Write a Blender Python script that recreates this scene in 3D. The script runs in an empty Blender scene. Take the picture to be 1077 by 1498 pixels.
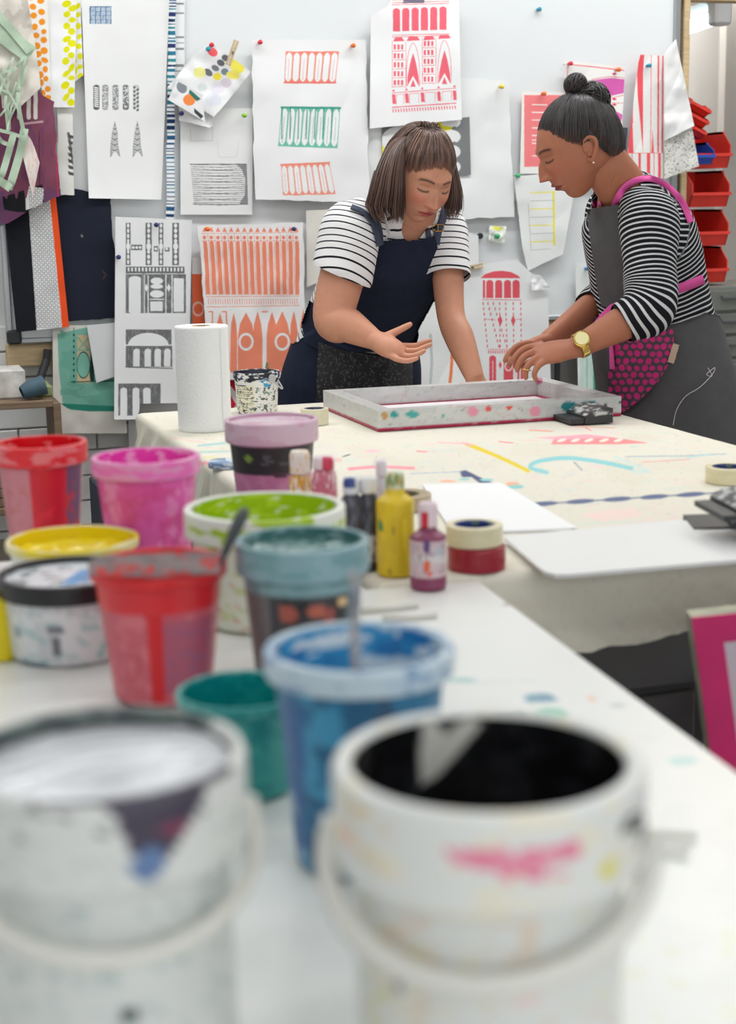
import bpy, math, random
import numpy as np
from mathutils import Vector, Matrix
from mathutils.bvhtree import BVHTree

# ---------------------------------------------------------------- camera, world, lights, exposure
SC = bpy.context.scene
COL = SC.collection
FPX = 2280.0; HEAD = math.radians(18); PIT = math.radians(11.4); ROL = math.radians(1.0)
CAM = np.array([0, 0, 1.353]); T = 0.88; YB = 4.70
_f = np.array([math.sin(HEAD)*math.cos(PIT), math.cos(HEAD)*math.cos(PIT), -math.sin(PIT)])
_r0 = np.array([math.cos(HEAD), -math.sin(HEAD), 0]); _u0 = np.cross(_r0, _f)
_r = _r0*math.cos(ROL)-_u0*math.sin(ROL); _u = _u0*math.cos(ROL)+_r0*math.sin(ROL)
cd = bpy.data.cameras.new('camera'); cam = bpy.data.objects.new('camera', cd); COL.objects.link(cam)
cam.matrix_world = Matrix([[_r[i], _u[i], -_f[i], CAM[i]] for i in range(3)]+[[0, 0, 0, 1]])
cd.sensor_fit = 'VERTICAL'; cd.sensor_height = 36; cd.sensor_width = 36*1077/1498
cd.lens = FPX/1498*36; cd.clip_start = .05
cd.dof.use_dof = True; cd.dof.focus_distance = 3.75; cd.dof.aperture_fstop = 4.4
SC.camera = cam
SC.view_settings.view_transform = 'Standard'; SC.view_settings.look = 'None'
SC.view_settings.gamma = 1; SC.view_settings.use_curve_mapping = False
SC.view_settings.exposure = -0.33
w = bpy.data.worlds.new('world'); SC.world = w; w.use_nodes = True
w.node_tree.nodes['Background'].inputs[0].default_value = (.93, .96, 1, 1)
w.node_tree.nodes['Background'].inputs[1].default_value = .34
def area(name, loc, size, power, col=(.975, .99, 1), rot=(0, 0, 0)):
    l = bpy.data.lights.new(name, 'AREA'); l.shape = 'RECTANGLE'; l.size, l.size_y = size
    l.energy = power; l.color = col
    o = bpy.data.objects.new(name, l); o.location = loc; o.rotation_euler = rot; COL.objects.link(o)
for i, (x, y, s) in enumerate([(-.9, .3, .38), (.9, .3, .38), (2.6, .6, .5), (-.9, 2.3, .5), (.9, 2.1, .28), (2.7, 2.3, .6), (-.2, 3.75, 1.12), (1.5, 3.7, 1.15), (2.9, 3.7, 1.0)]):
    area('ceiling_strip_light', (x, y, 2.98), (1.5, .25), 22*s)
area('front_fill_light', (1.0, -2.0, 1.7), (4.5, 1.8), 52, (.93, .97, 1), (math.radians(90), 0, 0))  # added frontal fill from behind the camera, not a real window
area('back_room_strip_light', (3.3, 6.0, 2.7), (1.4, 1.2), 100)
area('bin_fill_light', (2.7, 4.45, 2.9), (.5, .2), 9)  # small added fill that brightens the red bins, no actual lamp there

# ---------------------------------------------------------------- helpers
def ray(u, v): return _f+_r*(u-538.5)/FPX-_u*(v-749)/FPX
def onz(u, v, z): d = ray(u, v); return CAM+d*(z-CAM[2])/d[2]
def ony(u, v, y): d = ray(u, v); return CAM+d*(y/d[1])
def proj(P):
    d = np.asarray(P)-CAM; z = d@_f
    return 538.5+FPX*(d@_r)/z, 749-FPX*(d@_u)/z
def ppm(P): return FPX/((np.asarray(P)-CAM)@_f)
def lin(c):
    c = np.asarray(c, float)/255.
    return np.where(c <= .04045, c/12.92, ((c+.055)/1.055)**2.4)
def tag(o, label=None, cat=None, group=None, kind=None):
    if label: o['label'] = label
    if cat: o['category'] = cat
    if group: o['group'] = group
    if kind: o['kind'] = kind
    return o
def empty(name, loc, label, cat, group=None, rz=0):
    o = bpy.data.objects.new(name, None); o.empty_display_size = .05
    o.location = tuple(loc); o.rotation_euler = (0, 0, rz); COL.objects.link(o)
    return tag(o, label, cat, group)
_mats = {}
def mat(name, col=None, rough=.5, metal=0, attr=False, bump=0, bscale=200, spec=.5, emit=0, alpha=1, var=0, vscale=20, sss=0, trans=0, stretch=None):
    if name in _mats: return _mats[name]
    m = bpy.data.materials.new(name); m.use_nodes = True; nt = m.node_tree; b = nt.nodes['Principled BSDF']
    b.inputs['Roughness'].default_value = rough; b.inputs['Metallic'].default_value = metal
    b.inputs['Specular IOR Level'].default_value = spec; b.inputs['Alpha'].default_value = alpha
    b.inputs['Transmission Weight'].default_value = trans
    src = None
    if attr:
        a = nt.nodes.new('ShaderNodeAttribute'); a.attribute_name = 'Col'; src = a.outputs['Color']
    else:
        c = nt.nodes.new('ShaderNodeRGB'); c.outputs[0].default_value = (*lin(col), 1); src = c.outputs[0]
    tc = nt.nodes.new('ShaderNodeTexCoord'); co = tc.outputs['Object']
    if stretch:
        mp = nt.nodes.new('ShaderNodeMapping'); mp.inputs['Scale'].default_value = stretch
        nt.links.new(co, mp.inputs[0]); co = mp.outputs[0]
    if var:
        n = nt.nodes.new('ShaderNodeTexNoise'); n.inputs['Scale'].default_value = vscale; n.inputs['Detail'].default_value = 5
        nt.links.new(co, n.inputs['Vector'])
        mr = nt.nodes.new('ShaderNodeMapRange'); mr.inputs[1].default_value = .3; mr.inputs[2].default_value = .7
        mr.inputs[3].default_value = 1-var; mr.inputs[4].default_value = 1+var
        nt.links.new(n.outputs['Fac'], mr.inputs[0])
        mx = nt.nodes.new('ShaderNodeVectorMath'); mx.operation = 'SCALE'
        nt.links.new(src, mx.inputs[0]); nt.links.new(mr.outputs[0], mx.inputs['Scale']); src = mx.outputs[0]
    nt.links.new(src, b.inputs['Base Color'])
    if sss:
        b.inputs['Subsurface Weight'].default_value = sss; b.inputs['Subsurface Radius'].default_value = (.01, .004, .003)
    if emit:
        b.inputs['Emission Color'].default_value = (*lin(col), 1); b.inputs['Emission Strength'].default_value = emit
    if bump:
        n = nt.nodes.new('ShaderNodeTexNoise'); n.inputs['Scale'].default_value = bscale; n.inputs['Detail'].default_value = 4
        nt.links.new(co, n.inputs['Vector'])
        bp = nt.nodes.new('ShaderNodeBump'); bp.inputs['Strength'].default_value = bump; bp.inputs['Distance'].default_value = .002
        nt.links.new(n.outputs['Fac'], bp.inputs['Height']); nt.links.new(bp.outputs[0], b.inputs['Normal'])
    _mats[name] = m; return m
def mesh_obj(name, V, Fc, m, parent=None, cols=None, smooth=True, origin=None):
    V = np.asarray(V, float)
    if parent is not None:
        pl = np.array(parent.location) if parent.parent is None else np.zeros(3)
        base = pl
        pr = parent
        if parent.parent is not None:
            base = np.array(parent.parent.location)+np.array(parent.location); pr = parent
        V = V-base; loc = (0, 0, 0)
    else:
        if origin is None:
            origin = np.array([(V[:, 0].min()+V[:, 0].max())/2, (V[:, 1].min()+V[:, 1].max())/2, V[:, 2].min()])
        V = V-np.asarray(origin); loc = tuple(origin)
    me = bpy.data.meshes.new(name)
    if isinstance(Fc, np.ndarray):
        n, k = Fc.shape
        me.vertices.add(len(V)); me.vertices.foreach_set('co', V.ravel())
        me.loops.add(n*k); me.loops.foreach_set('vertex_index', Fc.ravel().astype(np.int32))
        me.polygons.add(n); me.polygons.foreach_set('loop_start', np.arange(0, n*k, k, dtype=np.int32))
        me.update(calc_edges=True)
    else: me.from_pydata(V.tolist(), [], [list(map(int, q)) for q in Fc])
    me.polygons.foreach_set('use_smooth', [smooth]*len(me.polygons))
    if cols is not None:
        a = me.color_attributes.new('Col', 'FLOAT_COLOR', 'POINT')
        a.data.foreach_set('color', np.c_[cols, np.ones(len(cols))].astype(np.float32).ravel())
    me.materials.append(m); me.update()
    o = bpy.data.objects.new(name, me); o.location = loc; COL.objects.link(o)
    if parent is not None: o.parent = parent
    return o
def gridfaces(nu, nv, wrapu=False):
    i = np.arange(nv-1)[:, None]; j = np.arange(nu if wrapu else nu-1)[None, :]
    j2 = (j+1) % nu
    return np.stack([i*nu+j, i*nu+j2, (i+1)*nu+j2, (i+1)*nu+j], -1).reshape(-1, 4)
class Geo:
    "collects simple shapes into one mesh"
    def __init__(s): s.V = []; s.F = []
    def add(s, V, Fc):
        b = len(s.V); s.V += [tuple(map(float, p)) for p in V]; s.F += [[b+int(i) for i in q] for q in Fc]; return s
    def box(s, c, d, M=None, rz=0, bev=0):
        x, y, z = [k/2 for k in d]
        if bev:
            e = min(bev, x*.9, y*.9, z*.9); V = []
            for sx in (-1, 1):
                for sy in (-1, 1):
                    for sz in (-1, 1):
                        V += [(sx*(x-e), sy*(y-e), sz*z), (sx*(x-e), sy*y, sz*(z-e)), (sx*x, sy*(y-e), sz*(z-e))]
            import itertools
            bmx = __import__('bmesh').new()
            for p in V: bmx.verts.new(p)
            __import__('bmesh').ops.convex_hull(bmx, input=bmx.verts)
            bmx.verts.index_update(); V = [tuple(q.co) for q in bmx.verts]; Fc = [[q.index for q in f.verts] for f in bmx.faces]; bmx.free()
        else:
            V = [(sx*x, sy*y, sz*z) for sx in (-1, 1) for sy in (-1, 1) for sz in (-1, 1)]
            Fc = [(0, 1, 3, 2), (4, 6, 7, 5), (0, 4, 5, 1), (2, 3, 7, 6), (0, 2, 6, 4), (1, 5, 7, 3)]
        V = np.array(V)
        if M is not None: V = V@np.array(M).T
        if rz:
            cz, sz_ = math.cos(rz), math.sin(rz); V = V@np.array([[cz, -sz_, 0], [sz_, cz, 0], [0, 0, 1]]).T
        return s.add(V+np.asarray(c), Fc)
    def tube(s, pts, r, n=8, cap=True):
        V, Fc = tube(pts, r, n, cap); return s.add(V, Fc)
    def obj(s, name, m, parent=None, smooth=False, **k): return mesh_obj(name, s.V, s.F, m, parent, smooth=smooth, **k)
def frames(P, side=None):
    P = np.asarray(P, float); Tn = np.gradient(P, axis=0); Tn /= np.linalg.norm(Tn, axis=1)[:, None]+1e-12
    if side is None:
        a = np.array([0, 0, 1.]) if abs(Tn[0][2]) < .9 else np.array([1., 0, 0]); side = np.cross(Tn[0], a)
        S = np.zeros_like(P); s_ = side
        for i in range(len(P)):
            s_ = s_-Tn[i]*(s_@Tn[i]); s_ /= np.linalg.norm(s_); S[i] = s_
    else:
        side = np.broadcast_to(np.asarray(side, float), P.shape)
        S = side-Tn*(side*Tn).sum(1)[:, None]; S /= np.linalg.norm(S, axis=1)[:, None]
    return Tn, S, np.cross(Tn, S)
def tube(pts, r, n=8, cap=True):
    P = np.asarray(pts, float); r = np.broadcast_to(np.asarray(r, float), (len(P),))
    Tn, S, B = frames(P); a = np.arange(n)*2*math.pi/n
    V = (P[:, None]+r[:, None, None]*(np.cos(a)[None, :, None]*S[:, None]+np.sin(a)[None, :, None]*B[:, None])).reshape(-1, 3)
    Fc = gridfaces(n, len(P), True).tolist()
    if cap: Fc += [list(range(n))[::-1], list(range((len(P)-1)*n, len(P)*n))]
    return V, Fc
def smooth_path(K, n):
    "catmull-rom through rows of K (any width)"
    K = np.asarray(K, float); m = len(K)
    if m < 3:
        t = np.linspace(0, 1, n)[:, None]; return K[0]*(1-t)+K[-1]*t
    E = np.vstack([2*K[0]-K[1], K, 2*K[-1]-K[-2]]); t = np.linspace(0, m-1-1e-9, n); i = t.astype(int); f = (t-i)[:, None]
    a, b, c, d = E[i], E[i+1], E[i+2], E[i+3]
    return .5*(2*b+(c-a)*f+(2*a-5*b+4*c-d)*f**2+(3*b-a-3*c+d)*f**3)
def _h(i, j, s):
    n = (i*374761393+j*668265263+s*1274126177) & 0xffffffff
    n = ((n ^ (n >> 13))*1274126177) & 0xffffffff
    return ((n ^ (n >> 16)) & 0xffff)/65535.
def vnoise(x, y, s=0):
    x = np.asarray(x, float); y = np.asarray(y, float)
    i = np.floor(x).astype(np.int64); j = np.floor(y).astype(np.int64); fx = x-i; fy = y-j
    fx = fx*fx*(3-2*fx); fy = fy*fy*(3-2*fy)
    return (_h(i, j, s)*(1-fx)+_h(i+1, j, s)*fx)*(1-fy)+(_h(i, j+1, s)*(1-fx)+_h(i+1, j+1, s)*fx)*fy
def fbm(x, y, s=0, o=4):
    t = 0; a = .5; n = 0
    for k in range(o): t = t+a*vnoise(np.asarray(x)*2**k, np.asarray(y)*2**k, s+k*17); n += a; a *= .5
    return t/n
class Pt:
    "flat print / paint: ordered marks evaluated at 2D points"
    def __init__(s, base): s.base = lin(base); s.ops = []
    def fn(s, f, col, al=1): s.ops.append((f, lin(col), al)); return s
    def rect(s, a, b, c, d, col, al=1): return s.fn(lambda U, V: (U >= a) & (U <= c) & (V >= b) & (V <= d), col, al)
    def ell(s, x, y, rx, ry, col, rot=0, al=1, ring=0):
        c, q = math.cos(math.radians(rot)), math.sin(math.radians(rot))
        def f(U, V):
            a, b = (U-x)*c+(V-y)*q, -(U-x)*q+(V-y)*c; d = (a/rx)**2+(b/ry)**2
            return (d <= 1) & (d >= (1-ring/min(rx, ry))**2 if ring else True)
        return s.fn(f, col, al)
    def poly(s, P, col, al=1):
        P = np.array(P, float); x0, y0 = P.min(0); x1, y1 = P.max(0)
        def f(U, V):
            out = np.zeros(U.shape, bool); k = np.where((U >= x0) & (U <= x1) & (V >= y0) & (V <= y1))[0]
            if len(k) == 0: return out
            x, y = U[k], V[k]; r = np.zeros(len(k), bool)
            for (ax, ay), (bx, by) in zip(P, np.roll(P, -1, 0)):
                c = (ay > y) != (by > y)
                if ay != by: r ^= c & (x < (bx-ax)*(y-ay)/(by-ay)+ax)
            out[k] = r; return out
        return s.fn(f, col, al)
    def line(s, P, w, col, al=1, curve=False):
        P = smooth_path(P, 6*len(P)) if curve else np.array(P, float)
        x0, y0 = P.min(0)-w; x1, y1 = P.max(0)+w
        def f(U, V):
            out = np.zeros(U.shape, bool); k = np.where((U >= x0) & (U <= x1) & (V >= y0) & (V <= y1))[0]
            if len(k) == 0: return out
            x, y = U[k], V[k]; r = np.zeros(len(k), bool)
            for (ax, ay), (bx, by) in zip(P[:-1], P[1:]):
                L = (bx-ax)**2+(by-ay)**2+1e-9; t = np.clip(((x-ax)*(bx-ax)+(y-ay)*(by-ay))/L, 0, 1)
                r |= (x-ax-t*(bx-ax))**2+(y-ay-t*(by-ay))**2 <= w*w/4
            out[k] = r; return out
        return s.fn(f, col, al)
    def noise(s, th, sx, sy, seed, col, al=1, box=None, o=4):
        def f(U, V):
            r = fbm(U/sx, V/sy, seed, o) > th
            if box: r &= (U >= box[0]) & (U <= box[2]) & (V >= box[1]) & (V <= box[3])
            return r
        return s.fn(f, col, al)
    def __call__(s, U, V, ss=0):
        U = np.asarray(U, float).ravel(); V = np.asarray(V, float).ravel()
        if ss:
            return (s(U-ss, V-ss)+s(U+ss, V-ss)+s(U-ss, V+ss)+s(U+ss, V+ss))/4
        C = np.repeat(s.base[None], len(U), 0)
        for f, col, al in s.ops:
            m = f(U, V)*(al if not callable(al) else al(U, V)); C = C*(1-m[:, None])+col*m[:, None]
        return C
def bil(c, s, t):
    c = np.asarray(c, float)
    return (c[0]*(1-s)*(1-t)+c[1]*s*(1-t)+c[2]*s*t+c[3]*(1-s)*t)
def ony_v(U, Vv, Y):
    d = _f[None]+np.outer((U-538.5)/FPX, _r)-np.outer((Vv-749)/FPX, _u); return CAM+d*(Y/d[:, 1])[:, None]
RNG = random.Random(7)
_lay = [0.0]
def sheet(name, corners, paint, label=None, cat=None, off=.01, dens=1.0, wr=.003, ws=25, seed=1, outline=None, parent=None, m=None, curl=0, flapfn=None, group=None, edge=0, thick=0):
    "a sheet pinned to the board: corners are TL,TR,BR,BL seen from the camera, laid at plane YB-off"
    c = np.array(corners, float)
    nu = max(3, int(max(np.linalg.norm(c[1]-c[0]), np.linalg.norm(c[2]-c[3]))/dens)+1)
    nv = max(3, int(max(np.linalg.norm(c[3]-c[0]), np.linalg.norm(c[2]-c[1]))/dens)+1)
    s, t = np.meshgrid(np.linspace(0, 1, nu), np.linspace(0, 1, nv)); s = s.ravel()[:, None]; t = t.ravel()[:, None]
    P = bil(c, s, t); U, V = P[:, 0].copy(), P[:, 1].copy()
    cols = paint(U, V, ss=dens*.3)
    if edge:
        k = ((s < .5)*2-1)[:, 0]; e = np.minimum(s, 1-s)[:, 0]; U = U+edge*(fbm(V/18, 0*V, seed+5)-.5)*2*np.exp(-e*8)
        e2 = np.minimum(t, 1-t)[:, 0]; V = V+edge*(fbm(P[:, 0]/18, 0*V, seed+6)-.5)*2*np.exp(-e2*8)
    d = off+wr*.62*(fbm(U/ws/1.6, V/ws/1.6, seed, 2)*1.5+.6*np.abs(fbm(U/ws/1.5+V/ws/3, V/ws/5-U/ws/7, seed+3, 2)-.5)*2)
    d = d+curl*((2*s[:, 0]-1)**8+t[:, 0]**10)
    if flapfn: d = d+flapfn(s[:, 0], t[:, 0])
    W = ony_v(U, V, YB-d)
    Fc = gridfaces(nu, nv)
    if outline is not None:
        q = Pt((0, 0, 0)).poly(outline, (255, 255, 255)); cu, cv = P[Fc].mean(1).T
        keep = q(cu, cv)[:, 0] > .5; Fc = Fc[keep]
        used = np.unique(Fc); mp = -np.ones(len(W), int); mp[used] = np.arange(len(used)); Fc = mp[Fc]; W = W[used]; cols = cols[used]
    o = mesh_obj(name, W, Fc, m or M_CLOTH, parent, cols)
    if parent is None: tag(o, label, cat, group)
    return o
M_CLOTH = mat('printed_cloth', attr=True, rough=.85, bump=.15, bscale=600, spec=.2)
M_PAPER = mat('printed_paper', attr=True, rough=.6, spec=.3)
def lathe(name, prof, c, paint, m, parent=None, n=96, dz=.002, sub=True, wob=0, facing=None):
    "revolve profile (r,z) about vertical axis at c; paint gets (degrees from camera-facing side, height mm) "
    Pf = []
    for (a, b) in zip(prof[:-1], prof[1:]):
        k = max(1, int(math.hypot(b[0]-a[0], b[1]-a[1])/dz)) if sub else 1
        for i in range(k): Pf.append((a[0]+(b[0]-a[0])*i/k, a[1]+(b[1]-a[1])*i/k))
    Pf.append(prof[-1]); Pf = np.array(Pf)
    th0 = math.atan2(-c[1], -c[0]) if facing is None else facing
    a = np.arange(n)*2*math.pi/n
    ang = np.degrees((a+math.pi) % (2*math.pi)-math.pi)
    R = Pf[:, 0][:, None]*np.ones(n); Zc = Pf[:, 1][:, None]*np.ones(n)
    if wob: R = R*(1+wob*(fbm(np.cos(a)*2+5, np.sin(a)*2+5, 3)-.5))
    V = np.stack([c[0]+R*np.cos(th0+a), c[1]+R*np.sin(th0+a), c[2]+Zc], -1).reshape(-1, 3)
    Fc = gridfaces(n, len(Pf), True)
    cols = paint(np.broadcast_to(ang, R.shape).ravel(), (Zc*1000).ravel(), R.ravel()*1000) if callable(paint) and not isinstance(paint, Pt) else paint(np.broadcast_to(ang, R.shape).ravel(), (Zc*1000).ravel())
    return mesh_obj(name, V, Fc[:, ::-1].copy(), m, parent, cols)
def solid(col): return Pt(col)
M_PLAST = mat('painted_plastic', attr=True, rough=.35, spec=.5)
M_PAINT = mat('wet_paint', attr=True, rough=.22, spec=.6)
# ---------------------------------------------------------------- setting
M_WALL = mat('white_paint_wall', (226, 227, 225), .8, bump=.3, bscale=60, var=.03, vscale=4)
M_FLOOR = mat('grey_concrete', (150, 147, 143), .7, bump=.4, bscale=30, var=.15, vscale=5)
M_WOOD = mat('pale_timber', (205, 180, 140), .6, bump=.2, var=.14, vscale=9, stretch=(1, 6, 14))
M_WOODD = mat('brown_timber', (128, 106, 84), .7, bump=.2, var=.2, vscale=9, stretch=(1, 6, 14))
M_ALU = mat('brushed_aluminium', (176, 178, 182), .35, metal=.7, bump=.1)
M_STEEL = mat('grey_steel', (120, 124, 124), .4, metal=.6)
M_DARK = mat('dark_plastic', (40, 41, 44), .5)
M_BLACK = mat('black_metal', (26, 26, 28), .45)
def S(name, g, m, **k): return tag(g.obj(name, m, **k), kind='structure')
S('floor', Geo().box((1.2, 2.5, -.05), (8, 9.6, .1)), M_FLOOR)
S('ceiling', Geo().box((1.2, 2.5, 3.1), (8, 9.6, .1)), M_WALL)
S('wall_left', Geo().box((-2.6, 2.5, 1.5), (.1, 9.6, 3.1)), M_WALL)
S('wall_right', Geo().box((4.9, 2.5, 1.5), (.1, 9.6, 3.1)), M_WALL)
S('wall_front', Geo().box((1.2, -2.2, 1.5), (8, .1, 3.1)), M_WALL)
S('wall_far', Geo().box((1.2, 7.1, 1.5), (8, .1, 3.1)), mat('grey_white_wall', (214, 212, 210), .7, var=.03, vscale=3))
XO = ony(991, 200, 4.75)[0]
wb = S('wall_back', Geo().box(((XO-2.55)/2, 4.83, 1.5), (XO+2.55, .08, 3.1)), M_WALL)
S('trim_1', Geo().box((XO+.006, 4.74, 1.05), (.024, .06, 2.1), bev=.003), M_WOOD)
zb = ony(1040, 3, 4.74)[2]
S('trim_2', Geo().box((XO+1.0, 4.74, zb+.05), (2.1, .06, .1), bev=.003), M_WOOD)
S('trim_3', Geo().box((XO+1.0, 5.6, 2.42), (2.1, 1.6, .03)), mat('pale_board', (214, 190, 150), .7))
S('wall_partition', Geo().box((ony(1054, 200, 6.6)[0]+1.0, 6.6, 1.5), (2.0, .06, 3.0)), mat('beige_panel', (205, 200, 196), .6))
brick_me = None
M_BRK = mat('white_painted_brick', (232, 233, 232), .6, bump=.5, bscale=80)
x0 = ony(-40, 520, 4.79)[0]
for r in range(9):
    for k in range(4):
        X = x0+k*.235+(r % 2)*.117; Z = .335+r*.078
        if brick_me is None:
            o = Geo().box((0, 0, 0), (.230, .03, .0735), bev=.003).obj('brick', M_BRK, wb, origin=None)
            brick_me = o.data; o.location = (X-wb.location.x, 4.780-wb.location.y, Z-wb.location.z)
            for v in brick_me.vertices: v.co += Vector(wb.location)
        else:
            o = bpy.data.objects.new('brick', brick_me); COL.objects.link(o); o.parent = wb
            o.location = (X-wb.location.x, 4.780-wb.location.y+RNG.uniform(-.002, .002), Z-wb.location.z)
# whiteboard
zl = ony(40, 498, YB)[2]; xl = ony(2, 300, YB)[0]; xr = ony(986, 200, YB)[0]; ztop = 2.2
wbd = empty('whiteboard', ((xl+xr)/2, YB, zl), 'large white wall board with slim aluminium rim, crowded with pinned prints and sketches', 'whiteboard')
Geo().box(((xl+xr)/2, YB+.008, (zl+ztop)/2), (xr-xl, .016, ztop-zl)).obj('panel', mat('board_enamel', (226, 229, 230), .3, spec=.4), wbd)
for nm, c, d in [('rim', ((xl+xr)/2, YB, zl), (xr-xl+.02, .024, .016)), ('rim', ((xl+xr)/2, YB, ztop), (xr-xl+.02, .024, .016)),
                 ('rim', (xl, YB, (zl+ztop)/2), (.018, .024, ztop-zl)), ('rim', (xr, YB, (zl+ztop)/2), (.022, .024, ztop-zl))]:
    Geo().box(c, d, bev=.003).obj(nm, M_ALU, wbd)
for x in (xl, xr):
    for z in (zl, ztop): Geo().box((x+(.012 if x == xl else -.012), YB-.008, z+(.012 if z == zl else -.012)), (.042, .03, .042), bev=.006).obj('corner_cap', M_DARK, wbd)
p = ony(9, 512, 4.74); q = ony(832, 488, 4.74)-[.0,0,0]
rail = Geo().box(((p[0]+XO-.01)/2, 4.74, zl-.045), (XO-.01-p[0], .06, .066), bev=.004)
tag(rail.obj('timber_rail', M_WOOD), 'long pale timber batten fixed along the wall under the whiteboard', 'batten')
# grey panel leaning under the rail
pa = ony(395, 530, 4.765); pb_ = ony(850, 515, 4.765)
lp = empty('leaning_panelling', ((pa[0]+pb_[0])/2, 4.748, .0), 'dark grey panelled board leaning on the wall under the timber batten', 'panel')
Geo().box(((pa[0]+pb_[0])/2, 4.748, .42), (pb_[0]-pa[0], .018, .80), bev=.003).obj('board', mat('grey_door', (108, 106, 104), .5), lp)
for k in range(5): Geo().box((pa[0]+.1+(pb_[0]-pa[0]-.2)*k/4, 4.735, .42), (.016, .008, .8)).obj('rib', M_DARK, lp)
# ---------------------------------------------------------------- sheets on the board
W_ = (238, 239, 239); CR = (226, 222, 212)
def ladder_stripes(P, x0, y0, x1, y1, n, w, col):
    for k in range(n):
        t = (k+.5)/n; P.line([(x0, y0+(y1-y0)*t), (x1, y0+(y1-y0)*t)], w, col)
    return P
# long drawing paper
P = Pt((236, 236, 235)).rect(131, 9, 163, 35, (58, 108, 150))
for i in range(4):
    for j in range(4):
        x, y = 133+i*7.6, 11+j*6.2
        for k in range(3):
            if (i+j) % 2: P.line([(x, y+k*1.9+.7), (x+6, y+k*1.9+.4)], 1.1, (224, 232, 240))
            else: P.line([(x+k*2+1, y), (x+k*2+1, y+5)], 1.1, (224, 232, 240))
for i, x in enumerate([141, 154, 169, 184, 199]):
    g = [(95, 95, 97), (150, 150, 150), (140, 140, 140), (110, 110, 112), (200, 200, 200)][i]
    P.rect(x-4.5, 127, x+4.5, 158, g).ell(x, 127, 4.5, 3, g).ell(x, 158, 4.5, 3, g)
    if i == 0:
        for k in range(10): P.line([(x-2.5, 128+k*3), (x+2.5, 129+k*3)], 1.8, W_)
    elif i == 4:
        for k in range(6): P.ell(x-2, 128+k*6, 2.2, 1.6, (90, 90, 92), 30).ell(x+2.4, 131+k*6, 2.2, 1.6, (90, 90, 92), -30).ell(x, 129.5+k*6, 1.2, 1.2, W_)
    else: P.noise(.55, 1.6, 1.2, 20+i, (225, 225, 225), box=(x-4, 126, x+4, 159))
for x in (168, 201):
    P.poly([(x, 177), (x+4, 193), (x+5, 212), (x+8, 230), (x, 221), (x-7, 231), (x-6, 210), (x-4, 193)], (150, 150, 150))
    for k in range(11): P.line([(x-5, 184+k*4), (x, 186+k*4+(k % 2)*2), (x+5, 184+k*4)], 1, (232, 232, 232))
sheet('drawing_paper', [(119, -6), (248, -6), (236, 292), (130, 290)], P, 'tall white paper with blue woven square, grey rounded bars and two feather sketches', 'drawing', off=.02, m=M_PAPER, curl=.012, dens=.8)
# orange motif cloth strip
def drops(P, cols, x0, x1, y0, y1, sx, sy, rx, ry, col, seed, rot=10):
    rr = random.Random(seed); y = y0; k = 0
    while y < y1:
        f = (y-y0)/(y1-y0)
        xa, xb = x0[0]+(x0[1]-x0[0])*f, x1[0]+(x1[1]-x1[0])*f
        for i in range(cols):
            x = xa+(xb-xa)*(i+.5)/cols; P.ell(x+rr.uniform(-1, 1), y+(i % 2)*sy/2+rr.uniform(-1.5, 1.5), rx*rr.uniform(.75, 1.1), ry*rr.uniform(.8, 1.15), col, rr.uniform(-30, 30)+rot)
        y += sy
    return P
P = drops(Pt((240, 238, 234)), 2, (38, 61), (68, 75), -4, 160, 14, 14, 5, 4.6, (244, 152, 40), 3)
sheet('cloth_strip', [(39, -6), (70, -6), (75, 156), (64, 150)], P, 'narrow white cloth strip printed with orange drop shapes, upper left', 'fabric', off=.05, wr=.012, dens=.8)
P = Pt((240, 240, 240)); drops(P, 2, (93, 92), (110, 108), 5, 158, 16, 17, 5, 6, (226, 224, 20), 5, 60)
sheet('cloth_strip', [(70, -6), (112, -6), (109, 157), (72, 157)], P, 'folded white cloth with yellow spots along its right edge', 'fabric', off=.042, wr=.012, dens=.8)
P = drops(Pt((236, 236, 236)), 2, (100, 104), (119, 122), 0, 118, 12, 15, 4.4, 5, (224, 222, 22), 9, 30)
sheet('cloth_strip', [(100, -6), (117, -6), (122, 110), (106, 122)], P, 'back layer of yellow spotted white cloth beside tall drawing paper', 'fabric', off=.032, wr=.008, dens=.8)
# navy cloth, stripe cloth
sheet('navy_cloth', [(74, 268), (161, 287), (176, 466), (90, 470)], Pt((34, 38, 52)).ell(120, 345, 1, 1.6, (190, 190, 190)).line([(150, 396), (155, 402), (151, 408)], .8, (120, 90, 70)), 'plain dark navy cloth hanging beside the striped sample', 'fabric', off=.016, wr=.006, ws=40, dens=1.6, edge=2)
P = Pt((26, 27, 34)).poly([(42, 300), (74, 290), (94, 500), (55, 500)], (228, 228, 228)).poly([(72, 280), (84, 280), (104, 490), (92, 490)], (238, 84, 36)).poly([(55, 484), (93, 481), (93, 500), (55, 500)], (224, 222, 220))
def dots(U, V):
    x = (U-42-(V-300)*.065)/3.1; y = V/3.1; a = x-np.floor(x)-.5; b = y-np.floor(y)-.5
    k = (np.floor(x)+np.floor(y)) % 2; d = np.where(k > 0, a+b, a-b)
    return (np.abs(d) < .2) & (a*a+b*b < .22) & (U > 43+(V-300)*.062) & (U < 74+(V-300)*.092) & (V < 480)
P.fn(dots, (40, 40, 44))
sheet('sample_cloth', [(2, 270), (80, 272), (101, 478), (24, 486)], P, 'hanging cloth sample with black, dotted white and orange vertical bands', 'fabric', off=.042, wr=.01, ws=30, dens=.7)
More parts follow.
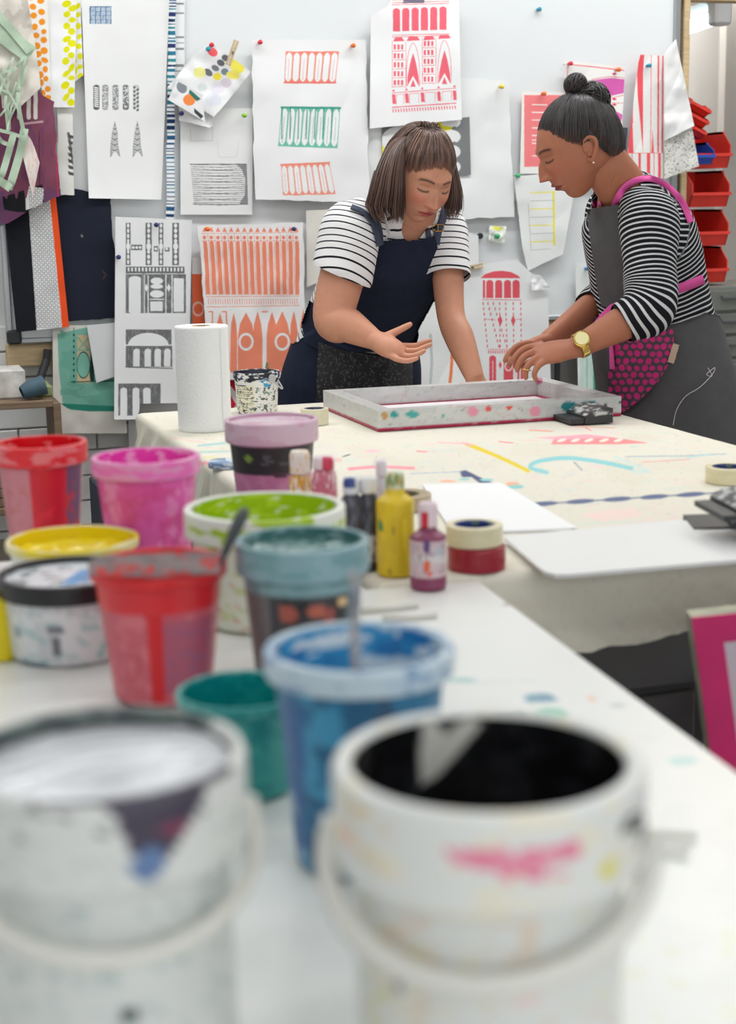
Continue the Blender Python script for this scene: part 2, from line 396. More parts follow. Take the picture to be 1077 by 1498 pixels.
# plum stencil cloth with holes
P = Pt((128, 72, 92)).poly([(-10, 280), (90, 280), (80, 340), (-10, 340)], (104, 70, 104)).noise(.56, 14, 40, 4, (112, 66, 96), .8).line([(82, 150), (83, 210), (84, 292)], 1.6, (200, 50, 90))
for x in (28, 42, 52): P.rect(x-3, 130, x+3, 172, (222, 216, 208)).ell(x, 130, 3, 6, (222, 216, 208)).ell(x, 172, 3, 3, (222, 216, 208))
P.line([(36, 181), (62, 178)], 3, (196, 160, 168)).line([(57, 192), (58, 275)], 1.4, (92, 40, 62))
P.poly([(3, 288), (62, 270), (64, 300), (40, 312), (6, 306)], (30, 30, 36)).poly([(37, 272), (64, 276), (62, 304), (38, 308)], (226, 224, 222)).fn(lambda U, V: dots(U, V) & (V > 272) & (U < 64) & (U > 40), (40, 40, 44))
for x in (9, 24, 38): P.poly([(x-6, 264), (x+6, 264), (x+1, 290), (x-1, 290)], (128, 72, 92))
P.poly([(-10, 331), (60, 325), (66, 336), (-10, 337)], (72, 140, 130)).noise(.5, 3, 2, 8, (50, 110, 104), box=(-10, 327, 70, 340))
sheet('stencil_cloth', [(-12, 60), (78, 140), (88, 286), (-12, 337)], P, 'plum coloured stencil cloth with cut-out windows and teal lower hem', 'fabric', off=.062, wr=.02, ws=30, dens=.8, outline=[(-12, 60), (40, 110), (62, 140), (80, 150), (88, 286), (72, 322), (60, 337), (-12, 340)], edge=3)
P = Pt((224, 216, 206)).noise(.62, 20, 30, 5, (205, 196, 186))
sheet('cream_cloth', [(-10, 0), (40, -4), (62, 130), (10, 240)], P, 'cream cloth hanging behind the sage green mesh', 'fabric', off=.085, wr=.03, ws=20, dens=1.5, outline=[(-10, 0), (26, -4), (42, -4), (60, 128), (30, 156), (-10, 160)])
sheet('cream_cloth', [(24, 190), (44, 196), (58, 238), (48, 288)], Pt((230, 220, 210)).noise(.6, 3, 9, 5, (226, 200, 196)), 'cream cloth corner hanging from the sage green mesh edge', 'fabric', off=.11, wr=.01, dens=1.2, outline=[(35, 190), (46, 205), (60, 238), (48, 290), (15, 272), (20, 240)])
# sage mesh : real ribbons
msh = empty('mesh_cloth', ony(10, 280, YB-.14), 'sage green cut mesh cloth hanging in loose strips at far left', 'fabric')
G = Geo(); M_SAGE = mat('sage_cloth', (176, 196, 172), .7, var=.1, vscale=30)
def ribbon(pts, wd, off, wz=.0012):
    P = smooth_path(pts, max(6, len(pts)*6)); n = len(P); L = []
    d = np.gradient(P, axis=0); d /= np.linalg.norm(d, axis=1)[:, None]; nn = np.c_[-d[:, 1], d[:, 0]]
    V = []
    for s_, o_ in ((-1, 0), (1, 0), (1, wz), (-1, wz)):
        q = P+nn*wd/2*s_; V.append(ony_v(q[:, 0], q[:, 1], YB-off-o_-.004*np.sin(np.arange(n)*.5)))
    V = np.stack(V, 1).reshape(-1, 3); F_ = []
    for i in range(n-1):
        for k in range(4): F_.append((i*4+k, i*4+(k+1) % 4, (i+1)*4+(k+1) % 4, (i+1)*4+k))
    return V, F_
for pts, wd in [([(-6, 40), (20, 62), (46, 80)], 26), ([(-4, 20), (24, 52), (44, 76)], 12), ([(38, 78), (30, 110), (27, 150), (36, 200)], 6), ([(28, 90), (14, 118), (8, 150), (12, 192)], 4),
                ([(20, 84), (8, 110), (-2, 140)], 4), ([(0, 130), (18, 138), (30, 128)], 3), ([(0, 170), (14, 150), (24, 120)], 3), ([(-2, 190), (20, 196), (30, 200)], 5), ([(26, 150), (14, 175), (10, 195)], 3),
                ([(36, 188), (30, 220), (18, 262), (12, 276)], 12), ([(20, 196), (12, 225), (4, 252), (-4, 268)], 10), ([(-6, 196), (4, 208), (16, 212)], 6), ([(-6, 262), (8, 270), (16, 276)], 12), ([(34, 84), (22, 100), (4, 106)], 4), ([(40, 96), (30, 130), (16, 160), (14, 190)], 3), ([(-4, 100), (10, 130), (26, 160), (34, 196)], 2.5), ([(6, 96), (2, 130), (12, 160), (10, 190)], 2.5)]:
    G.add(*ribbon(pts, wd, .125+RNG.uniform(0, .012)))
G.obj('strip', M_SAGE, msh)
P = Pt((228, 226, 220)).line([(100, 195), (108, 240)], 4, (110, 110, 108))
for k in range(7): P.poly([(99, 196+k*9), (108, 199+k*9), (109, 203+k*9), (101, 202+k*9)], (80, 80, 80))
sheet('cotton_scrap', [(84, 150), (106, 150), (108, 285), (86, 285)], P, 'ragged off-white cotton scrap with grey comb marks by plum cloth', 'fabric', off=.03, wr=.01, dens=1, edge=2)
sheet('plain_paper', [(104, 120), (128, 120), (130, 292), (106, 282)], Pt((228, 229, 229)), 'plain white paper strip behind tall drawing paper', 'paper', off=.008, dens=4, wr=.001)
# blue bar ribbon + grey bars
P = Pt((236, 238, 240)); rr = random.Random(2); y = 0
while y < 322:
    hgt = rr.choice([1.5, 2, 3, 4.5, 6]); P.rect(240, y, 275, y+hgt, rr.choice([(40, 88, 132), (44, 122, 150), (44, 60, 110), (52, 140, 150), (30, 60, 100)])); y += hgt+rr.uniform(1.8, 5)
sheet('striped_ribbon', [(246, -6), (257, -6), (255, 322), (243, 320)], P, 'long narrow ribbon with blue and teal bars hanging down the board', 'ribbon', off=.024, wr=.004, dens=.7, edge=1.5)
P = Pt((235, 236, 236))
for y, h_ in [(4, 3), (18, 2.5), (53, 3), (62, 1.5), (70, 3), (94, 4), (103, 2)]: P.rect(250, y, 269, y+h_, (140, 145, 146))
sheet('barred_cloth', [(244, -6), (270, -6), (270, 112), (246, 112)], P, 'white cloth strip with short grey bars behind the blue ribbon', 'fabric', off=.012, wr=.003, dens=.8)
# swatch sheets
P = Pt((236, 236, 236)).ell(311, 76, 8, 6, (236, 96, 104), 35).ell(330, 85, 6, 4.5, (112, 114, 120), 30).ell(323, 92, 6, 4.5, (105, 107, 114), 30).ell(315, 99.5, 6, 4.2, (128, 130, 134), 30).ell(305, 106, 7, 4.5, (118, 120, 126), 40).ell(329, 105, 5.5, 5, (128, 142, 152), 10)
P.ell(318, 112, 6.5, 5.5, (244, 226, 76)).ell(347, 97, 12, 9, (246, 234, 96), 40).ell(341, 110, 10, 6, (244, 232, 110), 10).ell(292, 106, 9, 8, (240, 236, 150)).ell(331, 121, 8, 7, (222, 208, 218)).ell(296, 128, 7, 6, (216, 224, 220)).ell(318, 130, 10, 7, (232, 226, 234)).ell(312, 146, 12, 10, (226, 228, 236))
sheet('colour_swatch_sheet', [(304, 58), (369, 106), (314, 172), (243, 126)], P, 'tilted crumpled swatch sheet with yellow, grey and red dabs under a peg', 'swatch sheet', off=.04, wr=.02, ws=18, dens=.8, outline=[(310, 60), (332, 66), (367, 105), (340, 140), (313, 171), (295, 166), (262, 136), (244, 128), (262, 108), (284, 80)])
P = Pt((232, 232, 232)).ell(266, 128, 7, 9, (138, 144, 150), -30).ell(277, 146, 9, 8.5, (240, 140, 74)).poly([(278, 131), (294, 145), (288, 148), (276, 136)], (52, 122, 106)).poly([(284, 158), (298, 170), (294, 174), (284, 164)], (70, 72, 74))
sheet('swatch_scrap', [(258, 118), (296, 138), (300, 178), (246, 146)], P, 'small scrap with orange dab and green corner on the tilted swatch sheet', 'swatch', off=.068, wr=.006, ws=10, dens=.8)
sheet('plain_paper', [(262, 150), (310, 160), (312, 188), (262, 176)], Pt((230, 230, 230)), 'curled white paper tip below the orange dab swatch', 'paper', off=.026, wr=.01, ws=14, dens=1.5, curl=.012, outline=[(262, 150), (312, 160), (312, 184), (300, 189), (275, 184), (262, 176)])
P = Pt((235, 235, 234))
for k in range(21): P.line([(279+k*.25, 241+k*2.9), (320, 242+k*2.85+(k*7 % 3)-1), (352+6*math.sin(k/20*3.1), 241+k*2.9)], .9, (105, 105, 106))
P.poly([(344, 239), (361, 240), (363, 299), (350, 299), (358, 285), (359, 262), (354, 248)], (140, 140, 142)).line([(278, 240), (360, 240)], .8, (90, 90, 90)).line([(282, 298), (363, 299)], .8, (90, 90, 90))
P.line([(279, 190), (279, 206), (311, 206), (311, 184)], .7, (190, 190, 192)).line([(318, 206), (320, 230), (346, 230), (350, 205)], .6, (208, 208, 210))
sheet('sketch_paper', [(264, 160), (370, 158), (369, 314), (264, 314)], P, 'white paper with a pencil drawing of fine horizontal lines in a box', 'drawing', off=.015, wr=.002, m=M_PAPER, dens=.75)
# tea towel with three prints
def arches(P, q, n, col, col2, w=1.1, up=True):
    (x0, y0), (x1, y1), (x2, y2), (x3, y3) = q
    def m(s, t): return ((x0*(1-s)+x1*s)*(1-t)+(x3*(1-s)+x2*s)*t, (y0*(1-s)+y1*s)*(1-t)+(y3*(1-s)+y2*s)*t)
    P.poly(q, col)
    P.fn(lambda U, V: Pt((0, 0, 0)).poly(q, (255, 255, 255))(U, V)[:, 0] > .5, col, .0)
    for k in range(n):
        a, b = (k+.1)/n, (k+.9)/n; L = [m(a, .14), m(a, .86)]; top = [m(a+(b-a)*t, .14-.10*math.sin(math.pi*t)) for t in np.linspace(0, 1, 8)]
        bot = [m(b-(b-a)*t, .86+.10*math.sin(math.pi*t)) for t in np.linspace(0, 1, 8)]
        P.poly(top+bot, (238, 238, 238)); c = (a+b)/2
        if k % 2 == 0 or col2: P.line([m(c, .25), m(c, .8 if k % 2 else .9)], .9, col2 or col, .6)
    return P
P = Pt((238, 238, 238))
arches(P, [(418, 75), (496, 75), (491, 122), (416, 121)], 7, (240, 138, 118), None)
P.line([(416, 121), (491, 121)], 2.4, (232, 120, 112))
arches(P, [(412, 156), (498, 157), (494, 217), (407, 214)], 8, (112, 190, 168), (60, 150, 132))
P.line([(412, 157), (498, 158)], 3, (60, 158, 138))
for k in range(7): P.line([(413+k*12.2, 158), (412+k*12, 203)], 1.5, (50, 146, 128))
arches(P, [(411, 241), (482, 238), (491, 284), (414, 286)], 8, (242, 152, 132), None)
P.line([(411, 241), (482, 238)], 2.4, (240, 140, 120))
sheet('tea_towel', [(368, 57), (535, 58), (541, 297), (373, 291)], P, 'white tea towel printed with coral, green and coral rows of arches', 'tea towel', off=.03, wr=.012, ws=40, dens=.75, edge=2)
# red tower towel
R1 = (238, 106, 122); P = Pt((240, 240, 240))
for k in range(6):
    x = 575+k*13.6; y = 12-k*.5; P.rect(x, y+4, x+10.5, 46-k*.5, R1).ell(x+5.2, y+4, 5.2, 4, R1)
for y in (3, 6, -1, 50.5, 53): P.line([(574, y+1), (657, y-1)], 1, R1)
P.rect(590, -8, 621, 3, (120, 118, 140)).line([(589, 4), (620, 3.5)], 1.6, (120, 100, 110))
for (x, y, wd) in [(575, 61, 17), (595, 60, 20), (619, 59, 18), (641, 57, 19)]:
    P.poly([(x, y), (x+3, y-6), (x+wd-4, y-6.5), (x+wd, y-1)], R1)
for bx, by in [(576, 64), (620, 59)]:
    for r in range(5):
        for c in range(3): P.rect(bx+c*5.4, by+r*13+1, bx+c*5.4+3.3, by+r*13+8.5, R1)
        P.line([(bx-1, by+r*13+11), (bx+16, by+r*13+10.5)], .9, R1)
    P.line([(bx-2, by-3), (bx-2, by+64)], .8, R1).line([(bx+18, by-3), (bx+18, by+64)], .8, R1)
for cx, b in [(604.5, 125), (650.5, 121)]:
    P.line([(cx-10, b), (cx-9, b-32), (cx-5, b-54), (cx, b-62), (cx+5, b-54), (cx+9, b-32), (cx+10, b)], .8, R1, curve=True)
    P.poly([(cx, b-48), (cx+4, b-34), (cx+8, b-14), (cx+9, b+2), (cx, b-14), (cx-9, b+2), (cx-8, b-14), (cx-4, b-34)], R1).poly([(cx, b-9), (cx+4, b+2), (cx-4, b+2)], R1)
for k, x in enumerate([574, 593, 616, 640, 663]): P.poly([(x-.5, 138-k*1.4), (x+4.5, 138-k*1.4), (x+5.5, 152-k*1.4), (x+.5, 152-k*1.4)], R1).poly([(x-.5, 134-k*1.6), (x+2, 130-k*1.6), (x+4, 134-k*1.6)], R1)
for x0_, x1_ in [(580, 591), (599, 613), (622, 637), (647, 661)]: P.line([(x0_, 153-(x0_-575)*.07), (x0_, 139-(x0_-575)*.07), (x1_, 138-(x0_-575)*.07), (x1_, 152-(x0_-575)*.07)], .9, (240, 150, 160))
P.line([(574, 136), (667, 129)], 1, R1).line([(574, 157), (667, 151)], 1.6, R1)
for k in range(24): P.line([(575+k*3.95, 160-k*.22), (575.6+k*3.95, 164-k*.24)], 1.7, R1)
sheet('tea_towel', [(543, -6), (671, -6), (676, 175), (541, 188)], P, 'white tea towel with large red tower of arches and small windows', 'tea towel', off=.045, wr=.012, ws=40, dens=.7, outline=[(576, -6), (671, -6), (673, 60), (677, 108), (676, 175), (541, 188), (540, 60), (541, 22), (556, 16), (568, 8)])
P = Pt((126, 128, 130)).poly([(559, 205), (586, 205), (586, 262), (559, 262)], (238, 232, 80)).poly([(636, 172), (660, 172), (662, 262), (636, 262)], (232, 222, 60))
P.ell(600, 205, 42, 24, (232, 232, 232)).ell(575, 195, 14, 8, (232, 232, 232), -30)
for k in range(4): P.ell(660, 178+k*22, 14, 10, (232, 232, 232)).ell(650, 189+k*22, 14, 5, (228, 220, 60)).ell(665, 189+k*22, 4, 4, (126, 128, 130))
sheet('leaf_print', [(559, 186), (687, 171), (689, 256), (560, 264)], P, 'grey and yellow print of overlapping white petals behind the first woman', 'print', off=.03, wr=.003, dens=.8)
sheet('white_cloth', [(536, 186), (566, 184), (570, 300), (540, 305)], Pt((228, 229, 228)), 'white cloth showing left of the grey and yellow print', 'fabric', off=.018, wr=.01, dens=2)
sheet('white_cloth', [(672, 113), (744, 119), (753, 318), (640, 322)], Pt((234, 235, 235)), 'large plain white cloth pinned with one yellow pin', 'fabric', off=.02, wr=.014, ws=45, dens=1.2, edge=2)
sheet('paint_scrap', [(716, 330), (741, 331), (738, 357), (715, 352)], Pt((232, 234, 226)).ell(728, 334, 8, 3, (236, 232, 110), 10).ell(727, 346, 4, 4, (120, 200, 160)), 'tiny crumpled scrap with yellow and green dabs', 'paper scrap', off=.014, wr=.012, ws=6, dens=.8)
sheet('tracing_paper', [(658, 330), (700, 345), (702, 470), (660, 480)], Pt((228, 229, 229)), 'thin white tracing sheet beside the first woman\'s upper arm', 'paper', off=.01, wr=.008, dens=2)
P = Pt((236, 237, 236)).line([(630, 490), (632, 530), (629, 572)], 4, (196, 202, 204)).line([(662, 515), (660, 545), (656, 575)], 4.5, (238, 128, 72), curve=True)
sheet('line_print_cloth', [(580, 400), (690, 382), (700, 590), (570, 590)], P, 'white cloth with one grey and one orange stroke behind bare forearm', 'fabric', off=.024, wr=.02, ws=40, dens=1.1, edge=3)
R2 = (228, 92, 104); P = Pt((234, 235, 235)).poly([(703, 407), (710, 401), (722, 397), (735, 396), (748, 398), (758, 403), (762, 407)], R2)
for k, x in enumerate([707, 711.5, 724.5, 737.5, 750]):
    if k == 0: P.rect(706.5, 410, 710, 436, R2)
    else: P.rect(x, 414, x+10.5, 436, R2).ell(x+5.2, 414, 5.2, 4.5, R2)
P.line([(706, 438), (763, 439)], 1, R2)
for k, (xa, xb) in enumerate([(707, 714), (714, 732), (722, 744), (731, 732), (740, 742), (751, 752), (762, 763)]):
    for j in range(9):
        t = j/9; P.ell(xa+(xb-xa)*t, 444+j*7.8, .9, 2.6, R2)
for x in (732, 751): P.poly([(x, 460), (x+3.4, 469), (x, 478), (x-3.4, 469)], R2)
P.line([(709, 467), (725, 468)], .8, R2).line([(756, 467), (762, 467)], .8, R2)
for k in range(14): P.line([(715+k*3.3, 513), (715+k*3.3, 516.5)], 1.6, R2)
P.line([(714, 511), (762, 511)], .8, R2).rect(716, 524, 726, 560, R2).rect(720.7, 522, 721.6, 560, W_).ell(721, 524, 5, 4, R2).poly([(732, 528), (734.5, 534), (732, 540), (729.5, 534)], R2)
P.rect(737, 524, 751, 560, R2).ell(744, 524, 7, 5, R2).ell(744, 536, 5.5, 7, W_, ring=1.4).rect(757, 534, 760, 560, R2).rect(762, 534, 766, 560, R2)
sheet('tower_print', [(668, 384), (800, 378), (806, 560), (690, 580)], P, 'white cloth printed with a red domed tower between the two women', 'print', off=.032, wr=.014, ws=45, dens=.7, outline=[(668, 400), (690, 390), (755, 378), (778, 400), (804, 430), (806, 560), (690, 580), (672, 500)])
P = Pt((234, 235, 234)).line([(776, 282), (812, 281)], 2, (240, 232, 120)).line([(810, 281), (811, 358)], 3.2, (238, 228, 90))
for k in range(6): P.line([(776, 294+k*12), (811, 293+k*12)], 2 if k % 2 else 1.2, (238, 230, 130) if k % 2 else (190, 196, 190))
P.line([(773, 298), (777, 366), (806, 364)], .8, (180, 182, 182))
sheet('comb_sketch', [(752, 258), (846, 250), (824, 372), (764, 400)], P, 'thin paper with pale yellow comb shape pinned by a green pin', 'drawing', off=.028, wr=.01, ws=30, dens=.85, outline=[(752, 258), (850, 240), (850, 370), (824, 372), (825, 398), (774, 404), (764, 360)])
sheet('plain_paper', [(777, 401), (790, 402), (807, 423), (778, 425)], Pt((240, 240, 240)), 'small curled white paper corner left of the grey apron', 'paper', off=.05, wr=.01, ws=6, dens=1.2)
P = Pt((238, 237, 232)).rect(767, 139, 860, 244, (244, 132, 134))
for k in range(6): P.line([(779, 153+k*11.3), (800+k*4, 153.4+k*11.3)], 1.5, (250, 236, 234))
P.line([(779, 205), (786, 205)], 1.4, (250, 236, 234)).line([(779, 228), (788, 228)], 1.4, (250, 236, 234))
sheet('pink_print', [(764, 134), (862, 136), (860, 255), (761, 254)], P, 'pink print with thin white lines in a white margin behind the dark-haired woman', 'print', off=.02, wr=.002, m=M_PAPER, dens=.8)
P = Pt((238, 235, 232)).line([(830, 94), (870, 98), (913, 103)], 1.4, (232, 70, 92)).line([(832, 92), (828, 130)], 1, (232, 90, 100))
MG = (216, 100, 178)
P.poly([(862, 118), (892, 114), (914, 116), (913, 136), (896, 140), (880, 136), (866, 130)], MG).poly([(884, 165), (897, 160), (911, 168), (909, 178), (880, 178)], MG).poly([(880, 182), (908, 184), (906, 215), (880, 212)], (200, 84, 160)).poly([(880, 232), (900, 226), (904, 262), (880, 262)], (222, 130, 190))
for x, y in [(899, 108), (899, 145), (899, 153)]: P.poly([(x-4, y), (x, y-2), (x+4, y), (x, y+2)], (226, 60, 100))
P.line([(866, 116), (892, 112), (914, 114)], .9, R2).line([(880, 134), (897, 143), (913, 139)], .9, R2).line([(880, 150), (912, 151)], .8, R2).line([(880, 180), (909, 181)], .8, R2)
sheet('diamond_print_cloth', [(827, 89), (915, 97), (906, 262), (830, 262)], P, 'white cloth with magenta shapes and small red diamonds behind the hair bun', 'fabric', off=.03, wr=.01, dens=.7)
sheet('grey_cloth', [(909, 186), (919, 187), (914, 240), (902, 252)], Pt((78, 80, 88)), 'narrow dark grey cloth between the magenta and striped cloths', 'fabric', off=.036, wr=.008, dens=1.5)
R3 = (240, 90, 98); P = Pt((236, 234, 231)).poly([(937, 80), (943, 80), (941, 105), (941, 150), (941, 225), (937, 180), (933, 140), (932, 110), (934, 92)], R3).poly([(923, 130), (926, 190), (927, 225), (919, 225), (920, 170)], R3)
P.line([(953, 80), (952, 225)], 1, R3).line([(963.5, 81), (963, 222)], 2.4, R3).line([(970, 82), (969, 222)], 2, R3).line([(930, 84), (925, 130), (926, 180)], 1, R3).poly([(955, 190), (957, 225), (953, 225)], R3)
P.rect(900, 223.5, 980, 262, (234, 232, 230)).line([(900, 224), (975, 224)], .8, R3)
for x, wd in [(918, 3), (925, 1), (936, 3.5), (949, 5), (957, 1), (965, 4)]: P.rect(x-wd/2, 224, x+wd/2, 262, R3)
sheet('striped_towel', [(935, 79), (973, 82), (971, 262), (915, 252)], P, 'white towel with irregular red vertical stripes above the striped shirt', 'tea towel', off=.04, wr=.01, ws=25, dens=.7, outline=[(934, 79), (974, 82), (974, 262), (914, 252), (919, 180), (924, 110)])
sheet('white_cloth', [(972, 78), (989, 57), (1016, 184), (972, 206)], Pt((236, 236, 235)), 'white cloth flap folded over from the board\'s right edge', 'fabric', off=.06, wr=.02, ws=16, dens=1.2)
P = Pt((222, 221, 214)).noise(.66, 1.6, 1.1, 31, (90, 90, 90))
sheet('speckled_cloth', [(972, 203), (1012, 183), (1023, 243), (972, 262)], P, 'white cloth with fine black speckles hanging at the board\'s right edge', 'fabric', off=.05, wr=.012, ws=20, dens=.8, outline=[(972, 203), (1014, 180), (1023, 243), (983, 277), (960, 262)])
P = Pt((232, 235, 233)).rect(873, 400, 883, 440, (120, 190, 170), .7)
for x0_, x1_, c in [(848, 856, (200, 222, 212)), (862, 870, (196, 220, 210)), (868, 876, (76, 158, 138)), (878, 884, (88, 164, 146)), (889, 896, (110, 180, 160)), (857, 861, (170, 206, 194))]: P.rect(x0_, 512, x1_, 575, c).ell((x0_+x1_)/2, 512, (x1_-x0_)/2, 4, c)
sheet('teal_print_cloth', [(842, 384), (892, 386), (900, 578), (846, 572)], P, 'white cloth with teal columns behind the grey apron', 'fabric', off=.03, wr=.01, ws=30, dens=.9)
# orange towel
O1 = (240, 142, 112); P = Pt((238, 236, 235))
for k in range(15):
    x = 300+k*9.6; xb = 305+k*9.3
    P.poly([(x-3.5, 339), (x-1, 334), (x, 331.5), (x+1, 334), (x+3.5, 339)], O1).ell(x, 347.5, 2.6, 2.9, O1)
    P.poly([(x-3, 355), (x+3, 355), (xb+3.4, 431), (xb-3, 431)], O1).ell(x, 355, 3, 2.4, O1)
    if k < 14: P.line([(x+4.8, 343), (xb+4.9, 431)], .8, O1)
P.line([(296, 341.5), (436, 340)], .8, O1).line([(296, 352.3), (438, 352)], .8, O1).line([(303, 434), (438, 433)], 1, O1).line([(303, 449), (438, 447)], 1, O1)
for k in range(38): P.line([(305+k*3.5, 437), (305.6+k*3.5, 445)], 1, O1)
for cx, wd, top in [(322, 6, 457), (342, 5, 457), (360, 12, 457), (377, 7, 455), (398, 8, 456), (413, 11, 455), (430, 6, 454), (444, 6, 452)]:
    P.poly([(cx-wd, 545), (cx-wd, 492), (cx-wd*.75, 474), (cx, top), (cx+wd*.75, 474), (cx+wd, 492), (cx+wd, 545)], O1)
P.line([(306, 456), (311, 456), (311, 474)], 2, O1).line([(325, 456), (331, 456), (336, 540)], 2, O1).line([(384, 456), (391, 456)], 2, O1)
for cx in (360, 413): P.ell(cx, 500, 11, 13, W_, ring=3)
sheet('arcade_print_towel', [(290, 330), (444, 325), (448, 552), (307, 556)], P, 'white towel printed with orange arcade and pointed windows', 'tea towel', off=.04, wr=.014, ws=32, dens=.7, edge=2)
sheet('orange_print', [(281, 376), (300, 376), (304, 500), (282, 500)], Pt((236, 110, 72)).rect(280, 370, 305, 401, (228, 226, 224)).ell(290, 452, 9, 11, (240, 190, 176), ring=2.6), 'orange print edge with pale ring behind the arcade towel', 'print', off=.022, dens=.9)
# tall sheet of pencil facades
G1 = (112, 112, 114); P = Pt((236, 236, 236))
for x0_, x1_ in [(184, 191), (213, 222), (232, 239), (252, 262)]:
    P.rect(x0_, 326, x1_, 388, G1)
    c = (x0_+x1_)/2
    for k in range(8): P.ell(c, 330+k*7.6, (x1_-x0_)*.24+(k == 4)*1.2, 3.3+(k == 4)*2, W_)
P.rect(192, 358, 208, 366, G1).rect(225, 360, 231, 368, G1).rect(241, 362, 248, 368, G1)
for x in (195, 200, 205, 228, 244): P.ell(x, 362 if x < 210 else 364, 2, 2, W_)
P.rect(184, 390, 270, 400, G1)
for k in range(16): P.rect(187+k*5.2, 391.5, 189.4+k*5.2, 397, W_)
P.rect(184, 401, 272, 458, G1).noise(.58, 2, 5, 51, (146, 146, 148), .6, box=(184, 401, 272, 458)).rect(188.5, 408, 206, 456, W_).ell(197.5, 408, 8.8, 4, W_).ell(197.5, 456, 8.8, 3, W_).rect(254, 407, 269, 456, W_).rect(251, 402, 252.5, 458, W_).rect(242, 402, 243.5, 458, W_).rect(211, 402, 212, 458, W_).rect(216, 403, 217.5, 458, W_)
P.poly([(211, 421), (214, 415), (217, 421), (214, 427)], W_).poly([(244, 421), (247, 415), (250, 421), (247, 427)], W_)
P.ell(229.5, 411, 9, 5, W_).ell(229.5, 419, 9, 3.5, W_).ell(229.5, 430, 10, 5.5, W_).rect(219, 437, 240, 438.6, W_).rect(220, 441, 238, 455, W_).rect(183, 459, 273, 463, W_).rect(208, 400, 211, 458, (150, 150, 150))
P.rect(184, 482, 251, 504, G1).noise(.58, 2, 5, 52, (150, 150, 152), .6, box=(184, 482, 251, 504)).ell(217, 506, 30, 19, W_).rect(183, 504, 252, 506, W_).rect(184, 506, 252, 537, G1).noise(.58, 2, 5, 53, (150, 150, 152), .6, box=(184, 506, 252, 537))
for x in (200, 216.5, 231, 245): P.rect(x-5, 514, x+4.5, 536, W_).ell(x, 514, 4.7, 4, W_)
P.line([(184, 537), (252, 539)], 1.4, (90, 90, 92)).rect(173, 561, 235, 608, G1).noise(.58, 2, 5, 54, (150, 150, 152), .6, box=(173, 561, 235, 608))
for x, wd in [(181, 5), (199, 5), (215, 5.5)]: P.rect(x-wd, 571, x+wd, 612, W_).ell(x, 571, wd, 4, W_)
P.fn(lambda U, V: (V > 600) & (U > 212) | (V > 609), W_)
sheet('facade_drawings', [(169, 317), (281, 322), (275, 612), (167, 614)], P, 'long white paper with four dark pencil drawings of arches and facades', 'drawing', off=.05, wr=.003, m=M_PAPER, dens=.7, curl=.01, outline=[(160, 310), (290, 310), (290, 590), (206, 590), (200, 616), (172, 614), (160, 612)])
P = Pt((214, 210, 202)).poly([(84, 488), (168, 470), (170, 596), (140, 602), (104, 600), (92, 592), (86, 540)], (120, 176, 158)).noise(.58, 22, 14, 3, (104, 164, 146), .8, box=(88, 480, 168, 595)).poly([(88, 590), (168, 594), (168, 602), (130, 602), (100, 598)], (44, 130, 112))
P.poly([(113, 490), (130, 490), (133, 560), (113, 560)], (198, 178, 144)).line([(108, 480), (108, 558)], 2, (104, 164, 146)).ell(122, 534, 10, 20, (120, 176, 158)).ell(122, 534, 10, 20, (40, 72, 66), ring=1)
P.line([(114, 494), (130, 512), (114, 512), (130, 494)], 2.4, (124, 170, 150)).poly([(131, 545), (134, 500), (136, 500), (138, 558), (132, 558)], (30, 60, 54))
for k in range(9): P.ell(108, 490+k*8.6, 1.2, 2, (24, 60, 54))
P.line([(104, 559), (168, 557)], 1.6, (34, 84, 74))
sheet('stencil_sheet', [(77, 476), (176, 476), (186, 634), (78, 634)], P, 'brownish sheet with green painted stencil hanging under the navy cloth', 'stencil', off=.028, wr=.01, dens=.8)
sheet('plain_paper', [(127, 476), (168, 472), (168, 551), (141, 560)], Pt((218, 219, 220)), 'blank white paper strip overlapping the green stencil sheet', 'paper', off=.045, wr=.003, dens=3)
sheet('beige_card', [(448, 308), (496, 306), (500, 400), (449, 420)], Pt((224, 220, 212)).ell(478, 328, 4.5, 4.5, (60, 40, 34)).ell(478, 329, 3, 3, (224, 150, 90)).ell(475.5, 324, 1.4, 1.8, (60, 40, 34)).ell(480.5, 324, 1.4, 1.8, (60, 40, 34)), 'beige card with a tiny dark animal sticker by the striped sleeve', 'card', off=.03, wr=.006, dens=1)
sheet('hazard_cloth', [(328, 556), (350, 556), (350, 600), (330, 600)], Pt((226, 214, 212)).poly([(330, 556), (348, 556), (346, 575)], (200, 40, 66)).poly([(332, 570), (346, 592), (340, 600), (332, 600)], (200, 40, 66)), 'red and white patterned cloth behind the kitchen roll', 'fabric', off=.02, wr=.004, dens=1)
sheet('plain_paper', [(186, 560), (300, 560), (300, 700), (190, 700)], Pt((206, 205, 204)), 'grey white paper low on the wall behind the kitchen roll', 'paper', off=-.02, wr=.003, dens=4)
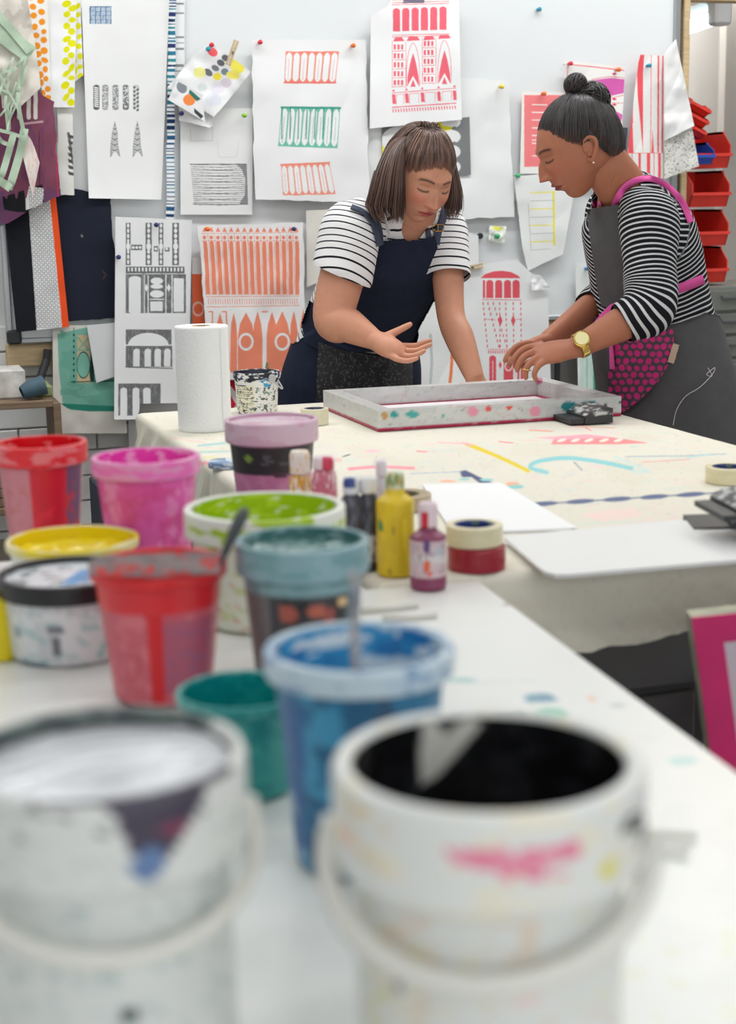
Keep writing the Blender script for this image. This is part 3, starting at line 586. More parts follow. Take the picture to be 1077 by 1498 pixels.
# pins
def pin(u, v, off, col, label, tilt=0):
    p = ony(u, v, YB-off); m = mat('pin_%d_%d_%d' % col, col, .3)
    o = empty('push_pin', p, label, 'push pin', 'push pins on the whiteboard')
    Vv, Ff = tube([p+[0, .012, 0], p+[0, .006, 0], p+[0, .004, 0], p+[0, -.006, 0], p+[0, -.010, 0], p+[0, -.0135, 0]], [.004, .004, .006, .0062, .007, .003], 12)
    Geo().add(Vv, Ff).obj('head', m, o, smooth=True)
    Vv, Ff = tube([p+[0, off, 0], p+[0, .012, 0]], .0008, 6); Geo().add(Vv, Ff).obj('needle', M_STEEL, o)
RD, OR, BL, GN, YL, NV = (222, 50, 66), (242, 116, 36), (30, 150, 176), (60, 190, 120), (236, 206, 40), (44, 50, 110)
for a in [(309, 66, .07, RD, 'red push pin at top of the tilted swatch sheet'), (304, 72, .07, BL, 'blue push pin beside the red one on the tilted swatch sheet'), (265, 166, .05, NV, 'navy push pin left of the fine-line sketch paper'),
          (357, 169, .04, (150, 206, 50), 'lime push pin at upper right of the fine-line sketch'), (380, 62, .05, RD, 'red push pin at top left corner of three-arch tea towel'), (516, 67, .05, OR, 'orange push pin at top right of three-arch tea towel'),
          (733, 127, .05, YL, 'yellow push pin on the large plain white cloth'), (788, 14, .01, BL, 'lone blue push pin high on bare board'), (795, 137, .04, OR, 'orange push pin on top edge of the pink print'),
          (834, 93, .05, RD, 'red push pin at left corner of diamond print cloth'), (904, 102, .05, OR, 'orange push pin at right corner of diamond print cloth'), (949, 96, .06, BL, 'teal push pin on the red striped towel'),
          (757, 257, .04, GN, 'green push pin below the pink print'), (727, 345, .03, GN, 'green push pin through the tiny crumpled scrap'), (228, 329, .07, NV, 'navy push pin at top of the facade drawings'), (173, 376, .07, NV, 'navy push pin at left edge of the facade drawings'),
          (303, 335, .07, OR, 'orange push pin at left corner of the arcade towel'), (429, 335, .07, NV, 'navy push pin at right corner of the arcade towel'), (859, 393, .05, (40, 130, 190), 'blue push pin on teal print cloth by grey apron')]: pin(*a)
p = ony(702, 345, YB-.004); Vv, Ff = tube([p, p+[0, -.008, 0], p+[0, -.01, 0]], [.009, .009, .007], 20)
tag(Geo().add(Vv, Ff).obj('magnet', M_DARK), 'small round black magnet between the two women', 'magnet')
def peg(c, ang, label):
    o = empty('clothes_peg', c, label, 'clothes peg', 'wooden clothes pegs on the board'); ca, sa = math.cos(ang), math.sin(ang); r = np.array([ca, 0, sa]); 
    Mx = np.array([[ca, 0, -sa], [0, 1, 0], [sa, 0, ca]])
    for s_ in (-1, 1): Geo().box(c+np.array([-sa, 0, ca])*.0045*s_, (.075, .008, .006), M=Mx, bev=.001).obj('jaw', M_WOOD, o)
    Vv, Ff = tube([c+[0, -.006, 0], c+[0, .006, 0]], .004, 8); Geo().add(Vv, Ff).obj('spring', M_STEEL, o)
peg(ony(691, 391, YB-.05), math.radians(8), 'small wooden clothes peg above the red domed tower')
peg(ony(340, 77, YB-.08), math.radians(68), 'wooden clothes peg on the tilted swatch sheet')
# left shelf and clutter behind
xs = ony(74, 590, 4.5)[0]; za = ony(40, 592, 4.44)[2]; xc = xs-.5
sh = empty('storage_shelf', (xc, 4.53, 0), 'brown wooden shelf rack at far left below the whiteboard', 'shelf')
for z in (za, za-.3, za-.62): Geo().box((xc, 4.53, z), (1.0, .2, .02), bev=.002).obj('shelf_board', M_WOODD, sh)
for x in (xc-.51, xs+.01): Geo().box((x, 4.53, za/2), (.02, .2, za)).obj('side_panel', M_WOODD, sh)
for k in range(6):
    tag(Geo().box((xc+.1+RNG.uniform(-.02, .02), 4.53, za-.288+.012+k*.027), (.7, .17, .024), bev=.002).obj('wooden_board', M_WOODD), ['lowest', 'second from the bottom', 'third from the bottom', 'fourth from the bottom', 'fifth from the bottom', 'topmost'][k]+' brown board in the pile on the left shelf', 'board', 'boards stacked on the left shelf')
zt = za+.0102
for k, (u, w_, h_, c, lb) in enumerate([(62, .05, .035, (132, 140, 96), 'olive pile of papers on the left shelf top'), (10, .1, .085, (206, 202, 196), 'crumpled pale paper parcel on the left shelf top')]):
    tag(Geo().box((ony(u, 580, 4.56)[0], 4.56, zt+h_/2), (w_, .12, h_), bev=.006).obj('paper_bundle', mat('bundle%d' % k, c, .8, bump=.5, bscale=40, var=.3, vscale=20)), lb, 'paper')
p0, p1 = ony(68, 526, 4.68), ony(56, 562, 4.66)
tag(Geo().tube([p0+[.005, 0, .03], p0, p1], .012, 10).obj('bracket_strut', M_DARK), 'dark grey bracket strut slanting below the timber batten', 'bracket')
p0, p1 = ony(32, 575, 4.46), ony(64, 563, 4.47)
V_, F_ = tube(smooth_path([p0, (p0+p1)/2+[0, 0, .002], p1], 8), [.018, .022, .024, .026, .026, .026, .028, .028], 14, cap=False)
V2, F2 = tube(smooth_path([p1, (p0+p1)/2], 4), [.028, .024, .02, .012], 14)
tag(Geo().add(V_, F_).add(V2, F2).obj('fabric_tube', mat('slate_cloth', (70, 96, 110), .7), smooth=True), 'slate blue rolled sleeve lying on the left shelf', 'roll')
for k, (u, v, Yb, c, sz, lb) in enumerate([(131, 740, 4.2, (120, 96, 70), (.12, .2, .42), 'brown cardboard box on the floor left of the printing table'), (152, 690, 3.9, (44, 50, 64), (.05, .2, .66), 'dark navy portfolio standing behind the pink tub'), (60, 690, 4.15, (70, 62, 54), (.4, .3, .45), 'dark wooden crate on the floor before the left shelf')]):
    p = ony(u, v, Yb); tag(Geo().box((p[0], Yb, sz[2]/2), sz, bev=.005).obj('storage_box', mat('sbox%d' % k, c, .7)), lb, 'box')
# ---------------------------------------------------------------- right side: drawers, bins, lamp
M_RED = mat('red_bin_plastic', (240, 66, 54), .4, var=.06, vscale=12); M_BLUE = mat('blue_bin_plastic', (52, 92, 200), .4)
yc = 5.05; pc = ony(1040, 419, yc-.15); zc = pc[2]
dr = empty('drawer_cabinet', (pc[0]+.16, yc, 0), 'grey metal multi-drawer cabinet at the right edge under the red bins', 'cabinet')
cx = pc[0]+.22
Geo().box((cx, yc+.01, zc/2), (.66, .34, zc), bev=.003).obj('carcass', mat('cabinet_steel', (134, 136, 130), .5, metal=.2), dr)
for r in range(11):
    for c in range(2):
        x = cx-.16+c*.32; z = zc-.05-r*.082
        if z < .05: break
        d = Geo().box((x, yc-.168, z), (.3, .02, .072), bev=.003).obj('drawer', mat('drawer_steel', (122, 124, 118), .45, metal=.3), dr)
        h_ = Geo().box((x, yc-.185, z+.012), (.07, .014, .012), bev=.002).obj('handle', M_STEEL)
        h_.parent = d; h_.location = Vector(h_.location)-Vector(dr.location)
def bin_(c, w, dp, h, m, label, rz=0, tilt=None, grp='stacked storage bins', inner=None):
    "stacking bin: back wall, two sides with cut fronts, floor, low front lip"
    e = empty('storage_bin', c, label, 'storage bin', grp); t = .004
    prof = [(-dp/2+.02, 0), (dp/2, 0), (dp/2, h), (-dp/2+.055, h), (-dp/2, h*.62), (-dp/2, h*.36)]
    def tr(P): 
        P = np.array(P, float)
        if tilt: a = tilt; P = P@np.array([[math.cos(a), 0, math.sin(a)], [0, 1, 0], [-math.sin(a), 0, math.cos(a)]])
        a = rz; return P@np.array([[math.cos(a), math.sin(a), 0], [-math.sin(a), math.cos(a), 0], [0, 0, 1]])+np.asarray(c)
    for s_ in (-1, 1):
        V = [(s_*w/2, y, z) for y, z in prof]+[(s_*(w/2-t), y, z) for y, z in prof]; n = len(prof)
        Fc = [list(range(n)), list(range(n, 2*n))[::-1]]+[[i, (i+1) % n, n+(i+1) % n, n+i] for i in range(n)]
        Geo().add(tr(V), Fc).obj('side_wall', m, e)
        g = Geo(); V = [(s_*(w/2+.004), y, z) for y in (-dp/2+.05, dp/2) for z in (h-.008, h)]+[(s_*(w/2-t), y, z) for y in (-dp/2+.05, dp/2) for z in (h-.008, h)]
        g.add(tr(V), [(0, 1, 3, 2), (4, 6, 7, 5), (0, 4, 5, 1), (2, 3, 7, 6), (0, 2, 6, 4), (1, 5, 7, 3)]).obj('top_rim', m, e)
    bx = [(sx, sy, sz) for sx in (-1, 1) for sy in (-1, 1) for sz in (-1, 1)]; bf = [(0, 1, 3, 2), (4, 6, 7, 5), (0, 4, 5, 1), (2, 3, 7, 6), (0, 2, 6, 4), (1, 5, 7, 3)]
    def b(cc, d, nm, mm=m): Geo().add(tr([(cc[0]+q[0]*d[0]/2, cc[1]+q[1]*d[1]/2, cc[2]+q[2]*d[2]/2) for q in bx]), bf).obj(nm, mm, e)
    b((0, dp/2-t/2, h/2), (w, t, h), 'back_wall'); b((0, .01, t/2), (w-.002, dp-.03, t), 'floor_panel')
    V = [(-w/2, -dp/2+.02, 0), (w/2, -dp/2+.02, 0), (w/2, -dp/2, h*.36), (-w/2, -dp/2, h*.36)]; V += [(x, y+t, z) for x, y, z in V]
    Geo().add(tr(V), [(0, 1, 2, 3), (7, 6, 5, 4), (0, 4, 5, 1), (3, 2, 6, 7), (0, 3, 7, 4), (1, 5, 6, 2)]).obj('front_lip', m, e)
    b((0, -dp/2-.004, h*.36), (w*1.02, .012, .01), 'lip_edge')
    return e
def junk(c, rx, ry, n, col, label, seed):
    rr = random.Random(seed); g = Geo()
    for k in range(n):
        q = np.array(c)+[rr.uniform(-rx, rx), rr.uniform(-ry, ry), rr.uniform(0, .02)]; d = np.array([rr.uniform(-1, 1), rr.uniform(-1, 1), rr.uniform(-.3, .4)])*.018
        g.tube([q-d, q, q+d+[0, 0, .004]], .003, 5)
    tag(g.obj('fittings_heap', mat('fit%d' % seed, col, .4, metal=.5)), label, 'hardware', kind='stuff')
px = FPX/((ony(1035, 300, yc-.1)-CAM)@_f); bw = 62/px; bh = 56/px*.93
xb_ = ony(1040, 300, yc-.12)[0]
zbin = [ony(1040, v, yc-.12)[2] for v in (415, 361, 304, 247)]
nm = ['lowest', 'second from the bottom', 'third from the bottom', 'topmost large']
for k in range(4):
    bin_((xb_, yc, zbin[k]+.003), bw, .24, bh*(1 if k < 3 else 1.0), M_RED, 'red plastic storage bin, %s in the stack on the drawer cabinet' % nm[k])
    if k < 3: junk((xb_, yc-.04, zbin[k]+.016), bw*.34, .05, 30, (120, 116, 110), 'metal fittings inside the %s red bin' % nm[k], 60+k)
ptop = zbin[3]
pb = ony(1032, 221, yc-.15); bin_((pb[0], yc-.07, ptop+.016), bw*.60, .13, bh*.60, M_BLUE, 'small blue plastic storage bin inside the topmost red bin', grp='small storage bins')
for k, (u, v) in enumerate([(1019, 193), (1023, 177), (1027, 161)]):
    p = ony(u, v, yc-.1); bin_((p[0], yc-.02+k*.003, p[2]-.005), bw*.56, .13, .045, M_RED, 'small red bin tipped sideways, %s of three above the blue bin' % ['lowest', 'middle', 'topmost'][k], tilt=-math.radians(25), grp='small tipped red bins')
# fluorescent lamp
e0, e1 = ony(1042, 28, 5.3), ony(990, 46, 6.1)
lt = empty('strip_lamp', e0, 'lit white fluorescent strip lamp in the back room at top right', 'lamp')
Geo().tube([e0, e1], .026, 12).obj('tube', mat('lamp_glow', (225, 250, 255), .5, emit=6), lt)
Geo().box((e0[0]+.02, e0[1]-.02, e0[2]+.03), (.07, .07, .11), bev=.01).obj('end_cap', mat('lamp_white', (215, 217, 220), .4), lt)
e2 = e0+np.array([0, 0, .065]); e3 = e1+np.array([0, 0, .065]); Geo().tube([e2, e3], .03, 4).obj('batten', mat('lamp_white', (215, 217, 220), .4), lt)
# ---------------------------------------------------------------- tables
def pxcols(V, paint, ss=.4):
    U_, V_ = proj(V); return paint(U_, V_, ss=ss)
def dbox(c, d, res, M=None):
    "box with gridded faces"
    V = []; Fc = []
    for ax in range(3):
        a, b = [k for k in range(3) if k != ax]
        na, nb = max(2, int(d[a]/res)+1), max(2, int(d[b]/res)+1)
        for s_ in (-1, 1):
            A, B = np.meshgrid(np.linspace(-.5, .5, na)*d[a], np.linspace(-.5, .5, nb)*d[b]); q = np.zeros((na*nb, 3))
            q[:, a] = A.ravel(); q[:, b] = B.ravel(); q[:, ax] = s_*d[ax]/2
            base = sum(len(k) for k in V); g = gridfaces(na, nb)
            flip = (s_ > 0) == (ax == 1)
            Fc.append((g[:, ::-1] if flip else g)+base); V.append(q)
    V = np.vstack(V); 
    if M is not None: V = V@np.array(M).T
    return V+np.asarray(c), np.vstack(Fc)
xL = onz(205, 602, T)[0]; xR = onz(920, 610, T)[0]; yF = onz(740, 838, T)[1]+.01; yK = onz(470, 589, T)[1]
zC = T
tb = empty('printing_table', ((xL+xR)/2, (yF+yK)/2, 0), 'large printing table covered in cream paint-stained cloth', 'table')
P = Pt((226, 221, 206)).noise(.6, 60, 20, 3, (222, 216, 199), .6)
rr = random.Random(4)
for k in range(95):
    x = rr.uniform(260, 1077); y = rr.uniform(612, 800); c = rr.choice([(236, 170, 178), (160, 205, 205), (238, 190, 170), (180, 196, 210), (214, 222, 160), (210, 180, 200)])
    P.ell(x, y, rr.uniform(2, 16), rr.uniform(.5, 1.6), c, rr.uniform(-12, 6), al=rr.uniform(.1, .32))
P.noise(.7, 30, 5, 9, (236, 206, 204), .3, box=(290, 610, 1080, 720)).noise(.72, 30, 4, 12, (196, 218, 214), .3, box=(290, 640, 1080, 740)).noise(.76, 6, 1.5, 14, (150, 160, 180), .3)
P.line([(683, 650), (705, 658), (740, 673), (773, 689)], 5.5, (228, 204, 68), curve=True).line([(676, 648), (690, 651)], 3, (240, 180, 180))
P.line([(640, 647), (676, 649)], 2.2, (244, 196, 196))
P.line([(800, 691), (776, 684), (788, 675), (830, 670), (880, 676), (924, 685)], 6, (150, 206, 208), curve=True).line([(840, 676), (852, 688)], 1.4, (110, 130, 150)).line([(900, 668), (950, 690), (925, 690)], 3, (190, 222, 222), .7)
P.poly([(806, 650), (812, 640), (860, 636), (905, 641), (950, 648), (900, 650)], (240, 150, 150)).poly([(780, 640), (860, 635), (900, 640), (812, 643)], (240, 176, 190), .8)
for x in (822, 842, 862, 884, 905): P.ell(x, 644, 7, 2.2, (240, 226, 214), -15)
P.line([(775, 629), (808, 631)], 2, (240, 170, 150)).line([(850, 622), (865, 630)], 1.2, (236, 130, 120)).line([(840, 624), (900, 626)], 1, (240, 150, 140))
P.line([(511, 686), (535, 684), (560, 683), (605, 685)], 4.5, (240, 160, 170), curve=True).ell(545, 660, 12, 2.5, (240, 200, 204)).line([(610, 660), (625, 661)], 1.5, (236, 120, 130)).line([(730, 646), (750, 648)], 1.4, (236, 130, 140))
P.poly([(672, 689), (682, 688), (700, 697), (722, 707), (702, 707), (690, 698), (676, 698)], (88, 96, 130)).line([(600, 693), (676, 690)], 1.2, (170, 185, 200)).ell(712, 702, 10, 2, (150, 205, 205)).ell(655, 704, 12, 1.6, (240, 180, 150)).ell(670, 709, 10, 1.2, (240, 180, 150)).ell(750, 708, 10, 3, (236, 180, 150)).ell(755, 712, 12, 3, (150, 205, 200)).ell(680, 701, 8, 1.5, (140, 200, 200))
P.line([(502, 668), (508, 666), (512, 665)], 1.6, (90, 90, 96)).line([(545, 682), (552, 667)], 0.8, (140, 140, 140), .6)
for k in range(7):
    x = 795+k*54; y = 737-k*3.4; P.ell(x, y, 22, 3.4, (96, 106, 140), -4).line([(x-27, y+1.6), (x+27, y-1.7)], 2, (110, 120, 150))
P.poly([(850, 752), (925, 742), (940, 755), (880, 764)], (240, 214, 206), .8).line([(850, 766), (940, 762)], 3, (206, 224, 214), .6).noise(.55, 9, 3, 15, (240, 210, 208), .5, box=(860, 738, 1000, 770))
P.line([(915, 668), (1000, 667), (1062, 664)], 1.2, (150, 175, 195)).line([(940, 676), (1010, 672)], 1, (236, 150, 150)).line([(1005, 670), (1040, 664)], 3, (180, 214, 214), .6)
P.line([(290, 652), (330, 648)], 3, (150, 200, 204), .8).line([(284, 662), (335, 660)], 3, (170, 206, 196), .8).line([(288, 678), (340, 676)], 5, (238, 150, 160), .8).line([(300, 668), (330, 672)], 2, (226, 214, 120), .8).line([(250, 640), (300, 648)], 2, (238, 180, 180), .5)
P.rect(460, 670, 500, 676, (236, 150, 150), .4)
res = .0032; ov = .115; rc = .014
sx = np.r_[np.linspace(-ov, 0, 24)[:-1], np.arange(0, xR-xL, res), np.linspace(xR-xL, xR-xL+ov, 24)]
sy = np.r_[np.linspace(-ov, 0, 24)[:-1], np.arange(0, yK-yF, res), np.linspace(yK-yF, yK-yF+ov, 16)]
A, B = np.meshgrid(sx, sy); A = A.ravel(); B = B.ravel()
def fold(s_, L):
    o = np.maximum(np.maximum(-s_, s_-L), 0); th = np.clip(o/rc, 0, math.pi/2); rest = np.maximum(o-rc*math.pi/2, 0)
    return np.clip(s_, 0, L)+np.sign(s_-L/2)*rc*np.sin(th), rc*(1-np.cos(th))+rest, rest
X_, dx, r1 = fold(A, xR-xL); Y_, dy, r2 = fold(B, yK-yF); dz = np.maximum(dx, dy)
hang = np.maximum(r1, r2)
wv = (fbm((A+B)*14, A*0+1, 6)-.5)*.05*np.clip(hang/.08, 0, 1)
VV = np.stack([xL+X_-np.where(r1 > 0, wv*np.sign(-A), 0)*1., yF+Y_-np.where(r2 > 0, np.abs(wv)*np.sign(-B)*-1, 0)*-1*1., zC-dz+.0006*(fbm(A*40, B*40, 3)-.5)+np.where(hang > 0, (fbm(A*9, B*9, 2)-.5)*.02*np.clip(hang/.08, 0, 1), 0)], -1)
gf = gridfaces(len(sx), len(sy))
mesh_obj('table_cloth', VV, gf, mat('cream_cotton', attr=True, rough=.8, bump=.12, bscale=250, spec=.15), tb, pxcols(VV, P, .5))
Geo().box(((xL+xR)/2, (yF+yK)/2, zC-.022), (xR-xL-.004, yK-yF-.004, .036)).obj('tabletop', M_WOOD, tb)
for x in (xL+.06, xR-.06):
    for y in (yF+.08, yK-.08): Geo().box((x, y, (zC-.04)/2), (.05, .05, zC-.04), bev=.003).obj('leg', M_BLACK, tb)
for x in (xL+.06, xR-.06): Geo().box((x, (yF+yK)/2, zC-.075), (.04, yK-yF-.2, .06)).obj('side_rail', M_BLACK, tb)
# crates and plan chest under the table
uc = empty('under_table_chest', (xL+.4, yF+.72, 0), 'dark grey plan chest standing under the printing table', 'cabinet')
Geo().box((xL+.4, yF+.72, .36), (.56, .7, .72), bev=.004).obj('carcass', mat('chest_grey', (112, 112, 114), .6, var=.1, vscale=6), uc)
for k in range(5): Geo().box((xL+.4, yF+.362, .09+k*.135), (.5, .02, .12), bev=.003).obj('drawer', mat('chest_drawer', (124, 124, 126), .5), uc)
tag(Geo().box((xR-.26, yF+.2, .52), (.08, .22, .16), bev=.01).box((xR-.26, yF+.2, .22), (.05, .05, .44)).box((xR-.26, yF+.2, .01), (.08, .2, .02)).obj('clamp_stand', M_BLACK), 'black metal stand under the right side of the printing table', 'stand')
# white table
wA = onz(699, 850, T); wB = onz(1077, 1130, T); dr_ = (wB-wA); dr_ /= np.linalg.norm(dr_)
wB = wA+dr_*2.1; pl = np.array([-(-dr_[1]), -dr_[0], 0]); pl = np.array([dr_[1], -dr_[0], 0]); pl = pl if pl[0] < 0 else -pl
Wd_ = 1.5
wt = empty('white_table', (wA+wB)/2+pl*Wd_/2-[0, 0, T], 'long white laminate table in the foreground crowded with paint pots', 'table')
P = Pt((233, 234, 231)).noise(.63, 90, 60, 5, (228, 229, 226), .6)
P.poly([(767, 1016), (805, 1014), (815, 1026), (772, 1029)], (112, 160, 180)).poly([(720, 1040), (770, 1038), (775, 1050), (730, 1052)], (60, 110, 150)).ell(806, 1044, 26, 9, (120, 200, 176)).ell(866, 1022, 6, 4, (240, 190, 160)).ell(1000, 1113, 20, 7, (190, 222, 220)).ell(677, 996, 22, 5, (170, 208, 204)).ell(904, 1032, 12, 3, (200, 204, 202)).ell(742, 884, 4, 2, (120, 90, 100))
P.noise(.68, 26, 16, 22, (226, 230, 190), .6, box=(900, 1360, 1077, 1498)).ell(1003, 1020, 4, 2, (200, 200, 200)).line([(640, 1000), (780, 996)], 3, (222, 224, 222)).ell(500, 1060, 40, 12, (226, 230, 230))
nu_, nv_ = 300, 420; s_, t_ = np.meshgrid(np.linspace(0, 1, nu_), np.linspace(0, 1, nv_)); s_ = s_.ravel()[:, None]; t_ = t_.ravel()[:, None]
VV = wA+pl*Wd_*s_+dr_*2.1*t_
cc = pxcols(VV, P, .8)
mesh_obj('tabletop', VV, gridfaces(nu_, nv_)[:, ::-1].copy(), mat('white_laminate', attr=True, rough=.3, spec=.45), wt, cc)
c4 = [wA, wB, wB+pl*Wd_, wA+pl*Wd_]
Geo().add([p-[0, 0, .0008] for p in c4]+[p-[0, 0, .026] for p in c4], [(0, 1, 2, 3), (7, 6, 5, 4)]+[(i, i+4, (i+1) % 4+4, (i+1) % 4) for i in range(4)]).obj('edge_band', mat('edge_white', (214, 212, 206), .5), wt)
ex_ = xL-.035; kx = lambda X: (wA+pl*((wA[0]-X)/-pl[0])*1.0)
pA = kx(ex_); pB = wA+pl*Wd_; ln = -dr_*.30
lf = [pA, pA+ln, pB+ln, pB]
Geo().add([p for p in lf]+[p-[0, 0, .026] for p in lf], [(0, 1, 2, 3), (7, 6, 5, 4)]+[(i, i+4, (i+1) % 4+4, (i+1) % 4) for i in range(4)]).obj('end_leaf', mat('laminate_leaf', (232, 233, 230), .3), wt)
for p in c4:
    m_ = (wA+wB)/2+pl*Wd_/2; q = p+(m_-p)*.1; Geo().tube([(q[0], q[1], 0), (q[0], q[1], T-.028)], .022, 12).obj('leg', M_STEEL, wt)
# papers on the cream table
def flatpaper(name, px, z, th, col, label, m=None, rad=0):
    C4 = [onz(u, v, z) for u, v in px]; n = len(C4)
    return tag(Geo().add(C4+[p-[0, 0, th] for p in C4], [list(range(n)), list(range(n, 2*n))[::-1]]+[(i, i+n, (i+1) % n+n, (i+1) % n) for i in range(n)]).obj(name, m or mat('white_sheet_paper', (238, 238, 238), .6)), label, 'paper')
for k in range(2): flatpaper('paper_sheet', [(618+k*4, 708+k), (733-k*3, 706+k), (845-k*8, 772+k*3), (700, 778+k*2), (662, 778), (640, 745)], zC+.0035-k*.0014, .001, 0, ['top white paper sheet behind the stacked tape rolls', 'under white paper sheet slightly offset behind the stacked tape rolls'][k])
crn = [(738, 786), (1100, 752), (1180, 810), (830, 840), (812, 840), (797, 836), (786, 828), (752, 798)]
flatpaper('card_sheet', crn, zC+.010, .005, 0, 'white card sheet with rounded corner at the cream table\'s front edge', mat('white_card', (226, 226, 225), .5))
flatpaper('card_sheet', [(u+3, v-2) for u, v in crn], zC+.0045, .003, 0, 'lower white card under the rounded card sheet, cream table front', mat('white_card', (226, 226, 225), .5))
# silkscreen frame
zt_ = zC+.0015; hF = .042; w_ = .036
a_ = onz(473, 572, zC+hF); b_ = onz(547, 600, zC+hF); c_ = onz(918, 583, zC+hF); d_ = onz(797, 553, zC+hF)
fx0, fx1 = (a_[0]+b_[0])/2, (c_[0]+d_[0])/2; 
fr = empty('printing_screen', ((fx0+fx1)/2, (a_[1]+b_[1])/2, zC), 'aluminium silk screen frame splashed with paint on the cream table', 'screen frame')
P = Pt((200, 201, 199)).noise(.55, 30, 6, 3, (214, 214, 211), .5).noise(.72, 12, 3, 6, (160, 180, 172), .5).noise(.74, 9, 3, 8, (206, 160, 165), .5).noise(.78, 4, 3, 10, (110, 120, 126), .6)
P.ell(577, 607, 6, 5, (50, 150, 150)).ell(603, 606, 10, 5, (70, 164, 160)).ell(648, 608, 3, 3, (110, 180, 176)).ell(692, 602, 8, 7, (228, 150, 170)).ell(715, 598, 5, 4, (220, 90, 90)).poly([(739, 594), (750, 594), (745, 602)], (222, 80, 60)).ell(783, 602, 8, 8, (230, 150, 170)).ell(833, 595, 12, 8, (30, 128, 132)).ell(863, 592, 12, 6, (30, 128, 132)).ell(563, 608, 5, 6, (190, 150, 90)).ell(886, 594, 2, 5, (80, 70, 80)).ell(908, 589, 2, 2, (50, 50, 60)).ell(789, 556, 5, 6, (190, 90, 130))
Pin = Pt((190, 196, 194)).noise(.6, 8, 4, 13, (170, 150, 150), .6)
ys = [(b_[1]+c_[1])/2, (a_[1]+d_[1])/2]
def bar(c, d):
    V, Fc = dbox(c, d, .004); cl = pxcols(V, P, .3); low = np.clip((zC+.006+.004*fbm(V[:, 0]*60, V[:, 1]*60, 5)-V[:, 2])/.002, 0, 1)[:, None]
    cl = cl*(1-low)+lin((170, 20, 70))*low
    mesh_obj('frame_bar', V, Fc, mat('painted_aluminium', attr=True, rough=.4, metal=.25, bump=.2, bscale=120), fr, cl, smooth=False)
bar(((fx0+fx1)/2, ys[0]+w_/2, zt_+hF/2), (fx1-fx0, w_, hF)); bar(((fx0+fx1)/2, ys[1]-w_/2, zt_+hF/2), (fx1-fx0, w_, hF))
bar((fx0+w_/2, (ys[0]+ys[1])/2, zt_+hF/2), (w_, ys[1]-ys[0]-2*w_, hF)); bar((fx1-w_/2, (ys[0]+ys[1])/2, zt_+hF/2), (w_, ys[1]-ys[0]-2*w_, hF))
V, Fc = dbox(((fx0+fx1)/2, (ys[0]+ys[1])/2, zt_+.004), (fx1-fx0-2*w_, ys[1]-ys[0]-2*w_, .002), .004)
ed = np.minimum.reduce([V[:, 0]-(fx0+w_), (fx1-w_)-V[:, 0], V[:, 1]-(ys[0]+w_), (ys[1]-w_)-V[:, 1]]); k_ = np.clip((.008+.010*fbm(V[:, 0]*40, V[:, 1]*40, 2)-ed)/.003, 0, 1)[:, None]
mesh_obj('screen_mesh', V, Fc, mat('mesh_white', attr=True, rough=.35), fr, lin((236, 232, 234))*(1-k_)+lin((186, 24, 84))*k_, smooth=False)
# squeegees
def squeegee(pl_, ang, L, label, splash=False, blade_c=(46, 48, 50), s=1):
    o = empty('squeegee', pl_, label, 'squeegee', None); ca, sa = math.cos(ang), math.sin(ang); R = np.array([[ca, -sa, 0], [sa, ca, 0], [0, 0, 1]])
    z0 = .003
    pr = [(-.006, z0), (.055, z0), (.058, .012), (.05, .03), (.02, .034), (.004, .024), (-.006, .02)]
    pr = [(a*s, b*s) for a, b in pr]; n = len(pr); V = [(x, a, b) for x in (-L/2, L/2) for a, b in pr]; V = np.array(V)@R.T+np.asarray(pl_)
    Fc = [list(range(n))[::-1], list(range(n, 2*n))]+[(i, (i+1) % n, n+(i+1) % n, n+i) for i in range(n)]
    if splash:
        V, Fc = dbox((0, 0, 0), (L, .06*s, .03*s), .003); k = V[:, 1]/(.06*s)+.5; V[:, 2] = (V[:, 2]/(.03*s)+.5)*.034*s*np.clip(.45+1.3*k-.9*k*k, .3, 1)
        W = V@R.T+np.asarray(pl_)+[0, 0, z0]; q = Pt((48, 48, 50)).noise(.5, 8, 3, 5, (196, 198, 196)).noise(.6, 5, 2, 8, (60, 60, 62)); cl = pxcols(W, q, .3)
        cl[V[:, 2] < .016*s] = lin((44, 44, 46)); mesh_obj('handle', W, Fc, mat('splashed_handle', attr=True, rough=.4), o, cl, smooth=False)
    else: Geo().add(V, Fc).obj('handle', mat('squeegee_handle', (62, 66, 66), .45), o)
    bl = [(-.06, .004), (-.004, .004), (-.004, .014), (-.06, .013)]; V = np.array([(x, a*s, b*s) for x in (-L/2+.004, L/2-.004) for a, b in bl])@R.T+np.asarray(pl_)
    Geo().add(V, [(3, 2, 1, 0), (4, 5, 6, 7)]+[(i, (i+1) % 4, 4+(i+1) % 4, 4+i) for i in range(4)]).obj('blade', mat('blade_%d' % blade_c[0], blade_c, .5), o)
    return o
squeegee(onz(862, 617, zC), math.radians(-92), .10, 'black squeegee smeared with silver paint by the screen\'s near right corner', True, s=1.05)
squeegee(onz(1066, 774, zC), math.radians(-110), .10, 'dark green-grey squeegee at the right edge of the cream table', s=.95)
squeegee(onz(1086, 752, zC+.040), math.radians(-100), .12, 'black splashed squeegee lying on top of the grey squeegee', True, s=.8)
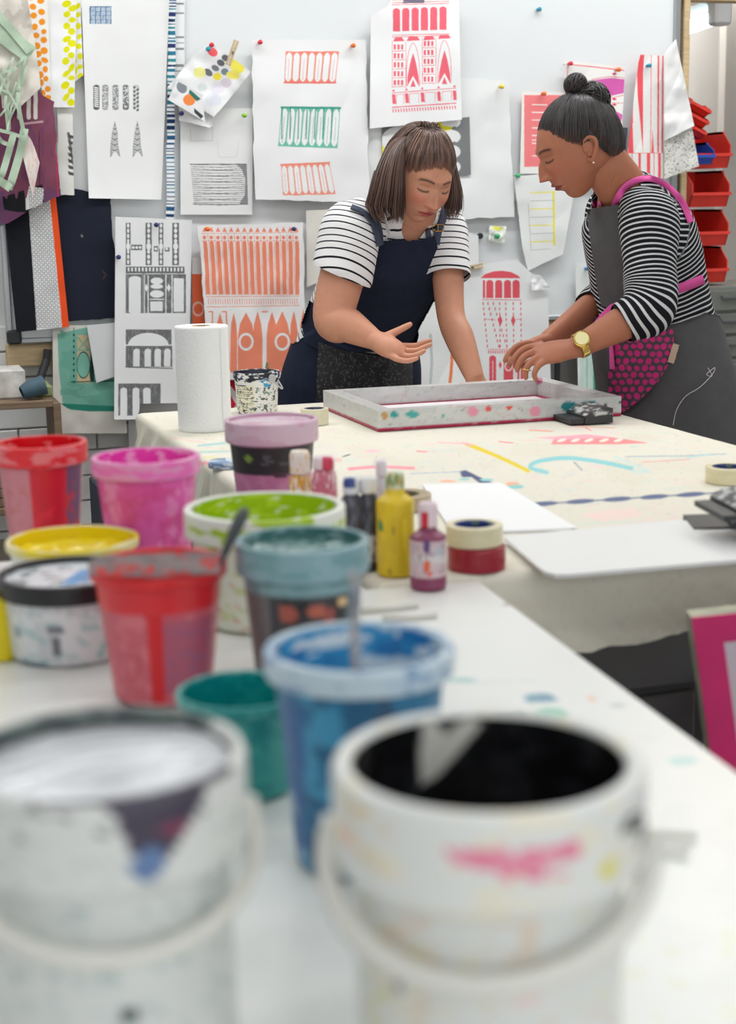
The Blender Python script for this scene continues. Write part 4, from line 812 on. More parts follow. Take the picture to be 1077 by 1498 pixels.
# tape rolls
def tape(u, v, w, H, col, core, label, inner=.72, z0=None, px=None):
    z0 = zC+.001 if z0 is None else z0; c = onz(u, v, z0+H) if px is None else px.copy(); c[2] = z0; r = w/2/ppm(c)
    o = empty('tape_roll', c, label, 'tape', None); q = r*inner
    nn = lambda a, b, c_=None: Pt(col).noise(.6, 30, 3, 7, tuple(int(k*.96) for k in col), .6)(a, b)
    lathe('tape', [(q, 0), (r*.99, 0), (r, .001), (r, H-.001), (r*.99, H), (q, H), (q, 0)], c, nn, M_PLAST, o, 64, .004)
    lathe('core', [(q, 0), (q, H), (q-.0025, H), (q-.0025, 0), (q, 0)], c, lambda a, b, r_: Pt(core).noise(.62, 20, 6, 9, (110, 140, 100), .7)(a, b), M_PLAST, o, 64, .004)
    return c, r
cR, rR = tape(697, 797, 85, .030, (160, 34, 52), (90, 30, 40), 'dark red glittery tape roll under the masking tape', z0=zC+.001)
tape(697, 0, 83, .026, (226, 216, 180), (44, 62, 130), 'masking tape roll with blue core on top of the red tape', z0=zC+.0325, px=cR+[-.002, .002, 0])
tape(460, 597, 41, .034, (226, 220, 190), (50, 50, 100), 'masking tape roll behind the mauve tub, left of the screen', inner=.72)
tape(1066, 682, 66, .026, (230, 220, 180), (50, 60, 120), 'masking tape roll at the right edge of the cream table')
cc_, r_ = tape(588, 722, 86, .022, (178, 160, 130), (120, 100, 80), 'brown parcel tape roll lying behind the yellow bottle', inner=.62)
# kitchen roll
c = onz(297, 632, zC); c[1] += .035; c[0] += .012; r = 38.5/ppm(c); H = 152/ppm(c)*.995
kr = empty('kitchen_roll', c, 'standing white kitchen paper roll at the cream table\'s back left', 'paper roll')
mP = mat('embossed_paper', (242, 243, 242), .85, bump=.8, bscale=170)
lathe('paper', [(.02, 0), (r*.98, 0), (r, .004), (r, H-.004), (r*.985, H), (.02, H), (.02, 0)], c, lambda a, b, q: solid((243, 244, 243))(a, b), mP, kr, 96, .004, wob=.03)
lathe('cardboard_core', [(.02, .001), (.02, H+.0005), (.018, H+.0005), (.018, .001)], c, lambda a, b, q: solid((190, 160, 120))(a, b), M_PLAST, kr, 32)
t0 = math.atan2(-c[1], -c[0])+.75
q = np.array([math.cos(t0), math.sin(t0), 0])*(r+.001); tq = np.array([-math.sin(t0), math.cos(t0), 0])
Geo().add([c+q+[0, 0, .003], c+q*1.03+tq*.012+[0, 0, .003], c+q*1.03+tq*.012+[0, 0, H-.01], c+q+[0, 0, H-.004]], [(0, 1, 2, 3)]).obj('loose_edge', mP, kr)
# leaning magenta screen on the right
zs = T-.02; A0 = onz(1012, 904, zs); 
ms = empty('leaning_screen', (A0[0]+.25, A0[1], 0), 'magenta silk screen frame leaning at the right edge between the tables', 'screen frame')
ex = _r0*math.cos(math.radians(5))+np.array([0, 0, 1])*math.sin(math.radians(5)); tilt = math.radians(8)
ez = np.array([0, 0, -1.])*math.cos(math.radians(9))+_r0*math.sin(math.radians(9)); ey = np.cross(ex, ez); ey /= np.linalg.norm(ey); ey = ey if ey@_f > 0 else -ey
def fb(x0, x1, z0_, z1_, d0, d1, nm, m):
    V = [A0+ex*x+ez*z+ey*d for x in (x0, x1) for z in (z0_, z1_) for d in (d0, d1)]
    Geo().add(V, [(0, 1, 3, 2), (4, 6, 7, 5), (0, 4, 5, 1), (2, 3, 7, 6), (0, 2, 6, 4), (1, 5, 7, 3)]).obj(nm, m, ms)
mM = mat('magenta_paint', (206, 40, 108), .35, var=.07, vscale=14); mG = mat('worn_metal', (150, 150, 130), .5, metal=.3, var=.35, vscale=25)
Ls = .70; Wf = .46; bw_ = .034
fb(0, Wf, 0, bw_, 0, .003, 'face_strip', mM); fb(0, bw_, bw_, Ls-bw_, 0, .003, 'face_strip', mM); fb(Wf-bw_, Wf, bw_, Ls-bw_, 0, .003, 'face_strip', mM); fb(0, Wf, Ls-bw_, Ls, 0, .003, 'face_strip', mM)
fb(0, Wf, 0, bw_*.9, .003, .035, 'frame_bar', mG); fb(0, bw_*.9, bw_*.9, Ls, .003, .035, 'frame_bar', mG); fb(Wf-bw_, Wf, bw_*.9, Ls, .003, .035, 'frame_bar', mG)
fb(bw_, Wf-bw_, bw_, Ls-bw_, .001, .002, 'screen_mesh', mat('lilac_mesh', (206, 190, 200), .5))
# ---------------------------------------------------------------- pots and bottles
def put(u, v, w, H, z0=None):
    z0 = (T if z0 is None else z0)+.0012
    c = onz(u, v, z0+H); r = w/2/ppm(c); c[2] = z0; return c, r
def tub(name, label, cat, u, v, w, H, body, rim, inner, fill=.5, fillp=None, taper=.8, lip=.006, lipw=.004, z0=None, band=.012, group=None, m=M_PLAST, fillbump=.004):
    c, r = put(u, v, w, H, z0); o = empty(name, c, label, cat, group)
    ro = r-lipw; rb = ro*taper; bt = H-band
    rat = lambda z: rb+(ro-rb)*z/H
    lathe('body', [(.002, .0), (rb*.93, 0), (rb, .004), (rat(bt), bt), (rat(bt)-.0015, bt), (rb-.0015, .006), (.002, .004)], c, body, m, o, 96, .004)
    lathe('rim', [(rat(bt)+.0002, bt-.001), (r-.001, bt), (r, bt+.002), (r, H-.002), (r-.001, H), (ro-.002, H), (ro-.004, bt), (rat(bt)+.0002, bt-.001)], c, rim, m, o, 96, .002)
    zf = H*fill; ri = lambda z: rat(z)-.0022
    lathe('inner_wall', [(ri(zf-.004), zf-.004), (ro-.0045, H-.001)], c, inner, M_PAINT, o, 96, .002)
    if fillp:
        n = 64; k = 26; rr_ = ri(zf)*np.linspace(.0, 1, k); a = np.arange(n)*2*math.pi/n
        X = rr_[:, None]*np.cos(a); Y = rr_[:, None]*np.sin(a); Zz = zf+fillbump*(fbm(X*60+9, Y*60, 3)-.5)*2
        V = np.stack([X+c[0], Y+c[1], Zz+c[2]], -1).reshape(-1, 3)
        mesh_obj('paint_surface', V, gridfaces(n, k, True), M_PAINT, o, fillp(X.ravel()*1000, Y.ravel()*1000))
    return o, c, r
ang = lambda P: (lambda a, b, q: P(a, b))
# 1 big front bucket with black inside
def bail(o, c, r, H, m, zear, drop, a0=-96, a1=84, bulge=1.12, th=.0035):
    th0 = math.atan2(-c[1], -c[0]); pts = []
    for t in np.linspace(0, 1, 33):
        a = th0+math.radians(a0+(a1-a0)*t); k = math.sin(math.pi*t); R = r*(1.03+(bulge-1.03)*k)
        pts.append(c+[R*math.cos(a), R*math.sin(a), zear-drop*k**.8])
    Geo().tube(pts, th, 10).obj('handle', m, o, smooth=True)
    for p in (pts[0], pts[-1]):
        n_ = (p-c)*[1, 1, 0]; n_ /= np.linalg.norm(n_); Geo().tube([p-n_*.012, p+n_*.003], .009, 14).obj('handle_ear', m, o)
mH = mat('handle_plastic', (222, 220, 212), .4)
BP = Pt((226, 227, 224)).noise(.62, 16, 10, 31, (232, 226, 208), .8).noise(.68, 9, 9, 33, (226, 196, 170), .6).noise(.72, 8, 8, 35, (214, 214, 120), .6)
BP.ell(-17, 58, 3.2, 9, (224, 104, 60)).ell(-18, 62, 1.6, 4, (226, 227, 224)).rect(-41, 82, -37.5, 104, (150, 150, 148)).line([(-30, 150), (-34, 128), (-33, 110)], 3, (232, 216, 200)).ell(16, 88, 5, 2, (240, 196, 200))
RPt = Pt((228, 229, 226)).noise(.6, 12, 8, 41, (236, 228, 206), .8)
RPt.poly([(-14, 170), (6, 173), (9, 168), (14, 170), (30, 173), (31, 166), (15, 163), (9, 160), (6, 152), (3, 160), (-12, 164)], (236, 150, 174)).noise(.55, 5, 4, 44, (232, 120, 154), box=(-14, 154, 34, 172)).ell(46, 152, 4, 5, (222, 214, 90)).poly([(52, 172), (80, 178), (84, 150), (66, 150), (70, 160), (54, 166)], (40, 40, 44)).noise(.55, 8, 3, 47, (226, 226, 224), box=(50, 148, 90, 180)).noise(.6, 8, 5, 49, (226, 190, 110), .7, box=(-70, 150, -30, 180)).ell(-60, 160, 8, 6, (240, 208, 190))
Hh = .187
heart = [(614, 1150), (617, 1062), (630, 1052), (644, 1064), (655, 1075), (668, 1060), (690, 1048), (704, 1060), (680, 1090), (640, 1135)]
o, c, r = put(714, 1108, 465, Hh)[0], None, None
c, r = put(714, 1108, 465, Hh)
bk = empty('paint_bucket', c, 'large white bucket black inside, front right foreground, with swing handle', 'bucket')
rb = r*.86; ro = r-.006
lathe('body', [(.002, 0), (rb*.95, 0), (rb, .004), (r-.012, Hh-.05), (r-.010, Hh-.045), (rb-.002, .006), (.002, .004)], c, ang(BP), M_PLAST, bk, 160, .003)
lathe('rim', [(r-.013, Hh-.052), (r-.003, Hh-.052), (r-.001, Hh-.048), (r-.001, Hh-.004), (r-.003, Hh), (r-.007, Hh+.001), (r-.011, Hh-.001), (r-.012, Hh-.03)], c, ang(RPt), M_PLAST, bk, 160, .002)
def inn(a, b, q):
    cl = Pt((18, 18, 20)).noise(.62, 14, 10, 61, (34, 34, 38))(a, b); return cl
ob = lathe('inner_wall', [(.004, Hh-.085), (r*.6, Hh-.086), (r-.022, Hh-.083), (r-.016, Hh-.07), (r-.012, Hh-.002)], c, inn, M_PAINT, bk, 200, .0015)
def repaint(o, P, mask=None, ss=.5):
    me = o.data; n = len(me.vertices); co = np.empty(n*3); me.vertices.foreach_get('co', co); L = o.location; p = o.parent
    off = np.array(o.location)+(np.array(p.location) if p else 0); W = co.reshape(-1, 3)+off
    a = me.color_attributes['Col']; old = np.empty(n*4, np.float32); a.data.foreach_get('color', old); old = old.reshape(-1, 4)
    U_, V_ = proj(W); mk = Pt((0, 0, 0)).poly(P, (255, 255, 255))(U_, V_, ss=ss)[:, :1]
    if mask is not None: mk = mk*mask(W)[:, None]
    return me, a, old, mk
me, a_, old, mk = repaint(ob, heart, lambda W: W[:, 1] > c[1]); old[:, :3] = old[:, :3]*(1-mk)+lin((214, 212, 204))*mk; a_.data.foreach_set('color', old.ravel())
bail(bk, c, r, Hh, mH, Hh-.045, .040, bulge=1.0, th=.0062)
# 2 left front bucket with painted lid
c, r = put(150, 1098, 425, .182); Hh = .182
bk = empty('paint_bucket', c, 'large white bucket with crusted white lid and purple drip, front left foreground', 'bucket')
BP2 = Pt((222, 224, 222)).noise(.66, 12, 9, 71, (206, 214, 210), .7).ell(6, 62, 6, 3, (70, 90, 92)).ell(0, 46, 3, 3, (96, 104, 104)).noise(.7, 7, 6, 73, (120, 150, 150), .5)
RP2 = Pt((220, 221, 218)).noise(.64, 12, 9, 75, (204, 207, 205), .6).noise(.76, 8, 6, 77, (130, 146, 144), .5)
RP2.poly([(0, 186), (46, 186), (40, 174), (30, 160), (22, 146), (12, 140), (8, 156), (4, 170)], (62, 54, 74)).poly([(-34, 188), (60, 188), (60, 180), (30, 177), (0, 180), (-34, 183)], (70, 64, 78)).ell(15, 147, 7, 9, (96, 124, 168)).ell(26, 163, 7, 4, (120, 50, 80)).noise(.68, 7, 5, 79, (60, 64, 72), .7, box=(-34, 160, 40, 190))
rb = r*.86
lathe('body', [(.002, 0), (rb*.95, 0), (rb, .004), (r-.012, Hh-.05), (r-.014, Hh-.05), (rb-.002, .006), (.002, .004)], c, ang(BP2), M_PLAST, bk, 128, .004)
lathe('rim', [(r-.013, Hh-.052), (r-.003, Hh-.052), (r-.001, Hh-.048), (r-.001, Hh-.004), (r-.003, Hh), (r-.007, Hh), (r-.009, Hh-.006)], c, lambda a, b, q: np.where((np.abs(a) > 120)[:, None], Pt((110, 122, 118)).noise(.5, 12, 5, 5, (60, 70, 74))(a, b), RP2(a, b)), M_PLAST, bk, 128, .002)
n = 120; k = 60; rr_ = (r-.009)*np.linspace(0, 1, k); a = np.arange(n)*2*math.pi/n; X = rr_[:, None]*np.cos(a); Y = rr_[:, None]*np.sin(a)
Zz = Hh-.010+.007*(fbm(X*14+3, Y*26, 3, 2)-.4)+.006*np.clip(1-(rr_/r)[:, None]*1.2, 0, 1)
lp_ = Pt((226, 229, 232)).noise(.56, 60, 9, 81, (212, 214, 220), .6).noise(.60, 50, 6, 83, (176, 172, 184), .6).noise(.68, 40, 5, 84, (140, 132, 146), .6)
lp_.fn(lambda U, V: (U*U+V*V > 58**2) & (V < -10) & (U < 55) & (fbm(U/20, V/20, 5) > .58), (120, 120, 128), .6).line([(-10, -66), (20, -60), (50, -42)], 7, (60, 56, 70))
V = np.stack([X+c[0], Y+c[1], Zz+c[2]], -1).reshape(-1, 3)
mesh_obj('lid', V, gridfaces(n, k, True), M_PAINT, bk, lp_(X.ravel()*1000, Y.ravel()*1000))
bail(bk, c, r, Hh, mH, Hh-.045, .038, th=.0048, a0=-84, a1=96, bulge=1.0)
# 3 blue tub
B_ = Pt((20, 108, 150)).noise(.5, 30, 40, 91, (14, 84, 124), .9).noise(.6, 14, 60, 92, (28, 66, 100), .9).noise(.62, 20, 18, 93, (66, 156, 196), .7).poly([(-70, 130), (-40, 130), (-52, 20), (-80, 10)], (26, 92, 150)).noise(.64, 14, 12, 95, (190, 210, 220), .6, box=(-90, 0, -30, 60))
R_ = Pt((190, 208, 220)).noise(.56, 40, 6, 96, (158, 186, 212), .8).noise(.66, 10, 5, 97, (90, 130, 176), .7)
I_ = Pt((224, 232, 236)).noise(.5, 40, 10, 98, (52, 148, 198)).noise(.64, 20, 12, 99, (40, 120, 180))
o, c, r = tub('paint_tub', 'tall blue paint tub with whitish rim and a brush in it', 'tub', 525, 945, 280, .16, ang(B_), ang(R_), ang(I_), .76, Pt((60, 150, 200)).noise(.5, 26, 18, 3, (222, 230, 232)).noise(.62, 14, 12, 4, (30, 110, 170)), taper=.78, lipw=.006, band=.018)
ps = smooth_path([c+[.006, 0, .10], c+[-.002, .004, .15], onz(521, 880, T+.19), onz(516, 840, T+.235)], 12)
st = Geo().tube(ps, [.0035]*4+[.003]*8, 8).obj('stirring_rod', mat('clear_rod', (168, 160, 160), .3), smooth=True); tag(st, 'thin greyish stirring rod standing in the blue paint tub', 'stirrer')
# 4 teal tub
tub('paint_tub', 'low teal paint tub between the left bucket and the blue tub', 'tub', 352, 1008, 190, .083, ang(Pt((42, 150, 144)).noise(.5, 60, 4, 101, (60, 160, 150), .8).noise(.6, 20, 12, 102, (30, 130, 128))), ang(Pt((30, 146, 144)).noise(.6, 20, 4, 103, (100, 180, 172))), ang(Pt((10, 140, 142)).noise(.6, 12, 8, 104, (30, 160, 156))), .45, Pt((14, 140, 140)), taper=.86, lipw=.002, band=.008)
# 5 red front tub with spatula across
RB = Pt((206, 96, 110)).noise(.5, 30, 30, 111, (196, 82, 100), .7).noise(.6, 14, 14, 112, (224, 120, 130), .7).rect(-14, 0, 0, 120, (214, 24, 36)).rect(2, 14, 62, 86, (178, 88, 112)).noise(.6, 12, 4, 114, (150, 96, 130), .6, box=(4, 20, 60, 80)).rect(-90, 96, 90, 130, (220, 40, 48))
o, c, r = tub('paint_tub', 'red paint tub with a grey spatula lying across its rim', 'tub', 231, 822, 202, .132, ang(RB), ang(Pt((226, 36, 42)).noise(.6, 16, 5, 115, (206, 24, 34))), ang(Pt((212, 20, 30)).noise(.6, 14, 12, 116, (232, 60, 60))), .6, Pt((220, 26, 34)), taper=.76)
sp = empty('spatula', onz(230, 842, T+.136), 'grey metal spatula with red smear resting on the red tub', 'spatula')
q0, q1 = onz(130, 846, T+.1345), onz(322, 838, T+.1345); dd = (q1-q0)/np.linalg.norm(q1-q0); nn = np.array([-dd[1], dd[0], 0])*.75+np.array([0, 0, .66]); n_ = 60; q0 = q0+[0, 0, .009]; q1 = q1+[0, 0, .009]
sV = []; 
for zo in (0, .0018):
    for t in np.linspace(0, 1, n_):
        for s_ in np.linspace(-1, 1, 9): sV.append(q0+(q1-q0)*t+nn*s_*.0125*min(1, .5+t*6)+[0, 0, zo])
sV = np.array(sV); g = gridfaces(9, n_); g2 = np.vstack([g[:, ::-1], g+9*n_])
U_, V_ = proj(sV); cl = Pt((150, 132, 132)).noise(.52, 30, 9, 121, (206, 70, 70)).noise(.6, 20, 6, 122, (130, 120, 122))(U_, V_)
mesh_obj('blade', sV, g2, M_PAINT, sp, cl)
# handle leaning in the green/grey pot direction
q2, q3 = onz(322, 826, T+.137), onz(360, 744, T+.19)
hd = Geo().tube(smooth_path([q2, (q2+q3)/2+[0, 0, .002], q3], 8), [.003, .0035, .004, .005, .0058, .006, .0058, .004], 10).obj('palette_knife', mat('dark_handle', (74, 76, 80), .4), smooth=True)
tag(hd, 'dark palette knife handle sticking up beside the red tub', 'palette knife')
# 6 black-lidded white tub
WB = Pt((222, 224, 226)).rect(-32, 8, -8, 48, (206, 208, 212)).noise(.66, 12, 6, 131, (150, 190, 190), .6)
for k in range(9): WB.rect(-20+k*1.6, 14, -19.2+k*1.6, 34, (110, 112, 120))
WB.rect(-22, 37, -4, 44, (120, 124, 132)).poly([(30, 60), (36, 60), (34, 20), (28, 6), (24, 10), (31, 24)], (140, 196, 190)).ell(-40, 4, 16, 3, (70, 120, 140)).ell(-55, 36, 4, 6, (140, 150, 160)).noise(.58, 5, 2, 135, (180, 184, 190), .6, box=(-60, 52, 40, 66))
o, c, r = tub('paint_tub', 'squat white tub with black lid rim and blue-white lid top', 'tub', 98, 836, 205, .088, ang(WB), ang(Pt((26, 26, 30))), ang(Pt((30, 30, 34))), .94, Pt((222, 226, 232)).poly([(-14, -40), (40, -30), (46, 10), (20, 28), (0, -8)], (80, 156, 216)).noise(.62, 14, 10, 137, (90, 110, 110), .8), taper=.9, band=.02, fillbump=.001)
# 7 yellow lid tub
YC = (240, 214, 16)
tub('paint_tub', 'squat white tub filled with bright yellow paint', 'tub', 106, 787, 193, .088, ang(Pt((232, 230, 226))), ang(Pt((236, 226, 170)).noise(.5, 30, 3, 141, (240, 216, 40))), ang(Pt(YC)), .85, Pt(YC).noise(.6, 20, 14, 143, (250, 226, 50)), taper=.88, band=.01)
# small yellow thing left of the white tub
c, r = put(-8, 868, 60, .07); yb = empty('paint_tub', c, 'yellow tub just entering at the left edge behind the black-lidded tub', 'tub'); lathe('body', [(.002, 0), (r*.9, 0), (r, .07), (r-.002, .07), (r*.88, .004), (.002, .003)], c, ang(Pt((236, 214, 30))), M_PLAST, yb, 48)
# 8 red tall tub
RT = Pt((226, 40, 58)).noise(.5, 30, 40, 151, (206, 26, 48), .8).rect(-90, 10, -16, 150, (206, 130, 142)).noise(.6, 10, 5, 153, (190, 110, 100), .6, box=(-80, 40, -22, 120)).rect(36, 30, 72, 150, (110, 70, 110)).noise(.6, 8, 10, 155, (190, 40, 60), box=(36, 20, 72, 120)).rect(72, 0, 90, 170, (200, 170, 176))
tub('paint_tub', 'tall red paint tub with striped label at the far left', 'tub', 58, 646, 137, .168, ang(RT), ang(Pt((226, 40, 50)).noise(.55, 20, 5, 157, (232, 130, 136), .8)), ang(Pt((214, 20, 34)).noise(.6, 14, 12, 158, (232, 120, 120))), .8, Pt((220, 24, 36)), taper=.74, band=.026)
# 9 pink tub
PK = Pt((232, 96, 178)).noise(.5, 24, 30, 161, (222, 80, 164), .8).noise(.58, 14, 30, 162, (238, 140, 196), .8).noise(.62, 20, 18, 163, (214, 70, 140), .7)
tub('paint_tub', 'bright pink paint tub beside the tall red tub', 'tub', 213, 666, 158, .166, ang(PK), ang(Pt((236, 150, 198)).noise(.55, 24, 6, 165, (240, 100, 190), .8)), ang(Pt((232, 70, 180)).noise(.55, 20, 14, 166, (244, 180, 216))), .82, Pt((228, 60, 172)), taper=.76, band=.022)
# 10 green topped tub
GC = (164, 196, 22)
GB = Pt((226, 230, 214)).noise(.62, 10, 10, 171, (196, 208, 130), .7).noise(.7, 5, 8, 172, (210, 120, 90), .6).poly([(-64, 132), (-30, 132), (-40, 104), (-46, 92), (-56, 104)], GC)
GR = Pt((228, 230, 220)).fn(lambda U, V: fbm(U/14, V/9, 173) > (.36+.004*np.abs(U-10)), GC).noise(.66, 10, 5, 174, (236, 238, 226))
tub('paint_tub', 'wide white tub smeared with lime green paint around its rim', 'tub', 387, 740, 237, .132, ang(GB), ang(GR), ang(Pt(GC).noise(.6, 16, 8, 176, (188, 214, 50)).noise(.68, 10, 5, 177, (236, 240, 220))), .7, Pt((150, 184, 16)).noise(.55, 16, 10, 178, (186, 210, 40)).noise(.68, 12, 8, 179, (236, 240, 220)), taper=.86, band=.03, lipw=.007)
# 11 grey teal tub
GT = Pt((58, 54, 60)).noise(.6, 9, 9, 181, (40, 40, 44)).ell(-16, 94, 9, 9, (170, 84, 70)).ell(12, 96, 9, 8, (180, 92, 72)).ell(26, 90, 7, 8, (150, 70, 64)).rect(-90, 0, -34, 110, (110, 104, 104)).noise(.6, 12, 5, 183, (90, 84, 84), box=(-90, 0, 90, 70)).ell(42, 102, 8, 5, (226, 190, 140)).rect(46, 0, 90, 110, (90, 110, 116))
GT.rect(-180, 112, 180, 160, (132, 164, 170)).noise(.58, 14, 6, 185, (100, 140, 146), .8, box=(-180, 112, 180, 160))
tub('paint_tub', 'grey-green tub with cloudy lid and dark fruit label behind the blue tub', 'tub', 442, 788, 196, .154, ang(GT), ang(Pt((136, 168, 176)).noise(.55, 14, 6, 187, (110, 150, 156), .8)), ang(Pt((70, 116, 116)).noise(.55, 20, 8, 188, (140, 172, 172))), .93, Pt((86, 128, 126)).noise(.52, 14, 12, 189, (60, 108, 104)).noise(.62, 14, 10, 190, (140, 170, 168)), taper=.78, band=.03)
# 12 mauve tub
MB_ = Pt((200, 130, 168)).noise(.55, 14, 14, 201, (190, 110, 156), .8).rect(-90, 60, 90, 104, (38, 32, 40)).ell(-36, 84, 8, 5, (120, 150, 60)).noise(.6, 6, 5, 203, (80, 76, 84), box=(-20, 74, 60, 92)).poly([(-5, 62), (26, 62), (18, 54), (4, 53)], (70, 36, 56))
tub('paint_tub', 'mauve tub with black label and milky pink lid behind the lime green tub', 'tub', 397, 612, 137, .138, ang(MB_), ang(Pt((214, 184, 200)).noise(.55, 20, 6, 205, (206, 160, 184), .8)), ang(Pt((214, 180, 198))), .97, Pt((214, 190, 202)).noise(.6, 40, 6, 207, (190, 110, 150), .8), taper=.82, band=.034, z0=zC, fillbump=.001)
# 13 small splashed bucket at the back
c, r = put(375, 543, 68, .093, zC); o = empty('paint_bucket', c, 'small white bucket splashed with dark and blue paint beside the kitchen roll', 'bucket'); H_ = .093
SB = Pt((232, 231, 226)).rect(-70, 5, -8, 66, (230, 224, 200)).noise(.66, 7, 5, 211, (60, 62, 66)).noise(.7, 8, 6, 213, (120, 150, 130))
for y in (56, 46, 36, 24): SB.rect(-66, y, -10, y+1.1, (120, 110, 100))
for y in (59, 50, 41): SB.noise(.5, 2.2, 9, int(y), (130, 120, 110), box=(-62, y, -16, y+2.2))
SB.rect(-52, 64, -30, 66.5, (20, 20, 20)).poly([(-90, 92), (-90, 78), (-60, 72), (-40, 80), (-20, 72), (0, 78), (20, 70), (44, 78), (60, 66), (90, 80), (90, 92)], (36, 38, 44)).ell(22, 76, 18, 7, (50, 150, 200)).ell(30, 66, 12, 5, (70, 160, 206)).noise(.6, 8, 4, 215, (236, 236, 232), box=(-60, 68, 40, 88))
lathe('body', [(.002, 0), (r*.84, 0), (r*.86, .002), (r*.95, H_-.014), (r*.93, H_-.014), (.002, .003)], c, ang(SB), M_PLAST, o, 128, .0012)
lathe('rim', [(r*.94, H_-.014), (r, H_-.013), (r, H_), (r*.96, H_), (r*.92, H_-.012)], c, ang(Pt((34, 34, 44)).noise(.6, 12, 4, 217, (226, 226, 226)).noise(.66, 10, 4, 218, (30, 60, 120))), M_PLAST, o, 128, .0012)
lathe('inner_wall', [(.002, H_-.012), (r*.9, H_-.012), (r*.96, H_-.0005)], c, ang(Pt((40, 40, 60))), M_PAINT, o, 64)
bail(o, c, r, H_, mat('wire_grey', (190, 190, 190), .4), H_-.012, .028, a0=40, a1=130, bulge=1.1, th=.0018)
q = onz(391, 540, zC+H_); tag(Geo().tube([q+[-.002, .0, -.02], q+[0, 0, .004], q+[.001, 0, .016]], [.004, .0045, .003], 8).obj('brush_stub', mat('brush_wood', (150, 130, 90), .6, var=.4, vscale=90)), 'stubby paint-crusted brush end in the small splashed bucket', 'brush')
# bottles
def bottle(name, label, u, v, w, H, hb, bodyp, capp, neck=.45, capr=.42, z0=None, base=True, group='paint bottles'):
    z0 = (T if z0 is None else z0)+.0012; c = onz(u, v, z0); r = w/2/ppm(c); c = c+(_f*[1, 1, 0])*r; o = empty(name, c, label, 'bottle', group)
    lathe('body', [(.001, 0), (r*.94, 0), (r, .003), (r, hb*.93), (r*.96, hb*.97), (r*neck*1.25, hb+.004), (r*neck, hb+.007), (r*neck, hb+.012), (.001, hb+.012)], c, bodyp, M_PLAST, o, 96, .0025)
    lathe('cap', [(.001, hb+.009), (r*capr, hb+.009), (r*capr, H-.006), (r*capr*.85, H), (.001, H)], c, capp, M_PLAST, o, 64, .0025)
    return c, r
sc_ = lambda px_, u, v: px_/ppm(onz(u, v, T))
mb = Pt((132, 54, 88)).rect(-90, 18, 90, 62, (206, 182, 188)).rect(-90, 34, 90, 44, (214, 206, 206)).noise(.6, 7, 3, 221, (150, 130, 140), .7, box=(-80, 20, 80, 60)).ell(-4, 32, 9, 8, (226, 100, 60)).ell(4, 22, 8, 3, (220, 70, 50)).ell(-4, 56, 10, 8, (92, 60, 120)).ell(34, 50, 12, 6, (180, 190, 200))
bottle('paint_bottle', 'maroon paint bottle with clear cap beside the tape rolls', 628, 866, 54, .107, .068, ang(mb), ang(Pt((226, 206, 212)).rect(-40, 72, 0, 98, (200, 40, 60))), capr=.52, neck=.46)
yb_ = Pt((228, 196, 36)).noise(.55, 40, 30, 225, (216, 184, 34), .7).ell(-52, 66, 12, 8, (70, 140, 70)).ell(-6, 62, 5, 5, (170, 140, 40)).ell(-20, 8, 6, 5, (180, 150, 50)).ell(30, 56, 8, 22, (236, 208, 50))
bottle('paint_bottle', 'yellow paint bottle with mottled green-white cap', 580, 846, 56, .131, .100, ang(yb_), ang(Pt((214, 216, 190)).noise(.5, 12, 6, 227, (110, 150, 90)).noise(.6, 9, 6, 228, (196, 160, 80))), capr=.5, neck=.5)
dk = Pt((60, 60, 72)).noise(.5, 14, 9, 231, (92, 92, 104)).rect(-90, 10, 90, 46, (196, 196, 198)).noise(.6, 9, 6, 233, (90, 90, 100), box=(-90, 10, 90, 46)).rect(-90, 0, 90, 12, (50, 50, 56))
bottle('paint_bottle', 'dark paint bottle with white and blue cap behind the grey-green tub', 516, 838, 36, .122, .092, ang(dk), ang(Pt((216, 218, 226)).rect(-60, 110, 30, 130, (60, 76, 140))), capr=.7, neck=.6)
bottle('paint_bottle', 'charcoal paint bottle with white and maroon cap left of the yellow bottle', 541, 836, 32, .121, .092, ang(dk), ang(Pt((224, 222, 222)).rect(-80, 128, 60, 140, (120, 40, 50))), capr=.8, neck=.6)
bottle('paint_bottle', 'white-capped slender bottle just left of the yellow bottle cap', 560, 815, 20, .130, .100, ang(Pt((210, 204, 212))), ang(Pt((230, 222, 230))), capr=.8, neck=.6)
bottle('paint_bottle', 'amber bottle with broad white cap before the mauve tub', 441, 790, 34, .125, .084, ang(Pt((214, 160, 50)).noise(.6, 12, 12, 241, (236, 226, 210))), ang(Pt((232, 224, 218)).noise(.62, 9, 9, 242, (226, 180, 80))), capr=.88, neck=.7, z0=T)
bottle('paint_bottle', 'pink-red bottle with white cap right of the amber bottle', 476, 800, 38, .124, .098, ang(Pt((204, 110, 130)).noise(.6, 12, 12, 243, (226, 200, 206))), ang(Pt((232, 214, 218)).rect(-10, 100, 60, 125, (206, 60, 90))), capr=.85, neck=.7, z0=T)
tag(lathe('lid_disc', [(.001, 0), (.030, 0), (.031, .003), (.031, .010), (.029, .012), (.001, .012)], onz(330, 684, zC)+[0, 0, .001], Pt((206, 216, 226)).noise(.5, 40, 3, 251, (110, 140, 180)), M_PLAST), 'pale blue flat lid on the cream table behind the lime tub', 'lid')
